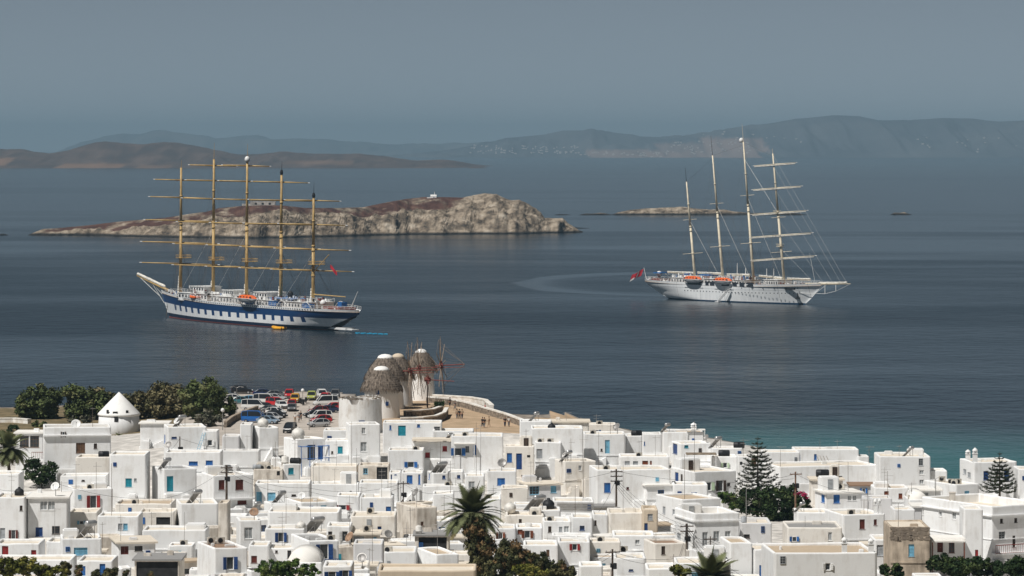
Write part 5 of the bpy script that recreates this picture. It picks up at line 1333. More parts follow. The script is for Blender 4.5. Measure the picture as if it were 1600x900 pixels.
    for k, (p0, p1) in enumerate(tops):
        for tt, n_, dx in ((.42, 4, 3.0), (.72, 3, 5.0), (.97, 2, 7.5)):
            q = lerp(p0, p1, tt)
            for sd in (-1, 1):
                for i in range(n_):
                    xx = p0.x - .5 - dx * i / max(1, n_ - 1); rg.tube(q, Vector((xx, sd * hb(xx), sheer(xx))), .024, .032, 3, 0, False)
        fwd = tops[k - 1][0] if k else None
        for tt in (.45, .75, .98):
            q = lerp(p0, p1, tt)
            e = fwd + Vector((-1, 0, 2 + 8 * tt)) if fwd is not None else lerp(b0, b1, .25 + .75 * tt)
            rg.tube(q, e, .03, .03, 3, 0, False)
        Ym = s.world(p0).y
        for (py, hp) in spec[k][3]:
            z = s.Z(spec[k][0][0], py); c = lerp(p0, p1, (z - p0.z) / (p1.z - p0.z)) + Vector((.7, 0, 0)); hl = hp / F * Ym
            for sg in (-1, 1):
                e = c + yd * hl * sg * .93
                rg.tube(e, c + Vector((-.7, 0, 4.5)), .014, .014, 3, 0, False)
                rg.tube(e, Vector((p0.x - 9, sg * 2, max(z - 14, sheer(p0.x) + 2))), .012, .012, 3, 0, False)
    struct(rg.build('rigging', ROPE, t), 'stuff')
    for i in range(4): p0, p1 = tops[min(4, i + 1)]; rw.tube(lerp(p0, p1, .5), tops[i][0] + Vector((-4, 2, 2)), .03, .03, 3, 0, False)
    struct(rw.build('white_halyard', ROPEW, t), 'stuff')
    ch = MB().tube(Vector((L2 + .5, .6, 5)), Vector((L2 + 1.2, .8, -1)), .14, .14, 5); ch.build('anchor_chain', ROPE, t)
    # boats hanging along the side and afloat
    for px_, py_, lab, ln, y in ((386, 473, 'orange and grey lifeboat hanging amidships on the navy banded ship', 13.5, 9.3),):
        p = s.pt(px_, py_, y); lifeboat(lab, s.world(p), s.rz, ln, 'lifeboats slung on the two ships')
    p = s.world(s.pt(304, 464.5, 6.5)); r = thing('rescue_boat', 'small orange rescue boat on the foredeck rail of the navy banded ship', 'boat', p, s.rz)
    v = MB()
    for sd in (-1, 1): v.path([Vector((-2.4, sd * .8, 0)), Vector((1.2, sd * .8, 0)), Vector((2.6, sd * .15, .35))], .42, 8)
    v.tube((-2.4, -.8, 0), (-2.4, .8, 0), .38, .38, 8); v.build('tube_hull', ORANGE, r, True)
    MB().box(-2.2, 1.8, -.6, .6, -.2, .0).cbox((-.8, 0, .45), .7, .6, .9).build('console', BLACKP, r)
    p = PZ(436, 514.6, 0.0); r = thing('dinghy', 'yellow inflatable dinghy floating beside the navy banded ship', 'dinghy', p, s.rz + .2)
    v = MB(); YEL = mat('yellow_rubber', (0.75, 0.36, 0.02), .5, .1, 1)
    for sd in (-1, 1): v.path([Vector((-2.6, sd * .9, .4)), Vector((1.6, sd * .9, .4)), Vector((3.0, sd * .15, .7))], .5, 8)
    v.tube((-2.6, -.9, .4), (-2.6, .9, .4), .45, .45, 8); v.build('tube_hull', YEL, r, True)
    MB().box(-2.4, 2.0, -.8, .8, .1, .3).build('floor', BLACKP, r); MB().cbox((-2.9, 0, .9), .5, .5, 1.0).build('outboard_motor', BLACKP, r)
    c = MB(); rnd = random.Random(3)
    for i in range(38):
        q = PZ(556 + i * 1.3, 520 + .055 * i + .3 * math.sin(i), 0.12)
        if i % 7 < 5: c.cbox(q, rnd.uniform(.3, .8), rnd.uniform(.4, 1.0), .25)
    tag(c.build('swim_float_line', mat('cyan_float', (0.03, 0.45, 0.75), .5, .1, 1)), 'line of bright cyan floats trailing astern of the navy banded ship', 'float line')
    return s
def ship_white():
    s = Ship((1050.6, 466.6), (1256.6, 475.9)); L2 = s.L / 2
    t = thing('sailing_ship', 'four masted sailing ship with plain white hull and cream spars', 'sailing ship', s.mid, s.rz)
    xst, xbow = s.S(1008), s.S(1287)
    sheer, hb = hull(t, 'hull', xst, -L2, L2, xbow, 7.2, 7.6, 7.2, 8.6, (hull_paint('plain_white_hull', 'plain'), TEAK), run=0.3)
    pw = MB()
    for i in range(34):
        x = lerp(s.S(1070, -7), s.S(1235, -7), i / 33)
        for sd in (1, -1):
            for v in ((.55,) if i % 3 else (.55, .8)): pw.cbox((x, sd * (hb(x) * (.965) + .02), sheer(x) * v), .42, .14, .34)
    struct(pw.build('porthole', SHADEW, t), 'stuff')
    nb_ = MB(); xx = s.S(1232, -4.6); nb_.cbox((xx, -(hb(xx)) + .1, sheer(xx) * .78), 5.5, .5, .8); nb_.build('name_board', BLACKP, t)
    xx = s.S(1247, -2.2); an = MB(); an.cbox((xx, -hb(xx) * .72, 3.0), .9, .6, .3); an.tube((xx, -hb(xx) * .75, 2.6), (xx, -hb(xx) * .75, 4.2), .2, .2, 6); an.cbox((xx, -hb(xx) * .75, 2.5), 2.2, .6, .5); an.build('anchor', BLACKP, t)
    spec = [((1086.8, 428), (1072.6, 284), 262, []), ((1130.5, 430), (1113.3, 243), 212, []), ((1178.1, 434), (1161.5, 222), 193, []),
            ((1226, 444), (1207.4, 240), 232, [(400.2, 52.5), (365, 50.8), (330.5, 45.6), (292.7, 40.8), (256.4, 35)])]
    yd = s.w2l(Vector((1, -.15, 0.078))).normalized(); tops = []
    for k, (pb_, pt_, pp, ys) in enumerate(spec):
        p0 = s.pt(*pb_); p0.z = sheer(p0.x) - 1; p1 = s.pt(*pt_)
        pole = p1 + (p1 - p0).normalized() * ((pt_[1] - pp) / F * s.world(p1).y)
        Ym = s.world(p0).y; yl = []
        for py, hp in ys:
            f = (pb_[1] - py) / (pb_[1] - pt_[1]); yl.append((lerp(p0, p1, f).z, hp / F * Ym))
        ms = mast(t, p0, p1, .55, .26, CREAM, yl, yd, pole, BLACKP if k < 2 else CREAM, SAILC, .22)
        for tt in ((.3, .63) if k < 3 else (.26, .52)):
            q = lerp(p0, p1, tt) - yd * 0; MB().tube(q - yd * (4.0 if tt < .4 else 2.8), q + yd * (4.0 if tt < .4 else 2.8), .09, .09, 5).build('spreader', CREAM, ms)
        if k == 2: MB().lathe([(.02, 0), (.7, .05), (.85, .7), (.8, 1.4), (.4, 1.8), (.02, 1.9)], 10, 0, p1 + Vector((-1.2, 0, -.2))).build('radome', SHIPW, ms, True)
        if k == 3:
            for tt in (.30, .55): fighting_top(ms, lerp(p0, p1, tt), CREAM, 1.1, .6)
        tops.append((p0, p1))
    # furled fore-and-aft sails on their booms
    for (a, b_) in (((1084, 428), (1043, 426)), ((1127, 429), (1090, 427)), ((1172, 431), (1136, 430)), ((1222, 436), (1186, 432)), ((1266, 438), (1230, 436.5))):
        A, B = s.pt(*a), s.pt(*b_); bo = MB().tube(A, B, .2, .16, 6).build('boom', CREAM, t); sb = MB(); prev = None
        for i in range(12):
            q = lerp(A, B, i / 11) + Vector((0, 0, .45)); r = .42 * (1 - .4 * i / 11) + .12 * nz(i * .9, a[0])
            if prev: sb.tube(prev[0], q, prev[1], r, 6)
            prev = (q, r)
        sb.build('furled_sail', SAILC, bo, True)
    b0, b1 = Vector((xbow - 10, 0, sheer(xbow) - .6)), s.pt(1329, 443.5)
    bs = MB().tube(b0, lerp(b0, b1, .75), .5, .32, 8).tube(lerp(b0, b1, .75), b1, .3, .14, 8).build('bowsprit', CREAM, t, True)
    sb = MB(); prev = None
    for i in range(20):
        q = lerp(b0, b1, .3 + .62 * i / 19) + Vector((0, 0, .5)); r = .28 + .4 * abs(nz(i * .7, 5))
        if prev: sb.tube(prev[0], q, prev[1], r, 7)
        prev = (q, r)
    sb.build('furled_jib', SAILC, bs, True)
    dk = MB()
    for px_, py_ in ((1289, 459), (1306, 455)):
        q = lerp(b0, b1, (s.S(px_) - b0.x) / (b1.x - b0.x)); dk.tube(q, Vector((q.x, 0, s.Z(px_, py_))), .16, .12, 6)
    dk.tube(Vector((L2 + 1, 0, 1.8)), lerp(b0, b1, .5), .12, .12, 5); w0 = Vector((L2 - 3, -2.2, 4.5))
    w1 = s.pt(1289, 459); w2 = s.pt(1306, 455); dk.tube(w0, w1, .08, .08, 4); dk.tube(w1, w2, .08, .08, 4); dk.tube(w2, b1, .06, .06, 4); dk.build('dolphin_striker', SHIPW, bs)
    zd = lambda x: sheer(x) - .9
    for a, b_, hw, h, nw in ((1062, 1098, 5.0, 2.5, 8), (1104, 1146, 5.0, 2.5, 8), (1152, 1176, 4.6, 2.4, 6), (1204, 1226, 3.8, 2.6, 6)):
        x0, x1 = s.S(a), s.S(b_); z = zd((x0 + x1) / 2); deckhouse(t, x0, x1, hw, z - .2, z + h, nw)
    # dark boxes on the side, painted for the shade in the promenade openings
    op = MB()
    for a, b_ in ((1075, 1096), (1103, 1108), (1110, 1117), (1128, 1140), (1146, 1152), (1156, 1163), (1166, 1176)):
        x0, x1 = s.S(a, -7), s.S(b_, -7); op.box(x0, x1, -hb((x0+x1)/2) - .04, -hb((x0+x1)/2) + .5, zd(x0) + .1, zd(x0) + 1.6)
    struct(op.build('promenade_shade', SHADEW, t), 'stuff')
    rails(t, sheer, hb, xst + 1, xbow - 3, 1.05, 2.2)
    rails(t, lambda x: sheer(x) + 1.7, lambda x: min(4.9, hb(x)), s.S(1064), s.S(1176), 1.0, 2.2)
    for a, b_, y in ((1070, 1081, 2), (1097, 1113, 1), (1028, 1040, 0)):
        x0, x1 = s.S(a), s.S(b_); z = zd(x0) + 3.6; MB().box(x0, x1, y - 2.6, y + 2.2, z, z + .4).build('blue_awning', BLUEC, t)
    MB().box(xst + 7, s.S(1040), -2.6, 2.6, zd(xst) + .3, zd(xst) + 1.5).build('aft_rail_trim', MAHOG, t)
    for px_ in (1033, 1047, 1052, 1097, 1142): davit(t, s.S(px_, -5), -1, min(6.5, hb(s.S(px_, -5))), zd(0) + .2, 3.8, 1.6)
    x = s.S(1030); MB().lathe([(.4, 0), (.5, 2.4), (1.0, 2.7), (1.15, 3.5), (.7, 4.3), (.02, 4.5)], 10, 0, (x, 0, zd(x))).build('satellite_dome', SHIPW, t, True)
    for px_, h in ((1152, 9), (1165, 7), (1198, 7), (1209, 7)): x = s.S(px_); MB().tube((x, 0, zd(x)), (x, 0, zd(x) + h), .2, .12, 6).build('king_post', SHIPW, t)
    clutter(t, random.Random(5), s.S(1015), s.S(1282), 4.6, lambda x: zd(x) + (2.5 if s.S(1062) < x < s.S(1176) else 0), 210, (SHIPW, MAHOG, BLACKP, BLUEC), hb)
    # ensign on a staff
    q0 = Vector((xst + 1, 0, zd(xst))); q1 = s.pt(1006, 418); st = MB().tube(q0, q1, .12, .07, 6).build('ensign_staff', SHIPW, t)
    n = 8; du = s.w2l(Vector((-.30, 0, -.16))); dv = s.w2l(Vector((-.28, .1, -.75)))
    fl = [(q1 - Vector((0, 0, .5)) + du * 2.0 * i + dv * j * .9 + s.w2l(Vector((0, .12 * math.sin(i), .12 * math.sin(i * .9 + j))))) for j in range(5) for i in range(n + 1)]
    f = MB(); f.add(fl, [(j*(n+1)+i, j*(n+1)+i+1, (j+1)*(n+1)+i+1, (j+1)*(n+1)+i) for j in range(4) for i in range(n)])
    me = f.mesh('ensign', [FLAGR, SHIPW])
    for p in me.polygons:
        j, i = divmod(p.index, n)
        p.material_index = 1 if i in (3,) or j == 3 and i > 4 else 0
    link('ensign', me, t)
    # accommodation ladder down the side
    a, b_ = s.pt(1139, 452, -8.2), s.pt(1122, 470.5, -9.0); g = MB()
    for o in (-.45, .45): g.tube(a + Vector((0, o, 0)), b_ + Vector((0, o, 0)), .12, .12, 4); g.tube(a + Vector((0, o, 1)), b_ + Vector((0, o, 1)), .06, .06, 4)
    for i in range(18): q = lerp(a, b_, (i + .5) / 18); g.cbox(q, .5, .9, .06)
    g.cbox(b_ + Vector((0, 0, -.2)), 2, 1.8, .2); g.tube(a, a + Vector((0, 1.8, .6)), .15, .15, 5); g.build('boarding_ladder', SHIPW, t)
    rg = MB(); rw = MB()
    for k, (p0, p1) in enumerate(tops):
        for tt, n_, dx in ((.32, 4, 3.5), (.64, 3, 5.5), (.97, 2, 8)):
            q = lerp(p0, p1, tt)
            for sd in (-1, 1):
                for i in range(n_): xx = p0.x - 1 - dx * i / max(1, n_ - 1); rg.tube(q, Vector((xx, sd * hb(xx), sheer(xx))), .022, .03, 3, 0, False)
        if k < 3:
            for tt in (.63, .97): rg.tube(lerp(p0, p1, tt), tops[k + 1][0] + Vector((-1, 0, 2.5)), .03, .03, 3, 0, False); 
            rw.tube(lerp(p0, p1, .62), tops[k + 1][0] + Vector((-2, 0, 3)), .05, .05, 3, 0, False)
            rg.tube(p1, tops[k + 1][0].lerp(tops[k + 1][1], .98), .03, .03, 3, 0, False)
    p0, p1 = tops[3]
    for tt, u in ((.28, .22), (.5, .42), (.72, .62), (.9, .8), (.99, .93)): rw.tube(lerp(p0, p1, tt), lerp(b0, b1, u), .025, .025, 3, 0, False)
    rw.tube(lerp(*tops[2], .88), lerp(p0, p1, .55), .08, .08, 4); rw.tube(s.pt(1265, 396), s.pt(1274, 444), .07, .07, 3)
    struct(rg.build('rigging', ROPE, t), 'stuff'); struct(rw.build('white_stay', ROPEW, t), 'stuff')
    for px_, py_, lab in ((1082, 442, 'orange topped lifeboat nearest the stern of the plain white ship'), (1129, 444.5, 'orange topped lifeboat nearer the bow of the plain white ship')):
        lifeboat(lab, s.world(s.pt(px_, py_, -8.0)), s.rz, 11.0, 'lifeboats slung on the two ships')
    p = PZ(1113, 470.6, 0); r = thing('mooring_buoy', 'small red buoy floating under the white ship ladder', 'buoy', p)
    MB().lathe([(.02, -.4), (.7, 0), (.8, .5), (.45, 1.0), (.1, 1.2), (.08, 1.8)], 10).build('float', mat('buoy_red', (.75, .05, .02), .4, .1, 1), r, True); MB().lathe([(.2, 1.75), (.2, 1.95)], 8).build('ring', METAL, r)
    return s
SHIP1 = ship_blue(); SHIP2 = ship_white()
# ------------------------------------------------------------------ windmills, sea wall, earth square
THATCH = mat('mill_thatch', (0.20, 0.165, 0.135), 0.95, 0.3, 3.2, 1.0, stretch=(1, 1, .22), col2=(0.055, 0.044, 0.036))
REDP = mat('mill_red_paint', (0.21, 0.045, 0.035), 0.6, 0.2, 2)
SPAR = mat('mill_spar', (0.30, 0.235, 0.18), 0.8, 0.25, 2)
SPARD = mat('mill_spar_dark', (0.10, 0.08, 0.07), 0.8, 0.25, 2)
STONE = mat('field_stone', (0.30, 0.25, 0.20), 0.95, 0.35, 2.2, 0.8)
WHITEC = plaster('mill_plaster', (0.84, 0.835, 0.82), 0.5, (0.58, 0.54, 0.48))
def windmill(label, px, Y, z0, r, h_t, h_c, wheel=None, win=True, nm='windmill', sp=SPAR, crown=None):
    X = (px - 800) / F * Y; t = thing(nm, label, 'windmill', (X, Y, z0))
    b = MB(); n = 28; prof = [(r * 1.06, -3), (r * 1.05, 0), (r * 1.0, h_t * .3), (r * .95, h_t * .7), (r * .92, h_t)]
    b.lathe(prof, n, 0); tw = b.build('tower', WHITEC, t, True)
    # thatched cone in ragged courses
    c = MB(); R0 = r * 1.10; pr = []; rows = 9
    for k in range(rows):
        f0, f1 = k / rows, (k + 1) / rows
        ra = lerp(R0, r * .38, f0 ** 1.4); rb = lerp(R0, r * .38, f1 ** 1.4)
        pr += [(ra + .06, h_t - .35 + h_c * f0), (rb + .16, h_t - .35 + h_c * f1 - .03)]
    pr.append((r * .2, h_t - .35 + h_c)); c.lathe(pr, n, 0); cp = c.build('thatch_cap', THATCH, t)
    rnd = random.Random(int(px)); tf = MB()
    for i in range(420):                                   # loose reeds hanging at the eave and over the courses
        a = rnd.uniform(0, 2 * math.pi); f = rnd.choice((0, 0, 0, rnd.uniform(0, .85)))
        ra = lerp(R0, r * .38, f ** 1.4) + .1; zz = h_t - .35 + h_c * f
        p = Vector((ra * math.cos(a), ra * math.sin(a), zz + .35)); q = Vector(((ra + .22) * math.cos(a + .03), (ra + .22) * math.sin(a + .03), zz - rnd.uniform(.1, .7)))
        tf.tube(p, q, .07, .02, 3, 0, False)
    struct(tf.build('loose_reed', THATCH, cp), 'stuff')
    MB().lathe([(r * .40, h_t - .75 + h_c), (r * .44, h_t - .40 + h_c), (r * .38, h_t - .05 + h_c), (r * .22, h_t + .22 + h_c), (.03, h_t + .32 + h_c)], 14).build('plaster_crown', crown or WHITEC, cp, True)
    if win:
        for a, zz, k in ((-100, h_t * .80, 'n'), (-70, h_t * .45, 'n')):
            a = R(a); rr = r * lerp(1.05, .92, zz / h_t); nv = Vector((math.cos(a), math.sin(a))); u = Vector((-nv.y, nv.x))
            opening(t, nv * (rr + .02), u, nv, zz, .55, .7, k, 0.03)
    if wheel:
        az, R_, zc, ln, ph, npo = wheel
        d = Vector((math.cos(az), math.sin(az), 0.06)).normalized(); c0 = Vector((0, 0, zc)) + d * r * .6; c1 = Vector((0, 0, zc)) + d * (r + 1.3); c2 = c1 + d * ln
        ax = MB().tube(c0, c2, .14, .08, 8).build('wind_shaft', REDP, t)
        hb_ = MB(); hb_.tube(c1 - d * .35, c1 + d * .35, .5, .5, 8)
        e1 = d.cross(Vector((0, 0, 1))).normalized(); e2 = e1.cross(d).normalized()
        for i in range(6): a = math.pi * i / 6; v = e1 * math.cos(a) + e2 * math.sin(a); hb_.tube(c1 - v * 1.0, c1 + v * 1.0, .10, .10, 4)
        hb_.build('hub', REDP, ax)
        for i in range(npo):
            a = 2 * math.pi * i / npo + ph; v = e1 * math.cos(a) + e2 * math.sin(a)
            q = c1 + v * R_ + d * (.25 * (i % 2)); MB().tube(c1 + v * .5, q, .11, .055, 5).build('sail_spar', sp, ax)
        st = MB()
        for i in range(npo):
            a = 2 * math.pi * i / npo + ph; v = e1 * math.cos(a) + e2 * math.sin(a); st.tube(c2, c1 + v * R_ * .8, .022, .022, 3, 0, False)
            a2 = 2 * math.pi * (i + 1) / npo + ph; v2 = e1 * math.cos(a2) + e2 * math.sin(a2); st.tube(c1 + v * R_ * .92, c1 + v2 * R_ * .92, .02, .02, 3, 0, False)
        struct(st.build('stay_rope', sp, ax), 'stuff')
        b = MB(); b.tube(c1 - e2 * .45, c2 - e2 * .55, .07, .05, 5); b.build('lower_beam', REDP, ax)
    return t
# row of mills, nearest first (column px, distance, ground height, radius, tower, cap)
wz = R(-8)
windmill('nearest thatched windmill standing behind the roofless round tower', 596, 690, 12.9, 3.25, 5.8, 3.45, None)
windmill('second thatched windmill with the larger white cap behind the nearest', 602, 713, 13.0, 3.4, 6.3, 3.75, (wz, 5.6, 7.0, 4.4, .1, 10), True)
windmill('brown capped windmill half hidden by bare sail poles', 622, 722, 12.6, 2.7, 6.2, 3.9, (wz, 5.8, 7.4, 4.0, .3, 10), False, crown=WALLS['b'])
windmill('farthest white windmill with red sail shaft over the sea', 658, 738, 13.0, 2.6, 6.4, 3.3, (wz, 5.6, 6.6, 4.6, .5, 10), False)
w_ = thing('mill_wheel_post', 'bare pole cluster with dark red hub in front of farthest windmill', 'mill wheel', (P(668, 585, 716).x, 716, 13.0))
hubz = P(668, 593, 716).z - 13.0
MB().tube((0, 0, -.5), (0, 0, hubz), .12, .1, 6).build('post', SPARD, w_)
d_ = Vector((math.cos(R(20)), math.sin(R(20)), 0)); e1_ = Vector((-d_.y, d_.x, 0))
hb = MB().tube(Vector((-.6, 0, hubz)), Vector((.6, 0, hubz)), .4, .4, 8)
for i in range(4): a = math.pi * i / 4; v = e1_ * math.cos(a) + Vector((0, 0, 1)) * math.sin(a); hb.tube(Vector((0, 0, hubz)) - v, Vector((0, 0, hubz)) + v, .12, .12, 4)
hb.build('hub', REDP, w_)
for i in range(8):
    a = 2 * math.pi * i / 8 + .2; v = e1_ * math.cos(a) * .5 + Vector((0, 0, 1)) * math.sin(a)
    if hubz + v.z * 5.2 > .2: MB().tube(Vector((0, 0, hubz)), Vector((0, 0, hubz)) + v * 5.2, .07, .04, 4).build('sail_spar', SPARD, w_)
MB().tube(Vector((-.5, 0, hubz)), Vector((5.0, -.4, hubz - .3)), .1, .07, 5).build('wind_shaft', REDP, w_)
# roofless round tower
def ruin():
    Y = 655.0; z0 = ground((563 - 800) / F * Y, Y); r = 33.5 / F * Y; ht = H - (622 - Y0) / F * Y - z0
    t = thing('ruined_mill', 'roofless round white tower with notched rim beside the car park', 'ruined windmill', ((563 - 800) / F * Y, Y, z0))
    n = 48; b = MB(); vs = []; lv = [(0, -1.5), (0, ht * .3), (0, ht * .6), (0, ht * .85), (0, ht), (.55, ht), (.55, ht - 2.5)]
    for ins, z in lv:
        for i in range(n):
            a = 2 * math.pi * i / n; rr = r * (1.04 - .06 * min(1, max(0, z / ht))) - ins + .06 * nz(math.cos(a) * 2, math.sin(a) * 2, z * .5)
            q = z
            if z > ht - .1: q += .22 * nz(math.cos(a) * 4, math.sin(a) * 4) - (1.05 if 33 <= i <= 35 else 0)
            vs.append((rr * math.cos(a), rr * math.sin(a), q))
    k = len(lv); b.add(vs, [(j*n+i, j*n+(i+1) % n, (j+1)*n+(i+1) % n, (j+1)*n+i) for j in range(k - 1) for i in range(n)])
    b.build('tower', plaster('ruin_plaster', (0.74, 0.73, 0.71), 1.0, (0.40, 0.33, 0.26)), t)
    d = MB(); d.lathe([(r - .6, ht - 1.6), (.05, ht - 1.5)], 24, 0, (0, 0, 0), None, False); d.build('rubble_floor', STONE, t)
    rb = MB(); rnd = random.Random(2)
    for i in range(60): a = rnd.uniform(0, 6.28); q = (r - .3 + rnd.uniform(-.2, .15)); rb.cbox((q * math.cos(a), q * math.sin(a), ht + rnd.uniform(-.05, .1)), rnd.uniform(.2, .5), rnd.uniform(.2, .5), rnd.uniform(.15, .3))
    struct(rb.build('rim_stone', STONE, t), 'stuff')
    a = R(-84); nv = Vector((math.cos(a), math.sin(a))); opening(t, nv * (r * 1.03), Vector((-nv.y, nv.x)), nv, 1.4, 1.0, .9, 'n', 0.02)
ruin()
# white mill with a plaster cone
def cone_mill():
    Y = 697.0; z0 = ground((186 - 800) / F * Y, Y); r = 32 / F * Y; s = Y / F
    ht = H - (647 - Y0) * s - z0; ap = H - (612.5 - Y0) * s - z0
    t = thing('cone_mill', 'old white round mill with smooth plaster cone roof at left', 'windmill', ((186 - 800) / F * Y, Y, z0))
    MB().lathe([(r * 1.03, -2), (r * 1.02, ht * .3), (r * .98, ht), (r * .6, ht + .1)], 30).build('tower', plaster('old_mill_plaster', (0.74, 0.745, 0.75), .6, (0.50, 0.48, 0.45)), t, True)
    MB().lathe([(r * 1.0, ht - .25), (r * 1.05, ht - .05), (r * 1.02, ht + .2), (r * .5, lerp(ht, ap, .55)), (.05, ap)], 30).build('cone_roof', WHITEC, t, True)
    for a, zz, wd, hh in ((-92, ht * .66, .7, 1.1), (-95, ht + .25, .9, .45), (-118, ht + .1, .5, .9), (-60, ht + .3, .5, .6)):
        a = R(a); nv = Vector((math.cos(a), math.sin(a))); rr = r * (1.0 if zz < ht else 1.0 - .5 * (zz - ht) / (ap - ht)); 
        opening(t, nv * (rr + .03), Vector((-nv.y, nv.x)), nv, zz, wd, hh, 'g.', 0.02)
cone_mill()
# stone wall with whitewashed coping round the square
def wall_run(name, label, cat, pts, th_, hh, body, cap=None, capw=.2, grp=None):
    """pts: ground points; a wall that follows the ground"""
    o = Vector(pts[0]); t = thing(name, label, cat, o, 0, grp); b = MB(); c = MB(); P_ = []
    for a, q in zip(pts, pts[1:]):
        n = max(1, int((Vector(q) - Vector(a)).length / 1.5))
        for i in range(n): P_.append(Vector(a).lerp(Vector(q), i / n) - o)
    P_.append(Vector(pts[-1]) - o)
    def strip(mb, w0, za, zb, jig=0.0):
        vs = []
        for i, p in enumerate(P_):
            d = (P_[min(i + 1, len(P_) - 1)] - P_[max(i - 1, 0)]); d.z = 0; d.normalize(); nrm = Vector((-d.y, d.x, 0)); k = jig * nz(p.x * .8, p.y * .8)
            vs += [p + nrm * w0 + Vector((0, 0, za)), p + nrm * w0 + Vector((0, 0, zb + k)), p - nrm * w0 + Vector((0, 0, zb + k)), p - nrm * w0 + Vector((0, 0, za))]
        fs = []
        for i in range(len(P_) - 1):
            for j in range(4): fs.append((4*i+j, 4*i+(j+1) % 4, 4*i+4+(j+1) % 4, 4*i+4+j))
        fs += [(0, 1, 2, 3), (4*len(P_)-1, 4*len(P_)-2, 4*len(P_)-3, 4*len(P_)-4)]; mb.add(vs, fs)
    strip(b, th_ / 2, -.6, hh); b.build('wall', body, t)
    if cap: strip(c, th_ / 2 + .06, hh + .004, hh + capw, .05); c.build('coping', cap, t)
    return t
def gp(x, y, z=0): return (x, y, ground(x, y) + z)
def gpx(px, py, dz=0): q = ground_point(px, py); return (q.x, q.y, q.z + dz)
STW = mat('whitewashed_stone', (0.78, 0.77, 0.74), .9, .12, .8, .3, col2=(.58, .53, .46))
wall_run('sea_wall', 'long stone sea wall with white coping round the dirt square', 'wall', [gpx(668, 629), gpx(700, 632), gpx(730, 638), gpx(760, 647), gpx(790, 656), gpx(822, 668)], .7, 1.0, STONE, STW, .22)
wall_run('sea_wall', 'white outer sea wall at the edge of the promontory', 'wall', [gpx(672, 625), gpx(705, 627), gpx(735, 629), gpx(758, 633), gpx(768, 642)], .8, .9, STW, STW, .25)
wall_run('curved_wall', 'curved low stone wall with white top below the mills', 'wall', [gpx(626, 664), gpx(660, 663), gpx(680, 661), gpx(694, 655), gpx(698, 648)], .6, 1.1, STONE, STW, .25)
wall_run('curved_wall', 'upper stone terrace wall at the foot of the farthest mill', 'wall', [gpx(632, 651), gpx(655, 650), gpx(676, 648), gpx(690, 643)], .6, .9, STONE, STW, .2)
wall_run('sloping_wall', 'sloping brown stone wall left of the car park', 'wall', [gpx(352, 668), gpx(362, 660), gpx(388, 648), gpx(402, 643)], .5, 1.0, STONE, mat('wall_coping', (0.40, 0.33, 0.26), .9, .2, 1), .15)
wall_run('low_wall', 'low white wall at the seaward end of the car park', 'wall', [gpx(396, 639), gpx(420, 639)], .5, 1.0, STW, STW, .15)
wall_run('shore_wall', 'pale low wall along the shore at far left', 'wall', [gpx(-10, 660), gpx(22, 660), gpx(46, 662)], .8, .7, STW, STW, .2)
# chapel and ruin on the rocky island
def chapel():
    base = P(678, 309.3, 2745); t = thing('chapel', 'tiny white chapel with bell gable on the rocky island', 'chapel', base); t.scale = (.62, .62, .62)
    b = MB(); b.box(-4, 3, -2.5, 2.5, -2.0, 2.2); n = 8; vs = []
    for x in (-4, 3):
        for i in range(n + 1): a = math.pi * i / n; vs.append((x, -2.5 * math.cos(a), 2.2 + 1.6 * math.sin(a)))
    b.add(vs, [(i, i + 1, i + n + 2, i + n + 1) for i in range(n)] + [tuple(range(n, -1, -1)), tuple(range(n + 1, 2*n + 2))]); b.build('wall', WHITEC, t)
    MB().box(-8, -4, -2, 2, -2, .8).build('annex', WHITEC, t)
    g = MB(); g.box(.4, 1.0, -1, 1, 3.0, 5.0); g.box(.4, 1.0, -.9, -.45, 5.0, 6.0); g.box(.4, 1.0, .45, .9, 5.0, 6.0); g.box(.4, 1.0, -.9, .9, 6.0, 6.4); g.tube((.7, 0, 6.4), (.7, 0, 7.6), .12, .08, 4); g.build('bell_gable', WHITEC, t)
    MB().box(-.5, .5, -2.56, -2.44, -.6, 1.3).build('door', PAINT['n'], t)
chapel()
def hut():
    base = P(411, 321.5, 2760); t = thing('stone_building', 'low roofless stone building on the rocky island crest', 'ruin', base)
    b = MB(); b.box(-9, 9, -3, -2.4, -2, 3.2); b.box(-9, 9, 2.4, 3, -2, 3.2); b.box(-9, -8.4, -2.4, 2.4, -2, 3.2); b.box(8.4, 9, -2.4, 2.4, -2, 3.0); b.box(-15, -9, -2.4, 2, -2, 1.4)
    b.build('wall', mat('ruin_stone', (0.50, 0.46, 0.42), .95, .2, .4), t)
    for x in (-5, 0, 5): MB().box(x - .8, x + .8, -3.06, -2.9, .8, 2.2).build('window', DARK, t)
hut()
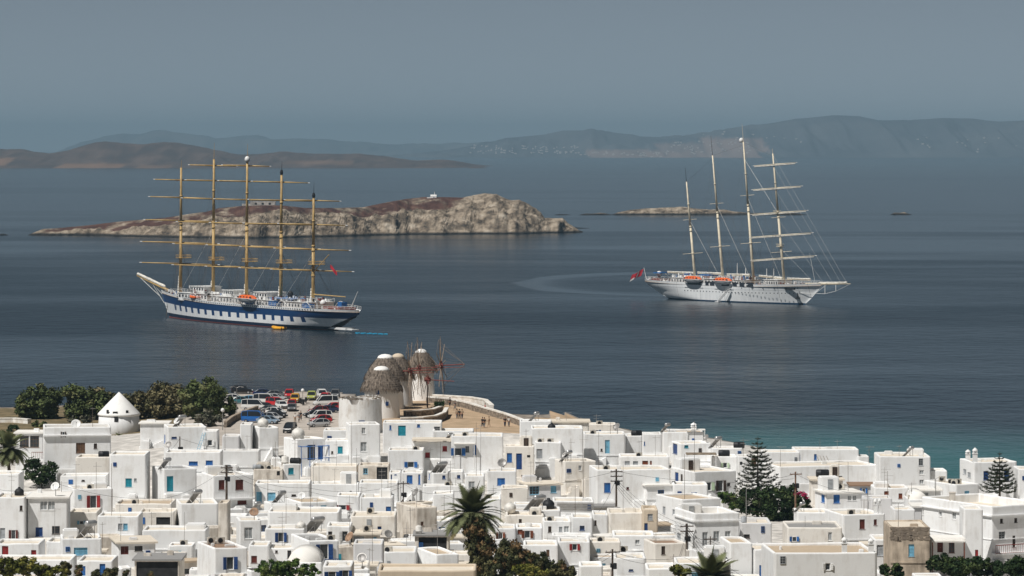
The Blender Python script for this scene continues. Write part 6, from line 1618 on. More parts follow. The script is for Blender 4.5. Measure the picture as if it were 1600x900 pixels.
# ------------------------------------------------------------------ trees, palms, shrubs
def leafm(name, c, rnd_=.12): return mat(name, c, .75, .22, 1.1, spec=.2, col2=tuple(v * .55 for v in c))
LF = {'dark': [leafm('leaf_dark_green', (0.078, 0.102, 0.036)), leafm('leaf_mid_green', (0.115, 0.145, 0.05)), leafm('leaf_olive', (0.17, 0.18, 0.075))],
      'olive': [leafm('leaf_olive_dark', (0.105, 0.10, 0.045)), leafm('leaf_olive_brown', (0.175, 0.155, 0.08)), leafm('leaf_khaki', (0.21, 0.18, 0.095))],
      'bright': [leafm('leaf_deep_green', (0.045, 0.085, 0.018)), leafm('leaf_fresh_green', (0.095, 0.155, 0.035)), leafm('leaf_lime', (0.17, 0.22, 0.06))],
      'hedge': [leafm('leaf_hedge_dark', (0.020, 0.042, 0.014)), leafm('leaf_hedge', (0.040, 0.070, 0.022)), leafm('leaf_hedge_light', (0.075, 0.105, 0.035))],
      'euca': [leafm('leaf_euca_dark', (0.050, 0.056, 0.022)), leafm('leaf_euca', (0.115, 0.108, 0.045)), leafm('leaf_euca_rust', (0.20, 0.13, 0.06))],
      'grey': [leafm('leaf_grey_green', (0.10, 0.105, 0.075)), leafm('leaf_grey_olive', (0.15, 0.145, 0.10)), leafm('leaf_pale', (0.20, 0.19, 0.135))],
      'yellow': [leafm('leaf_yellow_dark', (0.075, 0.085, 0.015)), leafm('leaf_yellow_green', (0.16, 0.165, 0.028)), leafm('leaf_yellow', (0.24, 0.22, 0.05))]}
BARK = mat('bark', (0.13, 0.10, 0.075), .95, .3, 2, .5)
PALMB = mat('palm_bark', (0.16, 0.115, 0.08), .95, .3, 3, .6)
def leaf_cloud(mb, rnd, c, rad, n, ls, nm, droop=0.0):
    """leaves on the outside and through the body of one clump"""
    for _ in range(n):
        v = Vector((rnd.gauss(0, 1), rnd.gauss(0, 1), rnd.gauss(0, 1)))
        if v.length < 1e-3: continue
        v.normalize(); k = rnd.random() ** .45
        p = Vector((c[0] + v.x * rad[0] * k, c[1] + v.y * rad[1] * k, c[2] + v.z * rad[2] * k))
        a = Vector((rnd.gauss(0, 1), rnd.gauss(0, 1), rnd.gauss(0, .7) - droop)).normalized(); b = a.cross(v + Vector((.01, .3, .2))).normalized()
        s = ls * rnd.uniform(.6, 1.3); q = s * .5
        mb.add([p - a * s - b * q * .2, p - b * q, p + a * s, p + b * q], [(0, 1, 2, 3)], nm)
def tree(name, label, cat, px, pyb, blobs, kind, nclump, nleaf, ls=.3, trunk=.22, group=None, clump=.34, droop=0.0, up=None, Y=None):
    """blobs: (px, py, rx px, ry px, depth factor) ellipses of the crown in the photo, all at the tree's own distance"""
    b0 = ground_point(px, pyb) if Y is None else Vector(((px - 800) / F * Y, Y, ground((px - 800) / F * Y, Y)))
    Y = b0.y; s = Y / F; rnd = random.Random(hash_(label))
    t = thing(name, label, cat, b0, 0, group); mb = MB(); ctr = []
    tot = sum(rx * ry for _, _, rx, ry in blobs)
    for bx, by, rx, ry in blobs:
        c = Vector(((bx - px) * s, 0, H - (by - Y0) * s - b0.z)); R_ = Vector((rx * s, max(rx, ry) * s * .85, ry * s)); ctr.append((c, R_))
        for _ in range(max(3, int(nclump * rx * ry / tot))):
            v = Vector((rnd.gauss(0, 1), rnd.gauss(0, 1), rnd.gauss(0, 1))).normalized() * rnd.uniform(.45, .98)
            q = Vector((c.x + v.x * R_.x, c.y + v.y * R_.y, c.z + v.z * R_.z)); cr = clump * min(R_.x, R_.z) * rnd.uniform(.6, 1.35) + .1
            if q.z < .15: q.z = .15
            leaf_cloud(mb, rnd, q, (cr, cr, cr * .8), nleaf, ls, rnd.choices((0, 1, 2), (4, 4, 2))[0], droop)
    struct(mb.build('crown', LF[kind], t), 'stuff')
    tb = MB(); main = max(ctr, key=lambda k: k[1].x * k[1].z)[0]; fork = Vector((main.x * .25, 0, main.z * .45))
    tb.tube((0, 0, -.4), fork, trunk, trunk * .7, 8); tk = tb.build('trunk', BARK, t)
    for c, R_ in ctr:
        lb = MB()
        lb.tube(fork, c, trunk * .6, trunk * .28, 6)
        for _ in range(4):
            v = Vector((rnd.gauss(0, 1), rnd.gauss(0, 1), abs(rnd.gauss(0, 1)))).normalized(); lb.tube(lerp(fork, c, rnd.uniform(.5, 1)), Vector((c.x + v.x * R_.x * .8, c.y + v.y * R_.y * .8, c.z + v.z * R_.z * .8)), trunk * .25, .03, 5)
        lb.build('limb', BARK, tk)
    return t
G1 = 'tamarisk trees along the left shore'
tree('tamarisk_tree', 'leftmost dark green shore tree with a broad rounded crown', 'tree', 62, 654, [(50, 628, 23.6, 28.75), (75, 627, 25.96, 27.6), (60, 640, 37.76, 16.1)], 'dark', 90, 110, .36, .34, G1)
tree('tamarisk_tree', 'green shore tree just left of the white cone mill', 'tree', 135, 655, [(120, 628, 25.96, 29.9), (145, 632, 30.68, 25.3), (135, 642, 42.48, 13.8)], 'dark', 95, 110, .36, .34, G1)
tree('tamarisk_tree', 'olive brown shore tree behind the white cone mill', 'tree', 170, 653, [(165, 632, 30.68, 25.3)], 'olive', 50, 105, .36, .34, G1)
tree('tamarisk_tree', 'olive shore tree just right of the white cone mill', 'tree', 225, 654, [(215, 630, 28.32, 25.3), (238, 628, 28.32, 29.9)], 'olive', 80, 110, .36, .34, G1)
tree('tamarisk_tree', 'brownish shore tree in the middle of the right group', 'tree', 268, 653, [(258, 624, 28.32, 29.9), (280, 628, 25.96, 27.6)], 'olive', 85, 110, .36, .34, G1)
tree('tamarisk_tree', 'rightmost tall dark green shore tree before the car park', 'tree', 322, 654, [(318, 620, 33.04, 31.05), (338, 630, 23.6, 23), (312, 640, 30.68, 16.1)], 'dark', 110, 110, .36, .34, G1)
tree('shrub', 'small dark shrub beside the car park corner', 'shrub', 360, 651, [(360, 638, 15, 12)], 'dark', 26, 45, .3, .1)
tree('shrub', 'grey green mounded shrub in front of the shore trees', 'shrub', 325, 666, [(322, 654, 24, 14)], 'grey', 40, 60, .26, .1)
tree('shrub', 'tangled grey shrub left of the cone mill foot', 'shrub', 130, 664, [(128, 656, 22, 8)], 'grey', 26, 45, .26, .08)
tree('shrub', 'low green shrub on the sandy bank at left', 'shrub', 62, 667, [(60, 664, 16, 6)], 'dark', 20, 45, .26, .08)
tree('shrub', 'dark little shrub below the sandy bank', 'shrub', 22, 674, [(20, 670, 9, 6)], 'hedge', 14, 40, .26, .08)
tree('shrub', 'dark green bush behind blue door house', 'shrub', 232, 690, [(232, 684, 14, 8)], 'hedge', 20, 45, .26, .08)
tree('shrub', 'round green bush beside the windmill terrace wall', 'shrub', 687, 643, [(686, 635, 10, 8)], 'hedge', 26, 45, .24, .08)
tree('leafy_tree', 'dark leafy tree between white houses at left edge', 'tree', 66, 762, [(58, 738, 22, 20), (76, 740, 15, 20), (50, 725, 14, 9)], 'hedge', 80, 42, .26, .16, clump=.30)
tree('leafy_tree', 'dark crown behind the left edge palm', 'tree', 8, 718, [(2, 684, 22, 11)], 'dark', 40, 45, .28, .16)
tree('leafy_tree', 'light green leafy tree left of the big pine', 'tree', 1142, 800, [(1134, 776, 12, 10), (1150, 784, 16, 14), (1163, 770, 9, 8)], 'bright', 60, 38, .26, .12, clump=.3)
tree('dense_shrub', 'big dark shrub mass at the foot of the pine', 'shrub', 1192, 814, [(1180, 785, 30, 22), (1208, 780, 26, 22), (1195, 800, 38, 14)], 'hedge', 120, 60, .26, .2)
tree('dense_shrub', 'dark shrub behind the lamp post by bougainvillea', 'shrub', 1238, 812, [(1236, 790, 18, 22), (1232, 765, 12, 12)], 'hedge', 60, 50, .26, .12)
bv = tree('bougainvillea', 'green bougainvillea bush with magenta flowers beside blue gate', 'shrub', 1253, 812, [(1254, 792, 12, 18)], 'hedge', 40, 50, .24, .1)
fm = MB(); rnd_ = random.Random(3)
for _ in range(14): leaf_cloud(fm, rnd_, ((rnd_.uniform(-12, 8)) * bv.location.y / F, rnd_.uniform(-1, .3), H - (rnd_.uniform(768, 778) - Y0) / F * bv.location.y - bv.location.z), (.35, .35, .25), 26, .15, 0)
struct(fm.build('flowers', mat('magenta_flower', (0.45, 0.02, 0.10), .7, .2, 2), bv), 'stuff')
tree('leafy_tree', 'bright green tree at the bottom left of centre', 'tree', 445, 912, [(425, 888, 26, 14), (455, 886, 28, 14), (485, 892, 16, 10), (440, 900, 40, 10)], 'bright', 120, 85, .18, .16, clump=.3, Y=466)
tree('eucalyptus_tree', 'tall olive eucalyptus growing up in front of the palm', 'tree', 748, 925, [(742, 830, 17, 26), (752, 862, 22, 30), (745, 890, 20, 22)], 'euca', 120, 91, .21, .2, clump=.34, droop=1.2, Y=474)
tree('eucalyptus_tree', 'rusty brown eucalyptus right of the palm trunk', 'tree', 796, 930, [(795, 866, 24, 24), (785, 890, 34, 20), (818, 875, 14, 18)], 'euca', 120, 91, .21, .2, clump=.32, droop=1.2, Y=466)
tree('eucalyptus_tree', 'olive eucalyptus thicket at bottom centre right', 'tree', 855, 935, [(842, 880, 16, 18), (865, 890, 20, 16), (885, 898, 20, 12)], 'euca', 110, 91, .20, .2, clump=.32, droop=1.0, Y=463)
tree('juniper', 'yellow green feathery conifer below the eucalyptus', 'shrub', 826, 940, [(818, 890, 18, 10), (838, 896, 20, 10)], 'yellow', 70, 91, .17, .12, clump=.34, Y=460)
tree('hedge', 'dark green clipped hedge right of the eucalyptus', 'hedge', 912, 892, [(885, 876, 18, 9), (912, 874, 20, 9), (938, 880, 18, 10)], 'hedge', 100, 55, .24, .1, clump=.4)
tree('shrub', 'yellowish bush left of the lower palm', 'shrub', 1066, 930, [(1064, 893, 16, 9)], 'yellow', 30, 85, .17, .1, Y=428)
tree('shrub', 'small olive bush at the bottom edge before white box', 'shrub', 656, 930, [(656, 894, 17, 9)], 'euca', 30, 85, .17, .1, Y=462)
tree('shrub', 'tiny olive bush beside the bottom eucalyptus', 'shrub', 690, 930, [(690, 899, 6, 4)], 'euca', 10, 76, .15, .08, Y=462)
tree('bush_thicket', 'wide green thicket in the bottom left corner', 'shrub', 38, 935, [(10, 888, 24, 14), (40, 885, 22, 14), (70, 893, 26, 12), (95, 897, 20, 8)], 'yellow', 150, 95, .18, .14, clump=.3, Y=462)
tree('shrub', 'thin olive sapling before the blue doors at bottom left', 'shrub', 124, 935, [(123, 893, 6, 12), (102, 888, 9, 12)], 'euca', 44, 76, .17, .08, Y=464)
tree('shrub', 'olive sapling right of the two blue doors', 'shrub', 170, 935, [(172, 896, 12, 10), (150, 898, 8, 8)], 'euca', 46, 76, .17, .08, Y=464)
tree('shrub', 'small sapling before the dark canopy shelter', 'shrub', 200, 935, [(199, 899, 6, 9), (234, 899, 6, 5)], 'euca', 26, 76, .15, .08, Y=464)
tree('hedge', 'dark green hedge under the red balcony', 'hedge', 1508, 930, [(1468, 880, 18, 14), (1495, 886, 24, 16), (1530, 884, 26, 14), (1556, 890, 18, 12)], 'hedge', 170, 104, .18, .14, clump=.32, Y=458)
tree('hedge', 'dark rounded shrub in the bottom right corner', 'hedge', 1592, 930, [(1590, 886, 18, 16)], 'hedge', 60, 104, .18, .12, clump=.32, Y=456)
tree('shrub', 'narrow grey green cypress tuft by the stone house', 'shrub', 1392, 930, [(1384, 892, 8, 10), (1402, 892, 9, 12)], 'hedge', 50, 85, .17, .1, Y=455)
tree('shrub', 'small green creeper above the terrace below turquoise bay', 'shrub', 808, 795, [(808, 787, 9, 6)], 'hedge', 18, 40, .22, .06)
# ---- palms
FROND = [leafm('palm_frond', (0.135, 0.15, 0.07)), leafm('palm_frond_dry', (0.17, 0.14, 0.065))]
def palm(label, px, pyc, rad_px, Y, nf=46, dry=8, droop=1.0, trunk=.26):
    s = Y / F; X = (px - 800) * s; g = ground(X, Y); hz_ = H - (pyc - Y0) * s - g; Rm = rad_px * s
    t = thing('date_palm' if hz_ > 3 else 'young_palm', label, 'palm tree', (X, Y, g)); rnd = random.Random(hash_(label))
    b = MB(); n = max(3, int(hz_ / .35))
    for i in range(n):
        z0, z1 = hz_ * i / n - (.3 if i == 0 else 0), hz_ * (i + 1) / n; b.tube((.04 * math.sin(i), 0, z0), (.04 * math.sin(i + 1), 0, z1), trunk * 1.12, trunk * .9, 9, 0, False)
    b.build('trunk', PALMB, t)
    for k in range(nf):
        f = k / nf; az = k * 2.39996; el = lerp(R(84), R(-20), f ** .5) + rnd.uniform(-.1, .1); L_ = Rm * rnd.uniform(1.02, 1.2)
        d = Vector((math.cos(az) * math.cos(el), math.sin(az) * math.cos(el), math.sin(el)))
        p = Vector((0, 0, hz_)); pts = [p.copy()]; m = 9
        for i in range(m):
            d = (d + Vector((0, 0, -.085 * droop * (1 + i * .12) * (1.15 - .5 * max(0, math.sin(el)))))).normalized(); p = p + d * (L_ / m); pts.append(p.copy())
        fb = MB(); mi = 1 if k >= nf - dry else 0
        for i in range(m):
            a, c = pts[i], pts[i + 1]; ax = (c - a).normalized(); sd = ax.cross(Vector((0, 0, 1)));
            if sd.length < .05: sd = Vector((math.sin(az), -math.cos(az), 0))
            sd.normalize(); upv = sd.cross(ax)
            fb.tube(a, c, .035 * (1 - i / m) + .012, .035 * (1 - (i + 1) / m) + .012, 3, 0, False)
            if i >= 1:
                ll = L_ * .27 * math.sin(math.pi * min(1, (i + 1.2) / (m + 2.2)) ** .8) + .06
                for q in range(4):
                    o = lerp(a, c, q / 4)
                    for sg in (-1, 1):
                        tip = o + (sd * sg * .8 + ax * .75 + upv * .18 - Vector((0, 0, .22))).normalized() * ll; wv = ax * ll * .15
                        fb.add([o - wv * .5, o + wv, tip], [(0, 1, 2)])
        fb.build('frond', FROND[mi], t)
    return t
palm('big date palm with arching fronds in the lower centre', 737, 804, 50, 482, 58, 10, .9)
palm('dark date palm cut off by the left edge', 14, 702, 34, 600, 50, 6)
palm('date palm at the bottom edge, only its upper fronds showing', 1110, 903, 46, 428, 56, 2, .8)
palm('small palm behind the white house below the mills', 617, 693, 15, 655, 34, 4)
palm('small potted palm above the grey front house', 186, 683, 9, 690, 24, 2, 1.0, .14)
# ---- Norfolk pines
def norfolk(label, px, py_top, pyb, half_px, whorls, bare=0.0, bottom=None, Y=None):
    b0 = ground_point(px, pyb) if Y is None else Vector(((px - 800) / F * Y, Y, ground((px - 800) / F * Y, Y))); s = b0.y / F
    hh = H - (py_top - Y0) * s - b0.z; t = thing('norfolk_pine', label, 'pine tree', b0); rnd = random.Random(int(px))
    MB().tube((0, 0, -.3), (0, 0, hh * .6), .22, .12, 8).tube((0, 0, hh * .6), (0, 0, hh), .12, .03, 6).build('trunk', BARK, t)
    zlow = H - (bottom - Y0) * s - b0.z
    for w_ in range(whorls):
        f = w_ / (whorls - 1); z = lerp(hh - .35, zlow, f ** .92); L_ = half_px * s * (0.10 + 0.90 * f ** .85) * rnd.uniform(.92, 1.06); nb = 6 if f > .2 else 5
        wb = MB(); lb = MB()
        for k in range(nb):
            az = k * 2 * math.pi / nb + w_ * .55 + rnd.uniform(-.12, .12); d = Vector((math.cos(az), math.sin(az), 0)); m = 7; pts = []
            for i in range(m + 1):
                u = i / m; pts.append(d * L_ * u + Vector((0, 0, z - L_ * .16 * math.sin(u * 2.2) + L_ * .20 * u ** 3)))
            wb.path(pts, .03, 4)
            for i in range(1, m + 1):
                o = pts[i]; k2 = max(.12, min(.36, L_ * .22)) * (1.05 if i > 2 else .7)
                for q in range(15):
                    sd = d.cross(Vector((0, 0, 1))); v = (sd * rnd.uniform(-1, 1) + d * rnd.uniform(-.4, .8) + Vector((0, 0, rnd.uniform(.0, .75)))).normalized(); o2 = o + d * rnd.uniform(-.5, .2) * L_ / m
                    wv = v.cross(Vector((.3, .5, .8))).normalized() * k2 * .16; lb.add([o2 - wv, o2 + wv, o2 + v * k2 * 1.25], [(0, 1, 2)], rnd.choice((0, 0, 1)))
        br = wb.build('branch', BARK, t); struct(lb.build('needles', [leafm('pine_needle_dark', (0.045, 0.060, 0.030)), leafm('pine_needle', (0.085, 0.105, 0.05))], br), 'stuff')
norfolk('tall Norfolk pine with tiered branches right of centre', 1184, 682, 812, 46, 17, 0, 785)
norfolk('smaller Norfolk pine in front of the twin chimney house', 1562, 706, 780, 32, 11, 0, 766, 592)
# ------------------------------------------------------------------ things on the roofs and in the lanes
def roof_at(px, py, exact=False):
    """the roof seen at a photo pixel: world point and house"""
    best = None
    for h in HOUSES:
        Y = F * (H - h['zr']) / (py - Y0)
        for dy in (0, .8, 1.6, -.8):
            X = (px - 800) / F * (Y + dy)
            if inside(h, X, Y + dy, -.35):
                if best is None or Y < best[0]: best = (Y + dy, X, h)
                break
    if best is None:
        c = []
        for h in HOUSES:
            if h['x0'] + 1 < px < h['x1'] - 1: c.append((abs(py_of(h['Y'], h['zt']) - py) + (4 if h['o'].name.startswith('outhouse') else 0), h['nm'], h))
        if not c: q = ground_point(px, py); return q, None
        h = min(c, key=lambda k: k[:2])[2]; u, _ = on_front(h, px, py); u = min(h['W'] - .5, max(.5, u)); q = h['Cn'] + h['e'] * u + h['b'] * min(1.1, h['d'] * .3)
        return Vector((q.x, q.y, h['zr'])), h
    return Vector((best[1], best[0], best[2]['zr'])), best[2]
def where(h): return h['nm'].replace('low whitewashed outhouse in front of the', 'outhouse before the').replace('small plastered lean-to near the', 'lean-to by the') if h else 'ground beside the lane'
def lab(pre, h): return ' '.join((pre + ' ' + where(h)).split()[:16])
CR = random.Random(77)
ALU = mat('aerial_metal', (0.40, 0.38, 0.36), .5, .2, 4, metal=.3)
RUSTP = mat('rusty_pole', (0.21, 0.16, 0.13), .8, .3, 4)
def antenna(px, yt, yb):
    q, h = roof_at(px, yb); s = q.y / F; hh = max(1.5, H - (yt - Y0) * s - q.z); k = 'thin'
    t = thing('tv_antenna', lab('thin TV antenna on the', h), 'antenna', q, CR.uniform(-.6, .6), 'TV antennas on the roofs')
    MB().tube((0, 0, -.1), (0, 0, hh), .034, .024, 5).build('mast', RUSTP if CR.random() < .5 else ALU, t)
    if CR.random() < .8:
        z = hh * CR.uniform(.82, .97); b = MB(); ln = CR.uniform(.8, 1.6); a = CR.choice((0, .5, -.5)); d = Vector((math.cos(a), math.sin(a), 0)); e = Vector((-d.y, d.x, 0)); b.tube(Vector((0, 0, z)) - d * ln * .35, Vector((0, 0, z)) + d * ln * .65, .022, .022, 4)
        for i in range(7): c = Vector((0, 0, z)) + d * ln * (-.33 + i * .16); w2 = .34 - .025 * i; b.tube(c - e * w2, c + e * w2, .013, .013, 3)
        if CR.random() < .4: b.tube((-.5, 0, z - .5), (.5, 0, z - .5), .02, .02, 4)
        b.build('aerial', ALU, t)
for a in ((143.7,636,662),(310,646,662),(347.5,644,670),(111,720,754),(151,722,756),(173,724,796),(96,752,768),(188,780,816),(84,788,840),(107,842,868),(175,804,864),(160,816,856),(237,800,840),(268,776,848),(287,800,844),(18,740,772),(45,838,880),
          (418,738,796),(477,728,824),(447,774,824),(441,800,852),(498,720,746),(523,732,760),(568,760,824),(596,732,772),(611,748,804),(549,774,848),(488,780,810),(577,856,888),(582,820,885),(610,748,788),(620,760,786),(641,794,846),(635,816,878),(705,720,768),(694,774,816),(712,756,776),(687,814,856),(771,758,796),(832,720,746),(828,776,806),(899,758,800),(912,720,780),
          (974,720,776),(1025,848,870),(1019,832,856),(1057,866,880),(744,660,720),(751,662,720),(822,670,708),(885,645,660),(932,647,660),(895,685,712),(911,675,760),(931,675,720),(954,660,695),(999,688,704),(1024,680,712),(1062,658,725),(1075,709,772),(1162,683,697),(1221,697,722),(1282,685,697),(1309,687,699),(1314,720,746),(1329,722,752),(1365,696,708),(1406,696,708),(1383,730,754),(1388,736,770),(1423,754,776),(1361,774,798),(1405,786,812),(1462,748,772),
          (386,680,704),(463,680,724),(487,690,728),(549,658,708),(525,688,720),(348,644,676),(232,720,760),(430,690,722),(672,700,740),(690,690,720),(560,700,740),(785,830,862),(860,840,870),(1224,850,880),(1258,806,826),(1350,780,806)):
    antenna(*a)
# --- solar water heaters: tilted collector, tank on a frame
SOLARG = mat('collector_glass', (0.085, 0.10, 0.12), .18, .2, 2, spec=.6)
def solar(px, py, k=1.0, two=False):
    q, h = roof_at(px, py); t = thing('solar_heater', lab('solar water heater with tilted panel on the', h), 'solar heater', q, R(-38) + CR.uniform(-.2, .2), 'solar water heaters on the roofs')
    for i in range(2 if two else 1):
        y = (i - .5) * 1.2 if two else 0
        p = MB(); p.add([(-1.0, y - .52, .15), (-1.0, y + .52, .15), (.35, y + .52, 1.45), (.35, y - .52, 1.45), (-1.06, y - .52, .22), (-1.06, y + .52, .22), (.29, y + .52, 1.52), (.29, y - .52, 1.52)], [(3,2,1,0),(4,5,6,7),(0,1,5,4),(1,2,6,5),(2,3,7,6),(3,0,4,7)]); o = p.build('collector_frame', METAL, t)
        g = MB(); g.quad((-1.045, y - .46, .29), (-1.045, y + .46, .29), (.25, y + .46, 1.53), (.25, y - .46, 1.53)); g.build('collector_glass', SOLARG, o)
    for s_ in (-.55, .55): MB().tube((.5, s_, 0), (.5, s_, 1.5), .04, .04, 4).tube((-1.0, s_, .1), (.5, s_, .1), .03, .03, 4).tube((.5, s_, .1), (-.4, s_, .75), .025, .025, 4).build('frame_leg', METAL, t)
    w_ = 1.5 if two else 1.1; tb = MB(); M = Matrix.Rotation(R(90), 4, 'X'); tb.lathe([(.02, -w_ * .62), (.26, -w_ * .6), (.31, -w_ * .5), (.31, w_ * .5), (.26, w_ * .6), (.02, w_ * .62)], 12, 0, (.5, 0, 1.72), M); tb.build('tank', mat('steel_tank', (.50, .50, .50), .3, .1, 2, metal=.5), t, True)
    t.scale = (k * .92,) * 3
for a in ((282,662,1.2),(258,712,1.1),(305,770,1.2),(440,774,1.1),(392,801,1.0),(492,834,1.3,True),(512,816,1.1),(136,828,1.4),(838,790,1.3,True),(888,742,1.1),(690,716,1.1,True),(1039,668,1),(1119,698,1.2),(1421,705,1),(1470,817,1.3),(835,657,1),(700,714,.9),(1250,778,.9)): solar(*a)
# --- satellite dishes
def dish(px, py, k=1.0, m='w', az=None):
    q, h = roof_at(px, py); t = thing('satellite_dish', lab({'w': 'white', 'g': 'grey', 'r': 'rust stained'}[m] + ' satellite dish on the', h), 'satellite dish', q, az if az is not None else CR.uniform(R(-160), R(-60)), 'satellite dishes on the roofs')
    mm = {'w': SHIPW, 'g': METAL, 'r': mat('rust_dish', (.42, .27, .18), .8, .3, 2)}[m]
    MB().tube((0, 0, -.1), (0, 0, 1.0), .04, .04, 6).build('stand', METAL, t)
    M = Matrix.Rotation(R(58), 4, 'Y'); n = 16; pr = [(.04, 0), (.25, .02), (.42, .07), (.56, .14)]
    d = MB(); d.lathe(pr + [(.575, .125), (.43, .05), (.25, -.005), (.03, -.03)], n, 0, (.1, 0, 1.15), M, False); d.build('reflector', mm, t, True)
    a = MB(); a.tube(M @ Vector((.5, 0, .1)) + Vector((.1, 0, 1.15)), M @ Vector((.12, 0, .62)) + Vector((.1, 0, 1.15)), .02, .02, 4); a.cbox(M @ Vector((.1, 0, .64)) + Vector((.1, 0, 1.15)), .12, .1, .12); a.build('feed_arm', METAL, t)
    t.scale = (k,) * 3
for a in ((118,661,1.4,'w'),(86,762,1.1,'w'),(964,820,1.5,'g'),(651,784,1.2,'g'),(784,726,1.3,'g'),(965,698,1.2,'g'),(566,889,1.2,'g'),(548,858,1.3,'r'),(606,848,1.0,'g'),(874,707,1,'g'),(1423,757,1,'w'),(262,716,1.2,'g'),(398,806,1.1,'r'),(1108,700,1,'g'),(846,785,1.2,'g'),(278,663,1,'w'),(466,788,1,'w'),(1362,858,.9,'g')): dish(*a)
# --- air conditioner outdoor units
ACB = mat('condenser_case', (0.62, 0.58, 0.51), .6, .15, 2, rnd=.15)
ac0 = thing('condenser_unit', 'x', 'air conditioner', (0, 0, -50), 0, 'air conditioner units on the roofs'); THINGS.pop()
b = MB(); b.box(-.48, .48, -.18, .18, .08, .82); bod = b.build('case', ACB, ac0)
MB().lathe([(.30, -.02), (.30, .02), (.24, .025), (.05, .03)], 14, 0, (-.1, -.19, .45), Matrix.Rotation(R(90), 4, 'X')).build('fan_grille', BLACKP, bod)
for x in (-.35, .35): MB().box(x - .05, x + .05, -.2, .2, 0, .078).build('foot', METAL, ac0)
first = True
for px, py in ((308,846),(318,845),(330,850),(345,850),(142,755),(286,848),(210,796),(579,803),(573,831),(604,866),(626,868),(836,814),(860,831),(906,814),(762,761),(727,677),(845,682),(860,722),(927,674),(937,659),(999,710),(949,722),(965,858),(939,842),(1291,764),(1300,764),(1314,765),(1472,752),(1482,751),(1486,757),(1497,757),(1424,758),(410,709),(421,709),(650,700),(520,850),(1330,806),(1040,800),(700,765)):
    q, h = roof_at(px, py); l_ = lab('cream air conditioner unit on the', h); rz = CR.choice((0, .15, -.2, .35))
    if first: ac0.location = q; ac0.rotation_euler = (0, 0, rz); ac0.scale = (1.05,) * 3; ac0['label'] = l_; THINGS.append(ac0); first = False
    else: dup(ac0, q, rz, l_, None, 1.05)
# --- water tanks
def tank(px, py, kind, k=1.0):
    q, h = roof_at(px, py); cl = {'k': 'black', 'w': 'white', 'g': 'grey'}[kind[0]]; shape = {'h': 'barrel', 'v': 'upright', 'd': 'domed', 's': 'round'}[kind[1]]
    t = thing('water_tank', lab(f'{cl} {shape} water tank on the', h), 'water tank', q, CR.uniform(-.3, .3), 'water tanks on the roofs')
    m = {'k': BLACKP, 'w': mat('tank_white', (.72, .70, .66), .6, .15, 1.5), 'g': mat('tank_grey', (.36, .38, .40), .6, .15, 1.5)}[kind[0]]
    if kind[1] == 'h':
        M = Matrix.Rotation(R(90), 4, 'Y'); MB().lathe([(.02, -.95), (.48, -.9), (.55, -.75), (.55, -.3), (.57, -.28), (.57, -.2), (.55, -.18), (.55, .75), (.48, .9), (.02, .95)], 16, 0, (0, 0, .72), M).build('barrel', m, t, True)
        for x in (-.55, .55): MB().box(x - .08, x + .08, -.45, .45, 0, .3).build('cradle', METAL, t)
    elif kind[1] == 'd': MB().lathe([(.85, 0), (.85, .8), (.8, .86), (.55, 1.15), (.25, 1.3), (.22, 1.42), (.02, 1.45)], 18).build('barrel', m, t, True); MB().lathe([(.24, 1.40), (.24, 1.5), (.02, 1.52)], 10).build('lid', m, t)
    elif kind[1] == 's': MB().lathe([(.2, 0), (.72, .25), (.95, .8), (.82, 1.35), (.4, 1.68), (.02, 1.75)], 18).build('barrel', m, t, True); MB().lathe([(.2, 1.68), (.2, 1.85), (.02, 1.86)], 10).build('lid', m, t)
    else: MB().lathe([(.62, 0), (.62, .5), (.65, .52), (.65, .6), (.62, .62), (.62, 1.45), (.58, 1.5), (.3, 1.62), (.02, 1.65)], 18).build('barrel', m, t, True); MB().lathe([(.22, 1.6), (.22, 1.72), (.02, 1.73)], 10).build('lid', m, t)
    t.scale = (k * .84,) * 3
for a in ((161,710,'kh',1.1),(30,774,'kd',.9),(464,720,'kh',1.1),(401,722,'gh',.9),(442,720,'wv',1.1),(413,663,'ws',1.2),(862,660,'kd',.9),(995,677,'kh',1.1),(1132,709,'kh',1.2),(1156,706,'kh',1.2),(1286,743,'kh',1.3),(857,794,'kd',1.2),(506,768,'kd',1.1),(797,803,'ws',1.1),(484,818,'ws',.9),(470,822,'ws',.8),(652,835,'wv',.8),(1077,846,'kv',.7),(470,672,'ws',1.4),(762,795,'wv',.9),(1160,796,'gv',.8)): tank(*a)
# ------------------------------------------------------------------ poles and wires
POLEW = mat('utility_pole_wood', (0.115, 0.085, 0.065), .9, .3, 3)
TOPS = {}
def pole(key, label, px, yt, yb, r=.16, arms=2, m=POLEW, brace=False, Y=None):
    Y = Y or solveY(px, yb, 2.2); X = (px - 800) / F * Y; g = ground(X, Y); hh = H - (yt - Y0) / F * Y - g
    t = thing('utility_pole', label, 'utility pole', (X, Y, g), .2, 'utility poles between the houses'); MB().tube((0, 0, -.3), (0, 0, hh), r, r * .75, 9).build('pole', m, t)
    for k in range(arms):
        z = hh - .35 - .7 * k; a = MB(); a.box(-.9, .9, -.22, -.1, z - .07, z + .07); o = a.build('crossarm', m, t)
        for i in range(4): x = -.8 + 1.6 * i / 3; MB().tube((x, -.16, z + .07), (x, -.16, z + .24), .05, .035, 6).build('insulator', PAINT['g'], o)
    b = MB(); b.lathe([(.02, 0), (.24, .02), (.24, .7), (.02, .75)], 10, 0, (.28, -.1, hh - 2.4)); b.box(-.3, -.1, -.3, -.05, hh - 2.2, hh - 1.7); b.build('junction_box', BLACKP, t)
    if brace: MB().tube((-1.6, 0, 0), (0, 0, hh * .55), r * .8, r * .7, 7).build('brace', m, t)
    TOPS[key] = Vector((X, Y - .15, g + hh - .3)); return t
pole('a', 'thick dark pole before the maroon windowed house', 354, 727, 796, .2)
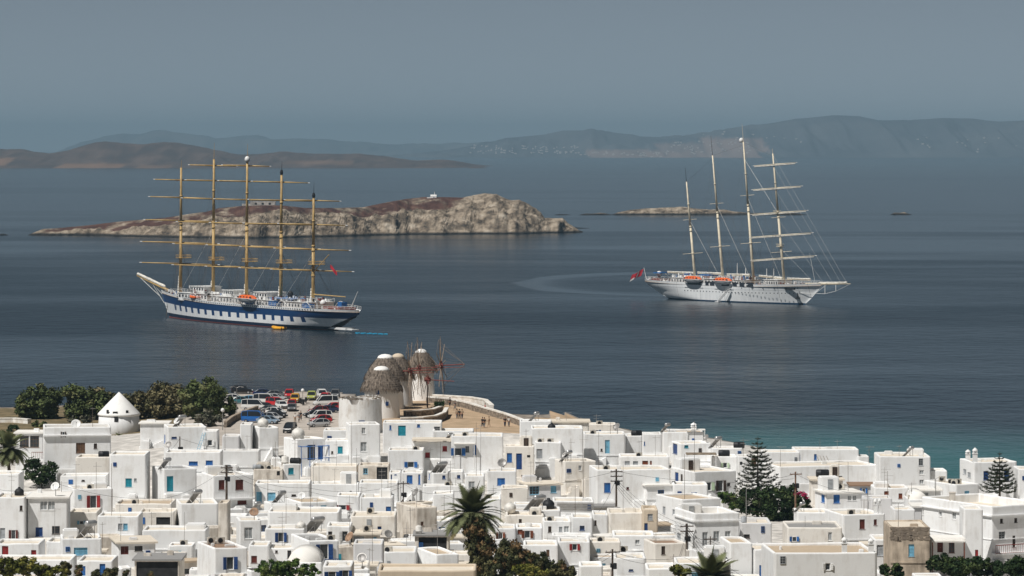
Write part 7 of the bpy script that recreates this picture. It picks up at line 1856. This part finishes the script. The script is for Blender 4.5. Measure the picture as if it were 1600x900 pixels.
pole('b', 'tall dark pole before the single blue shutter house, many wires', 963, 733, 800, .17, 3)
pole('c', 'brown wooden pole beside the bougainvillea bush', 1243, 737, 808, .16, 1, mat('brown_pole', (.25, .15, .10), .9, .25, 3))
pole('d', 'dark pole in front of the large shuttered front house', 1247, 856, 930, .16, 1, Y=458)
pole('e', 'pole at the bottom right of the dark clipped hedge', 957, 858, 930, .15, 1, Y=462)
pole('f', 'tangled black pole before the three glazed doors', 1073, 818, 862, .2, 2)
pole('g', 'short braced pole left of the weathered ruin', 630, 752, 790, .11, 1, POLEW, True)
pole('h', 'short dark pole right of the solar heater house', 281, 682, 722, .12, 0)
pole('i', 'bent wire pole right of the tangled black pole', 1110, 838, 872, .09, 1)
def wire(label, pts, sag=.6, n=1, off=.3):
    t = MB(); o = pts[0]
    for k in range(n):
        dz = Vector((0, 0, -off * k))
        for a, q in zip(pts, pts[1:]):
            a = a + dz; q = q + dz * (1.0 if k else 0) ; m = 14; P_ = [a.lerp(q, i / m) - Vector((0, 0, sag * (1 + .3 * k) * 4 * (i / m) * (1 - i / m))) - o for i in range(m + 1)]; t.path(P_, .022, 3)
    ob = t.build('power_line', BLACKP); ob.location = o; tag(ob, label, 'power line', 'power lines over the roofs')
wire('single wire running left from the tall dark pole to the palm', [TOPS['b'], P(700, 768, 520), TOPS['g']], .8)
wire('wire from the tall dark pole right to the Norfolk pine', [TOPS['b'], P(1240, 748, 556)], 1.0)
wire('bundle of wires sweeping down right from the tall dark pole', [TOPS['b'] - Vector((0, 0, 1.2)), TOPS['f'], P(1180, 910, 440)], .9, 4, .35)
wire('slack wire from the tall dark pole to the cream houses', [TOPS['b'] - Vector((0, 0, 1.0)), P(935, 800, 520)], .5)
wire('long wire from the thick dark pole across to the left edge', [TOPS['a'], P(256, 779, 545), P(94, 757, 560), P(-20, 762, 560)], .7)
wire('wires from the thick dark pole right to the braced pole', [TOPS['a'], P(480, 762, 545), TOPS['g']], .9, 2, .5)
wire('wire from the brown pole to the right behind condensers', [TOPS['c'], P(1365, 772, 540)], .8)
wire('wire from the brown pole up to the left', [TOPS['c'], P(1150, 748, 560)], .5)
wire('wires from the front pole down to the right', [TOPS['d'], P(1300, 905, 440)], .4, 2, .4)
wire('wires from the front pole up left to the bent pole', [TOPS['d'], TOPS['i'], TOPS['f']], .8, 2, .3)
wire('low wires crossing the hedge pole at the bottom', [P(880, 884, 458), TOPS['e'], P(1060, 872, 466), TOPS['f']], .5, 2, .4)
wire('thin wire over the blue window houses at left', [P(262, 704, 620), TOPS['h'], P(420, 716, 640)], .4)
# ------------------------------------------------------------------ street lamps
def lamp(label, px, yt, yb, glob=False, double=False, Y=None):
    q = Vector(((px - 800) / F * Y, Y, ground((px - 800) / F * Y, Y))) if Y else ground_point(px, yb); hh = H - (yt - Y0) / F * q.y - q.z; t = thing('street_lamp', label, 'street lamp', q, 0, 'street lamps')
    MB().tube((0, 0, -.2), (0, 0, hh), .08, .05, 7).build('post', METAL, t)
    if glob: MB().lathe([(.05, hh), (.3, hh + .15), (.36, hh + .4), (.25, hh + .65), (.02, hh + .75)], 10).build('lamp_head', PAINT['w'], t, True)
    else:
        for s_ in (-1, 1) if double else (1,): a = MB(); a.path([Vector((0, 0, hh)), Vector((s_ * .5, 0, hh + .25)), Vector((s_ * 1.1, 0, hh + .2))], .04, 5); a.box(*sorted((s_ * .8, s_ * 1.35)), -.13, .13, hh + .08, hh + .2); a.build('lamp_head', METAL, t)
lamp('double headed lamp by the shore trees and car park', 370, 606, 652, double=True)
lamp('white globe lamp at the seaward end of the car park', 473, 613, 632, True)
lamp('lamp post in the middle of the car park', 483, 634, 672)
lamp('lamp post before the dark shrub mass below the pine', 1166, 764, 0, Y=548)
lamp('arched lamp by the four roof condensers', 1462, 748, 0, Y=575)
lamp('lamp post by the shore shrubs and sloping wall', 348, 644, 672, True)
lamp('tall lamp behind the white annex by the sea', 408, 640, 668)
# ------------------------------------------------------------------ cars in the car park
PAINTS = {'white': (0.72, 0.72, 0.71), 'red': (0.48, 0.02, 0.025), 'silver': (0.42, 0.43, 0.44), 'black': (0.015, 0.016, 0.018), 'navy': (0.015, 0.03, 0.09), 'blue': (0.02, 0.13, 0.42), 'grey': (0.12, 0.125, 0.13),
          'light blue': (0.10, 0.34, 0.55), 'teal': (0.05, 0.16, 0.19), 'yellow green': (0.38, 0.42, 0.10), 'dark red': (0.22, 0.015, 0.02), 'yellow': (0.60, 0.33, 0.03), 'pale blue': (0.22, 0.30, 0.38)}
CARP = {k: mat('car_paint_' + k.replace(' ', '_'), v, .28, .04, 1, spec=.5) for k, v in PAINTS.items()}
CGL = mat('car_glass', (0.02, 0.024, 0.03), .08, .05, 1, spec=.7); TYRE = mat('tyre_rubber', (.02, .02, .02), .85, .1, 2); RIM = mat('wheel_rim', (.45, .45, .46), .4, .1, 2, metal=.5)
LMPW = mat('headlight_glass', (.75, .76, .78), .15, .05, 1); LMPR = mat('tail_light', (.45, .02, .02), .3, .05, 1); BUMP = mat('bumper_plastic', (.03, .03, .032), .7, .1, 1)
# profile stations: x, sill z, belt z, half width at belt ; cabin: x, z roof
KIND = {
 'hatchback': (3.9, 1.48, [(-1.92, .45, .78, .70), (-1.80, .28, .92, .80), (-1.2, .22, .95, .84), (0, .2, .93, .85), (.9, .22, .92, .84), (1.5, .26, .84, .80), (1.85, .30, .72, .72), (1.95, .42, .58, .62)], [(-1.78, .93, 0), (-1.45, 1.40, 1), (-.9, 1.47, 1), (.0, 1.46, 1), (.45, 1.38, 1), (1.05, .92, 0)]),
 'sedan': (4.4, 1.42, [(-2.2, .45, .82, .72), (-2.05, .3, .95, .82), (-1.3, .22, .96, .86), (0, .2, .93, .87), (1.0, .22, .92, .86), (1.7, .26, .84, .82), (2.1, .30, .72, .74), (2.2, .42, .58, .62)], [(-1.75, .95, 0), (-1.05, 1.36, 1), (-.5, 1.42, 1), (.1, 1.41, 1), (.5, 1.33, 1), (1.2, .92, 0)]),
 'suv': (4.4, 1.75, [(-2.15, .5, .95, .78), (-2.1, .35, 1.05, .86), (-1.3, .3, 1.08, .9), (0, .28, 1.06, .9), (1.0, .3, 1.06, .9), (1.7, .34, 1.0, .86), (2.1, .38, .86, .78), (2.2, .5, .7, .68)], [(-2.08, 1.05, 0), (-1.95, 1.66, 1), (-1.2, 1.76, 1), (.2, 1.75, 1), (.6, 1.66, 1), (1.15, 1.06, 0)]),
 'van': (4.8, 2.1, [(-2.4, .5, 1.1, .86), (-2.36, .35, 1.2, .92), (-1.3, .3, 1.2, .94), (0, .28, 1.18, .94), (1.2, .3, 1.16, .93), (1.9, .34, 1.05, .9), (2.3, .38, .9, .84), (2.4, .5, .7, .74)], [(-2.36, 1.2, 0), (-2.28, 2.02, 1), (-1.4, 2.12, 1), (.6, 2.1, 1), (1.0, 1.98, 1), (1.75, 1.12, 0)]),
}
def make_car(kind):
    ln, hr, st, cab = KIND[kind]; t = thing(kind, 'x', 'car', (0, 0, -60)); THINGS.pop(); b = MB(); vs = []
    for x, zs, zb, w2 in st:
        vs += [(x, -w2 * .9, zs), (x, -w2, zs + (zb - zs) * .45), (x, -w2 * .95, zb), (x, w2 * .95, zb), (x, w2, zs + (zb - zs) * .45), (x, w2 * .9, zs)]
    n = len(st); fs = [(6*i+j, 6*i+6+j, 6*i+6+(j+1) % 6, 6*i+(j+1) % 6) for i in range(n - 1) for j in range(6)] + [tuple(range(6)), tuple(range(6*n-1, 6*n-7, -1))]
    b.add(vs, fs)
    # roof panel and pillars (painted)
    ro = [c for c in cab if c[2]]; wr = st[3][3] * .76
    vs = [(x, sd * wr, z) for x, z, _ in ro for sd in (-1, 1)] + [(x, sd * wr, z + .05) for x, z, _ in ro for sd in (-1, 1)]; m = len(ro); fs = [(2*i, 2*i+1, 2*i+3, 2*i+2) for i in range(m - 1)] + [(2*m+2*i, 2*m+2*i+2, 2*m+2*i+3, 2*m+2*i+1) for i in range(m - 1)] + [(2*i + sd, 2*i + 2 + sd, 2*m+2*i+2+sd, 2*m+2*i+sd) for i in range(m - 1) for sd in (0, 1)] + [(0, 1, 2*m+1, 2*m), (2*m-2, 2*m-1, 4*m-1, 4*m-2)]
    b.add(vs, fs)
    zb = lambda x: interp([(s_[0], s_[2]) for s_ in st], x); wb = lambda x: interp([(s_[0], s_[3]) for s_ in st], x) * .95
    for sd in (-1, 1):
        for a, c in ((cab[0], ro[0]), (cab[-1], ro[-1]), ((ro[1][0] + .25, zb(0), 0), (ro[1][0] + .2, ro[1][1], 1))): b.tube((a[0], sd * wb(a[0]), a[1]), (c[0], sd * wr, c[1] + .02), .06, .05, 5)
    b.build('body', CARP['white'], t)
    g = MB(); vs = []
    for x, z, k in cab: vs += [(x, -(wb(x) - .03 if not k else wr - .015), z), (x, (wb(x) - .03 if not k else wr - .015), z), (x, -(wb(x) - .03), zb(x) - .02), (x, wb(x) - .03, zb(x) - .02)]
    q = len(cab); fs = []
    for i in range(q - 1): a = 4*i; fs += [(a, a+1, a+5, a+4), (a, a+4, a+6, a+2), (a+1, a+3, a+7, a+5)]
    g.add(vs, fs); g.build('cabin_glass', CGL, t)
    for x in (-ln * .31, ln * .31):
        for sd in (-1, 1):
            M = Matrix.Rotation(R(90), 4, 'X'); rw = .31 if kind != 'suv' else .36; w_ = link('wheel', MB().lathe([(rw * .6, -.1), (rw, -.09), (rw, .09), (rw * .6, .1)], 14, 0, (0, 0, 0), M).mesh('wheel', TYRE), t, (x, sd * (st[3][3] - .1), rw)); MB().lathe([(.02, -.06), (rw * .6, -.07), (rw * .6, .07), (.02, .06)], 10, 0, (0, 0, 0), Matrix.Translation((0, sd * .05, 0)) @ M).build('rim', RIM, w_)
    for sd in (-1, 1): x0 = st[-2][0]; MB().cbox((x0 + .0, sd * .55, st[-2][2] - .04), .22, .3, .16).build('headlight', LMPW, t); MB().cbox((st[0][0] + .06, sd * .62, st[0][2] - .02), .14, .2, .22).build('tail_light', LMPR, t)
    MB().cbox((st[-1][0] - .02, 0, .46), .2, 1.3, .18).build('bumper', BUMP, t); MB().cbox((st[0][0] + .02, 0, .5), .2, 1.3, .18).build('bumper', BUMP, t)
    return t
PROTO = {k: [make_car(k), False] for k in KIND}
def car(px, py, kind, col, hd, label):
    q = ground_point(px, py); o, used = PROTO[kind][:2]; rz = R(hd); mats = {'car_paint_white': CARP[col]}
    if not used:
        PROTO[kind][1] = True; o.location = q; o.rotation_euler = (0, 0, rz); o['label'] = label; o['group'] = 'cars parked by the windmills'; THINGS.append(o)
        me = o.children[0]; me.material_slots[0].link = 'OBJECT'; me.material_slots[0].material = CARP[col]; return
    c = dup(o, q, rz, label, 'cars parked by the windmills')
    for ch in c.children:
        if ch.name.startswith('body'): ch.material_slots[0].link = 'OBJECT'; ch.material_slots[0].material = CARP[col]
CARS = [
 (398,660,'van','blue',-8,'blue van nearest the town in the left row'), (419,662,'sedan','pale blue',-28,'pale blue saloon next to the blue van'), (425,657,'hatchback','silver',-28,'silver hatchback second from the blue van'),
 (431,653,'sedan','black',-28,'black saloon in the left row'), (431,648.5,'hatchback','white',-25,'white hatchback in the left row'), (424,645,'sedan','grey',-22,'dark grey saloon behind the left row white hatchback'), (415,641,'hatchback','black',-15,'black hatchback at the sloping wall end'),
 (456,642,'sedan','grey',-88,'dark grey saloon facing the town alone in the lane'), (456,636,'hatchback','red',-90,'red hatchback behind the lone grey saloon'), (440,638,'hatchback','white',-70,'white hatchback left of the lone grey saloon'), (430,635,'suv','red',-50,'red estate left of the white hatchback'),
 (461,629,'suv','yellow',-90,'dark windowed yellow taxi behind the red hatchback'), (452,622,'suv','red',-90,'bright red jeep at the seaward end'), (415,632,'van','white',-10,'tall white box van at the left of the car park'), (397,641,'van','white',-5,'white low van behind the sloping wall'),
 (395,630,'hatchback','light blue',-10,'light blue hatchback by the shore'), (379,631,'sedan','teal',-8,'dark teal saloon beside the shore trees'), (366,627,'sedan','white',-5,'white saloon half hidden by the shore trees'), (430,626,'sedan','silver',-15,'silver saloon behind the tall white van'), (432,621,'sedan','grey',-10,'grey saloon at the sea edge'), (378,615.5,'suv','black',0,'black jeep at the far left of the car park'), (412,619,'sedan','navy',0,'navy saloon at the far sea edge'),
 (498,667,'hatchback','silver',200,'silver hatchback nearest the town in the right row'), (502,661,'hatchback','red',200,'red hatchback second in the right row'), (500,656,'suv','white',200,'white estate in the right row'), (492,652,'sedan','black',200,'black saloon in the right row'), (497,646.5,'hatchback','dark red',200,'dark red hatchback in the right row'), (512,645,'sedan','navy',202,'navy saloon beside the ruined tower'), (521,641,'hatchback','red',205,'red hatchback against the ruined tower'),
 (509,635,'van','white',195,'white minibus with many windows'), (521,631,'sedan','black',200,'black saloon beside the minibus'), (508,625.5,'hatchback','red',-100,'small red car behind the minibus'), (503,622,'suv','white',-80,'white estate at the seaward end'), (487,625,'suv','yellow green',-90,'yellow green jeep at the seaward end'), (524,622,'suv','grey',-90,'dark grey estate behind the ruined tower'), (453,676,'suv','black',-100,'black car with bright lights facing the houses'),
]
for c in CARS: car(*c)
# motor scooters at the seaward end
def scooter():
    t = thing('motor_scooter', 'x', 'scooter', (0, 0, -60)); THINGS.pop()
    for x in (-.6, .6): w_ = link('wheel', MB().lathe([(.14, -.05), (.24, -.05), (.24, .05), (.14, .05)], 12, 0, (0, 0, 0), Matrix.Rotation(R(90), 4, 'X')).mesh('wheel', TYRE), t, (x, 0, .24))
    b = MB(); b.cbox((-.45, 0, .6), .8, .32, .35); b.cbox((.05, 0, .3), .6, .3, .08); b.tube((.6, 0, .3), (.42, 0, 1.0), .1, .06, 6); b.cbox((.5, 0, .65), .12, .36, .5); b.build('body', BLACKP, t)
    MB().cbox((-.45, 0, .82), .75, .28, .1).build('seat', TYRE, t); MB().tube((.42, -.32, 1.02), (.42, .32, 1.02), .03, .03, 5).build('handlebar', METAL, t); return t
s0 = scooter()
for i, (px, py, hd, l_) in enumerate(((470,631,-80,'black scooter left of the yellow green jeep'), (474,633,-95,'black scooter nearest the lone lamp post'), (478,630,-85,'black scooter beside the yellow green jeep'))):
    q = ground_point(px, py)
    if i == 0: s0.location = q; s0.rotation_euler = (0, 0, R(hd)); s0['label'] = l_; s0['group'] = 'scooters by the sea wall'; s0.scale = (1.25,) * 3; THINGS.append(s0)
    else: dup(s0, q, R(hd), l_, None, 1.25)
# ------------------------------------------------------------------ people
def skin_mesh(name, verts, edges, rad, m, sub=1):
    me = bpy.data.meshes.new(name); me.from_pydata(verts, edges, []); o = bpy.data.objects.new(name, me); COL.objects.link(o)
    md = o.modifiers.new('skin', 'SKIN'); md.use_smooth_shade = True
    for v, r in zip(me.skin_vertices[0].data, rad): v.radius = (r, r) if not isinstance(r, tuple) else r
    me.skin_vertices[0].data[0].use_root = True
    if sub: o.modifiers.new('sub', 'SUBSURF').levels = sub
    dg = bpy.context.evaluated_depsgraph_get(); me2 = bpy.data.meshes.new_from_object(o.evaluated_get(dg)); bpy.data.objects.remove(o); me2.name = name; me2.materials.clear(); me2.materials.append(m); return me2
SKIN = mat('skin', (0.42, 0.24, 0.16), .6, .08, 3); HAIR = mat('dark_hair', (0.03, 0.022, 0.018), .7, .1, 4)
def person_meshes(step, arm):
    V = [(0, 0, .95), (0, 0, 1.15), (0, .0, 1.38), (0, 0, 1.5), (0, .01, 1.62), (0, .01, 1.74)]; E = [(0, 1), (1, 2), (2, 3), (3, 4), (4, 5)]; Rr = [.14, .13, (.17, .12), .055, .085, .07]
    for s_ in (-1, 1):
        k = len(V); sw = step * s_
        V += [(s_ * .10, 0, .88), (s_ * .10, sw * .5 + .02, .48), (s_ * .10, sw * .9, .08), (s_ * .11, sw * .9 + .16, .03)]; E += [(0, k), (k, k+1), (k+1, k+2), (k+2, k+3)]; Rr += [.095, .062, .042, .035]
        k = len(V); V += [(s_ * .20, 0, 1.40), (s_ * .27, -sw * .3 - .03, 1.13), (s_ * .26, -sw * .5 + arm, .90 + arm * .6), (s_ * .26, -sw * .55 + arm * 1.3, .82 + arm * .8)]; E += [(2, k), (k, k+1), (k+1, k+2), (k+2, k+3)]; Rr += [.06, .043, .034, .03]
    body = skin_mesh('body', V, E, Rr, SKIN, 1)
    sv = [(0, 0, .93), (0, 0, 1.15), (0, 0, 1.38), (0, 0, 1.46), (-.20, 0, 1.41), (-.265, step * .25 - .03, 1.2), (.20, 0, 1.41), (.265, -step * .25 - .03, 1.2)]
    shirt = skin_mesh('shirt', sv, [(0, 1), (1, 2), (2, 3), (2, 4), (4, 5), (2, 6), (6, 7)], [.165, .155, (.195, .145), .08, .08, .07, .08, .07], SKIN, 1)
    tv = [(0, 0, .98), (-.10, 0, .84), (-.10, -step * .5 + .02, .48), (-.10, -step * .85, .16), (.10, 0, .86), (.10, step * .5 + .02, .48), (.10, step * .85, .16), (0, 0, .84)]
    tro = skin_mesh('trousers', tv, [(0, 1), (1, 2), (2, 3), (0, 4), (4, 5), (5, 6), (0, 7)], [.15, (.13, .13), .09, .075, (.13, .13), .09, .075, .14], SKIN, 1)
    hr = MB().lathe([(.02, 1.855), (.075, 1.83), (.105, 1.76), (.10, 1.68)], 10, 0, (0, -.012, 0), None, False).mesh('hair', HAIR, True)
    return body, shirt, tro, hr
PM = [person_meshes(.12, .0), person_meshes(.26, .12)]
def cloth(n, c): return mat('cloth_' + n, c, .85, .12, 3)
CLO = {'white': (.68, .67, .64), 'black': (.02, .02, .022), 'pink': (.60, .16, .24), 'blue': (.06, .14, .34), 'tan': (.42, .32, .22), 'grey': (.22, .22, .23), 'red': (.40, .05, .04), 'dark blue': (.02, .035, .08)}
def person(px, py, top, leg, hd, pose, label, q=None):
    q = q or ground_point(px, py); t = thing('person', label, 'person', q, R(hd)); b, s_, tr, hr = PM[pose]
    link('body', b, t); link('hair', hr, t)
    for nm, me, c in (('shirt', s_, top), ('trousers', tr, leg)): o = link(nm, me, t); o.material_slots[0].link = 'OBJECT'; o.material_slots[0].material = cloth(c.replace(' ', '_'), CLO[c])
for a in ((714,654.5,'tan','grey',20,0,'person in tan top, left of three standing on the dirt square'), (718,655,'black','black',160,0,'person in black, middle of three standing on the dirt square'), (722,655,'tan','dark blue',200,1,'person in tan top and dark trousers, right of the three on the square'),
          (711,641,'dark blue','grey',90,1,'person in dark blue walking near the upper terrace wall'), (703,636,'grey','black',40,0,'person in grey behind the round green bush'),
          (754,668,'black','black',150,0,'person in black at the right part of the dirt square'), (757,668.5,'black','grey',30,1,'person in black top and grey trousers at the right of the square'), (764,667,'tan','tan',80,1,'person in tan clothes walking alone on the square'),
          (789,667,'black','dark blue',20,0,'person in dark clothes near the sea wall end'), (795,667,'white','grey',190,0,'person in white shirt near the sea wall end'), (758,646,'red','grey',100,0,'person in red by the stone sea wall'),
          (461,660.5,'white','tan',170,1,'person in white walking between the parked cars, left'), (467,660,'grey','white',200,1,'person in grey and white walking between the parked cars, right'), (470,657,'black','black',150,0,'person in black standing behind the walking couple')): person(*a)
hq = HB['dusty cream house with tall blue door left']; q_ = hq['Cn'] + hq['e'] * (hq['W'] * .58) - hq['b'] * .7
person(0, 0, 'pink', 'blue', 20, 1, 'person in pink top and blue jeans by the cream house door', Vector((q_.x, q_.y, ground(q_.x, q_.y))))
# ------------------------------------------------------------------ no two things keep the same label
def settle_labels():
    by = {}
    for t in THINGS:
        if t.get('label'): by.setdefault(t['label'], []).append(t)
    for l_, ts in by.items():
        if len(ts) < 2: continue
        ts.sort(key=lambda t: t.location.x / max(1, t.location.y)); n = len(ts)
        words = {2: ('left', 'right'), 3: ('left', 'middle', 'right'), 4: ('leftmost', 'second', 'third', 'rightmost')}.get(n)
        for i, t in enumerate(ts):
            w_ = words[i] if words else f'{("leftmost","second","third","fourth","fifth","sixth","seventh")[min(i, 6)]}'
            t['label'] = ' '.join((w_ + ' ' + l_).split()[:16])
settle_labels()
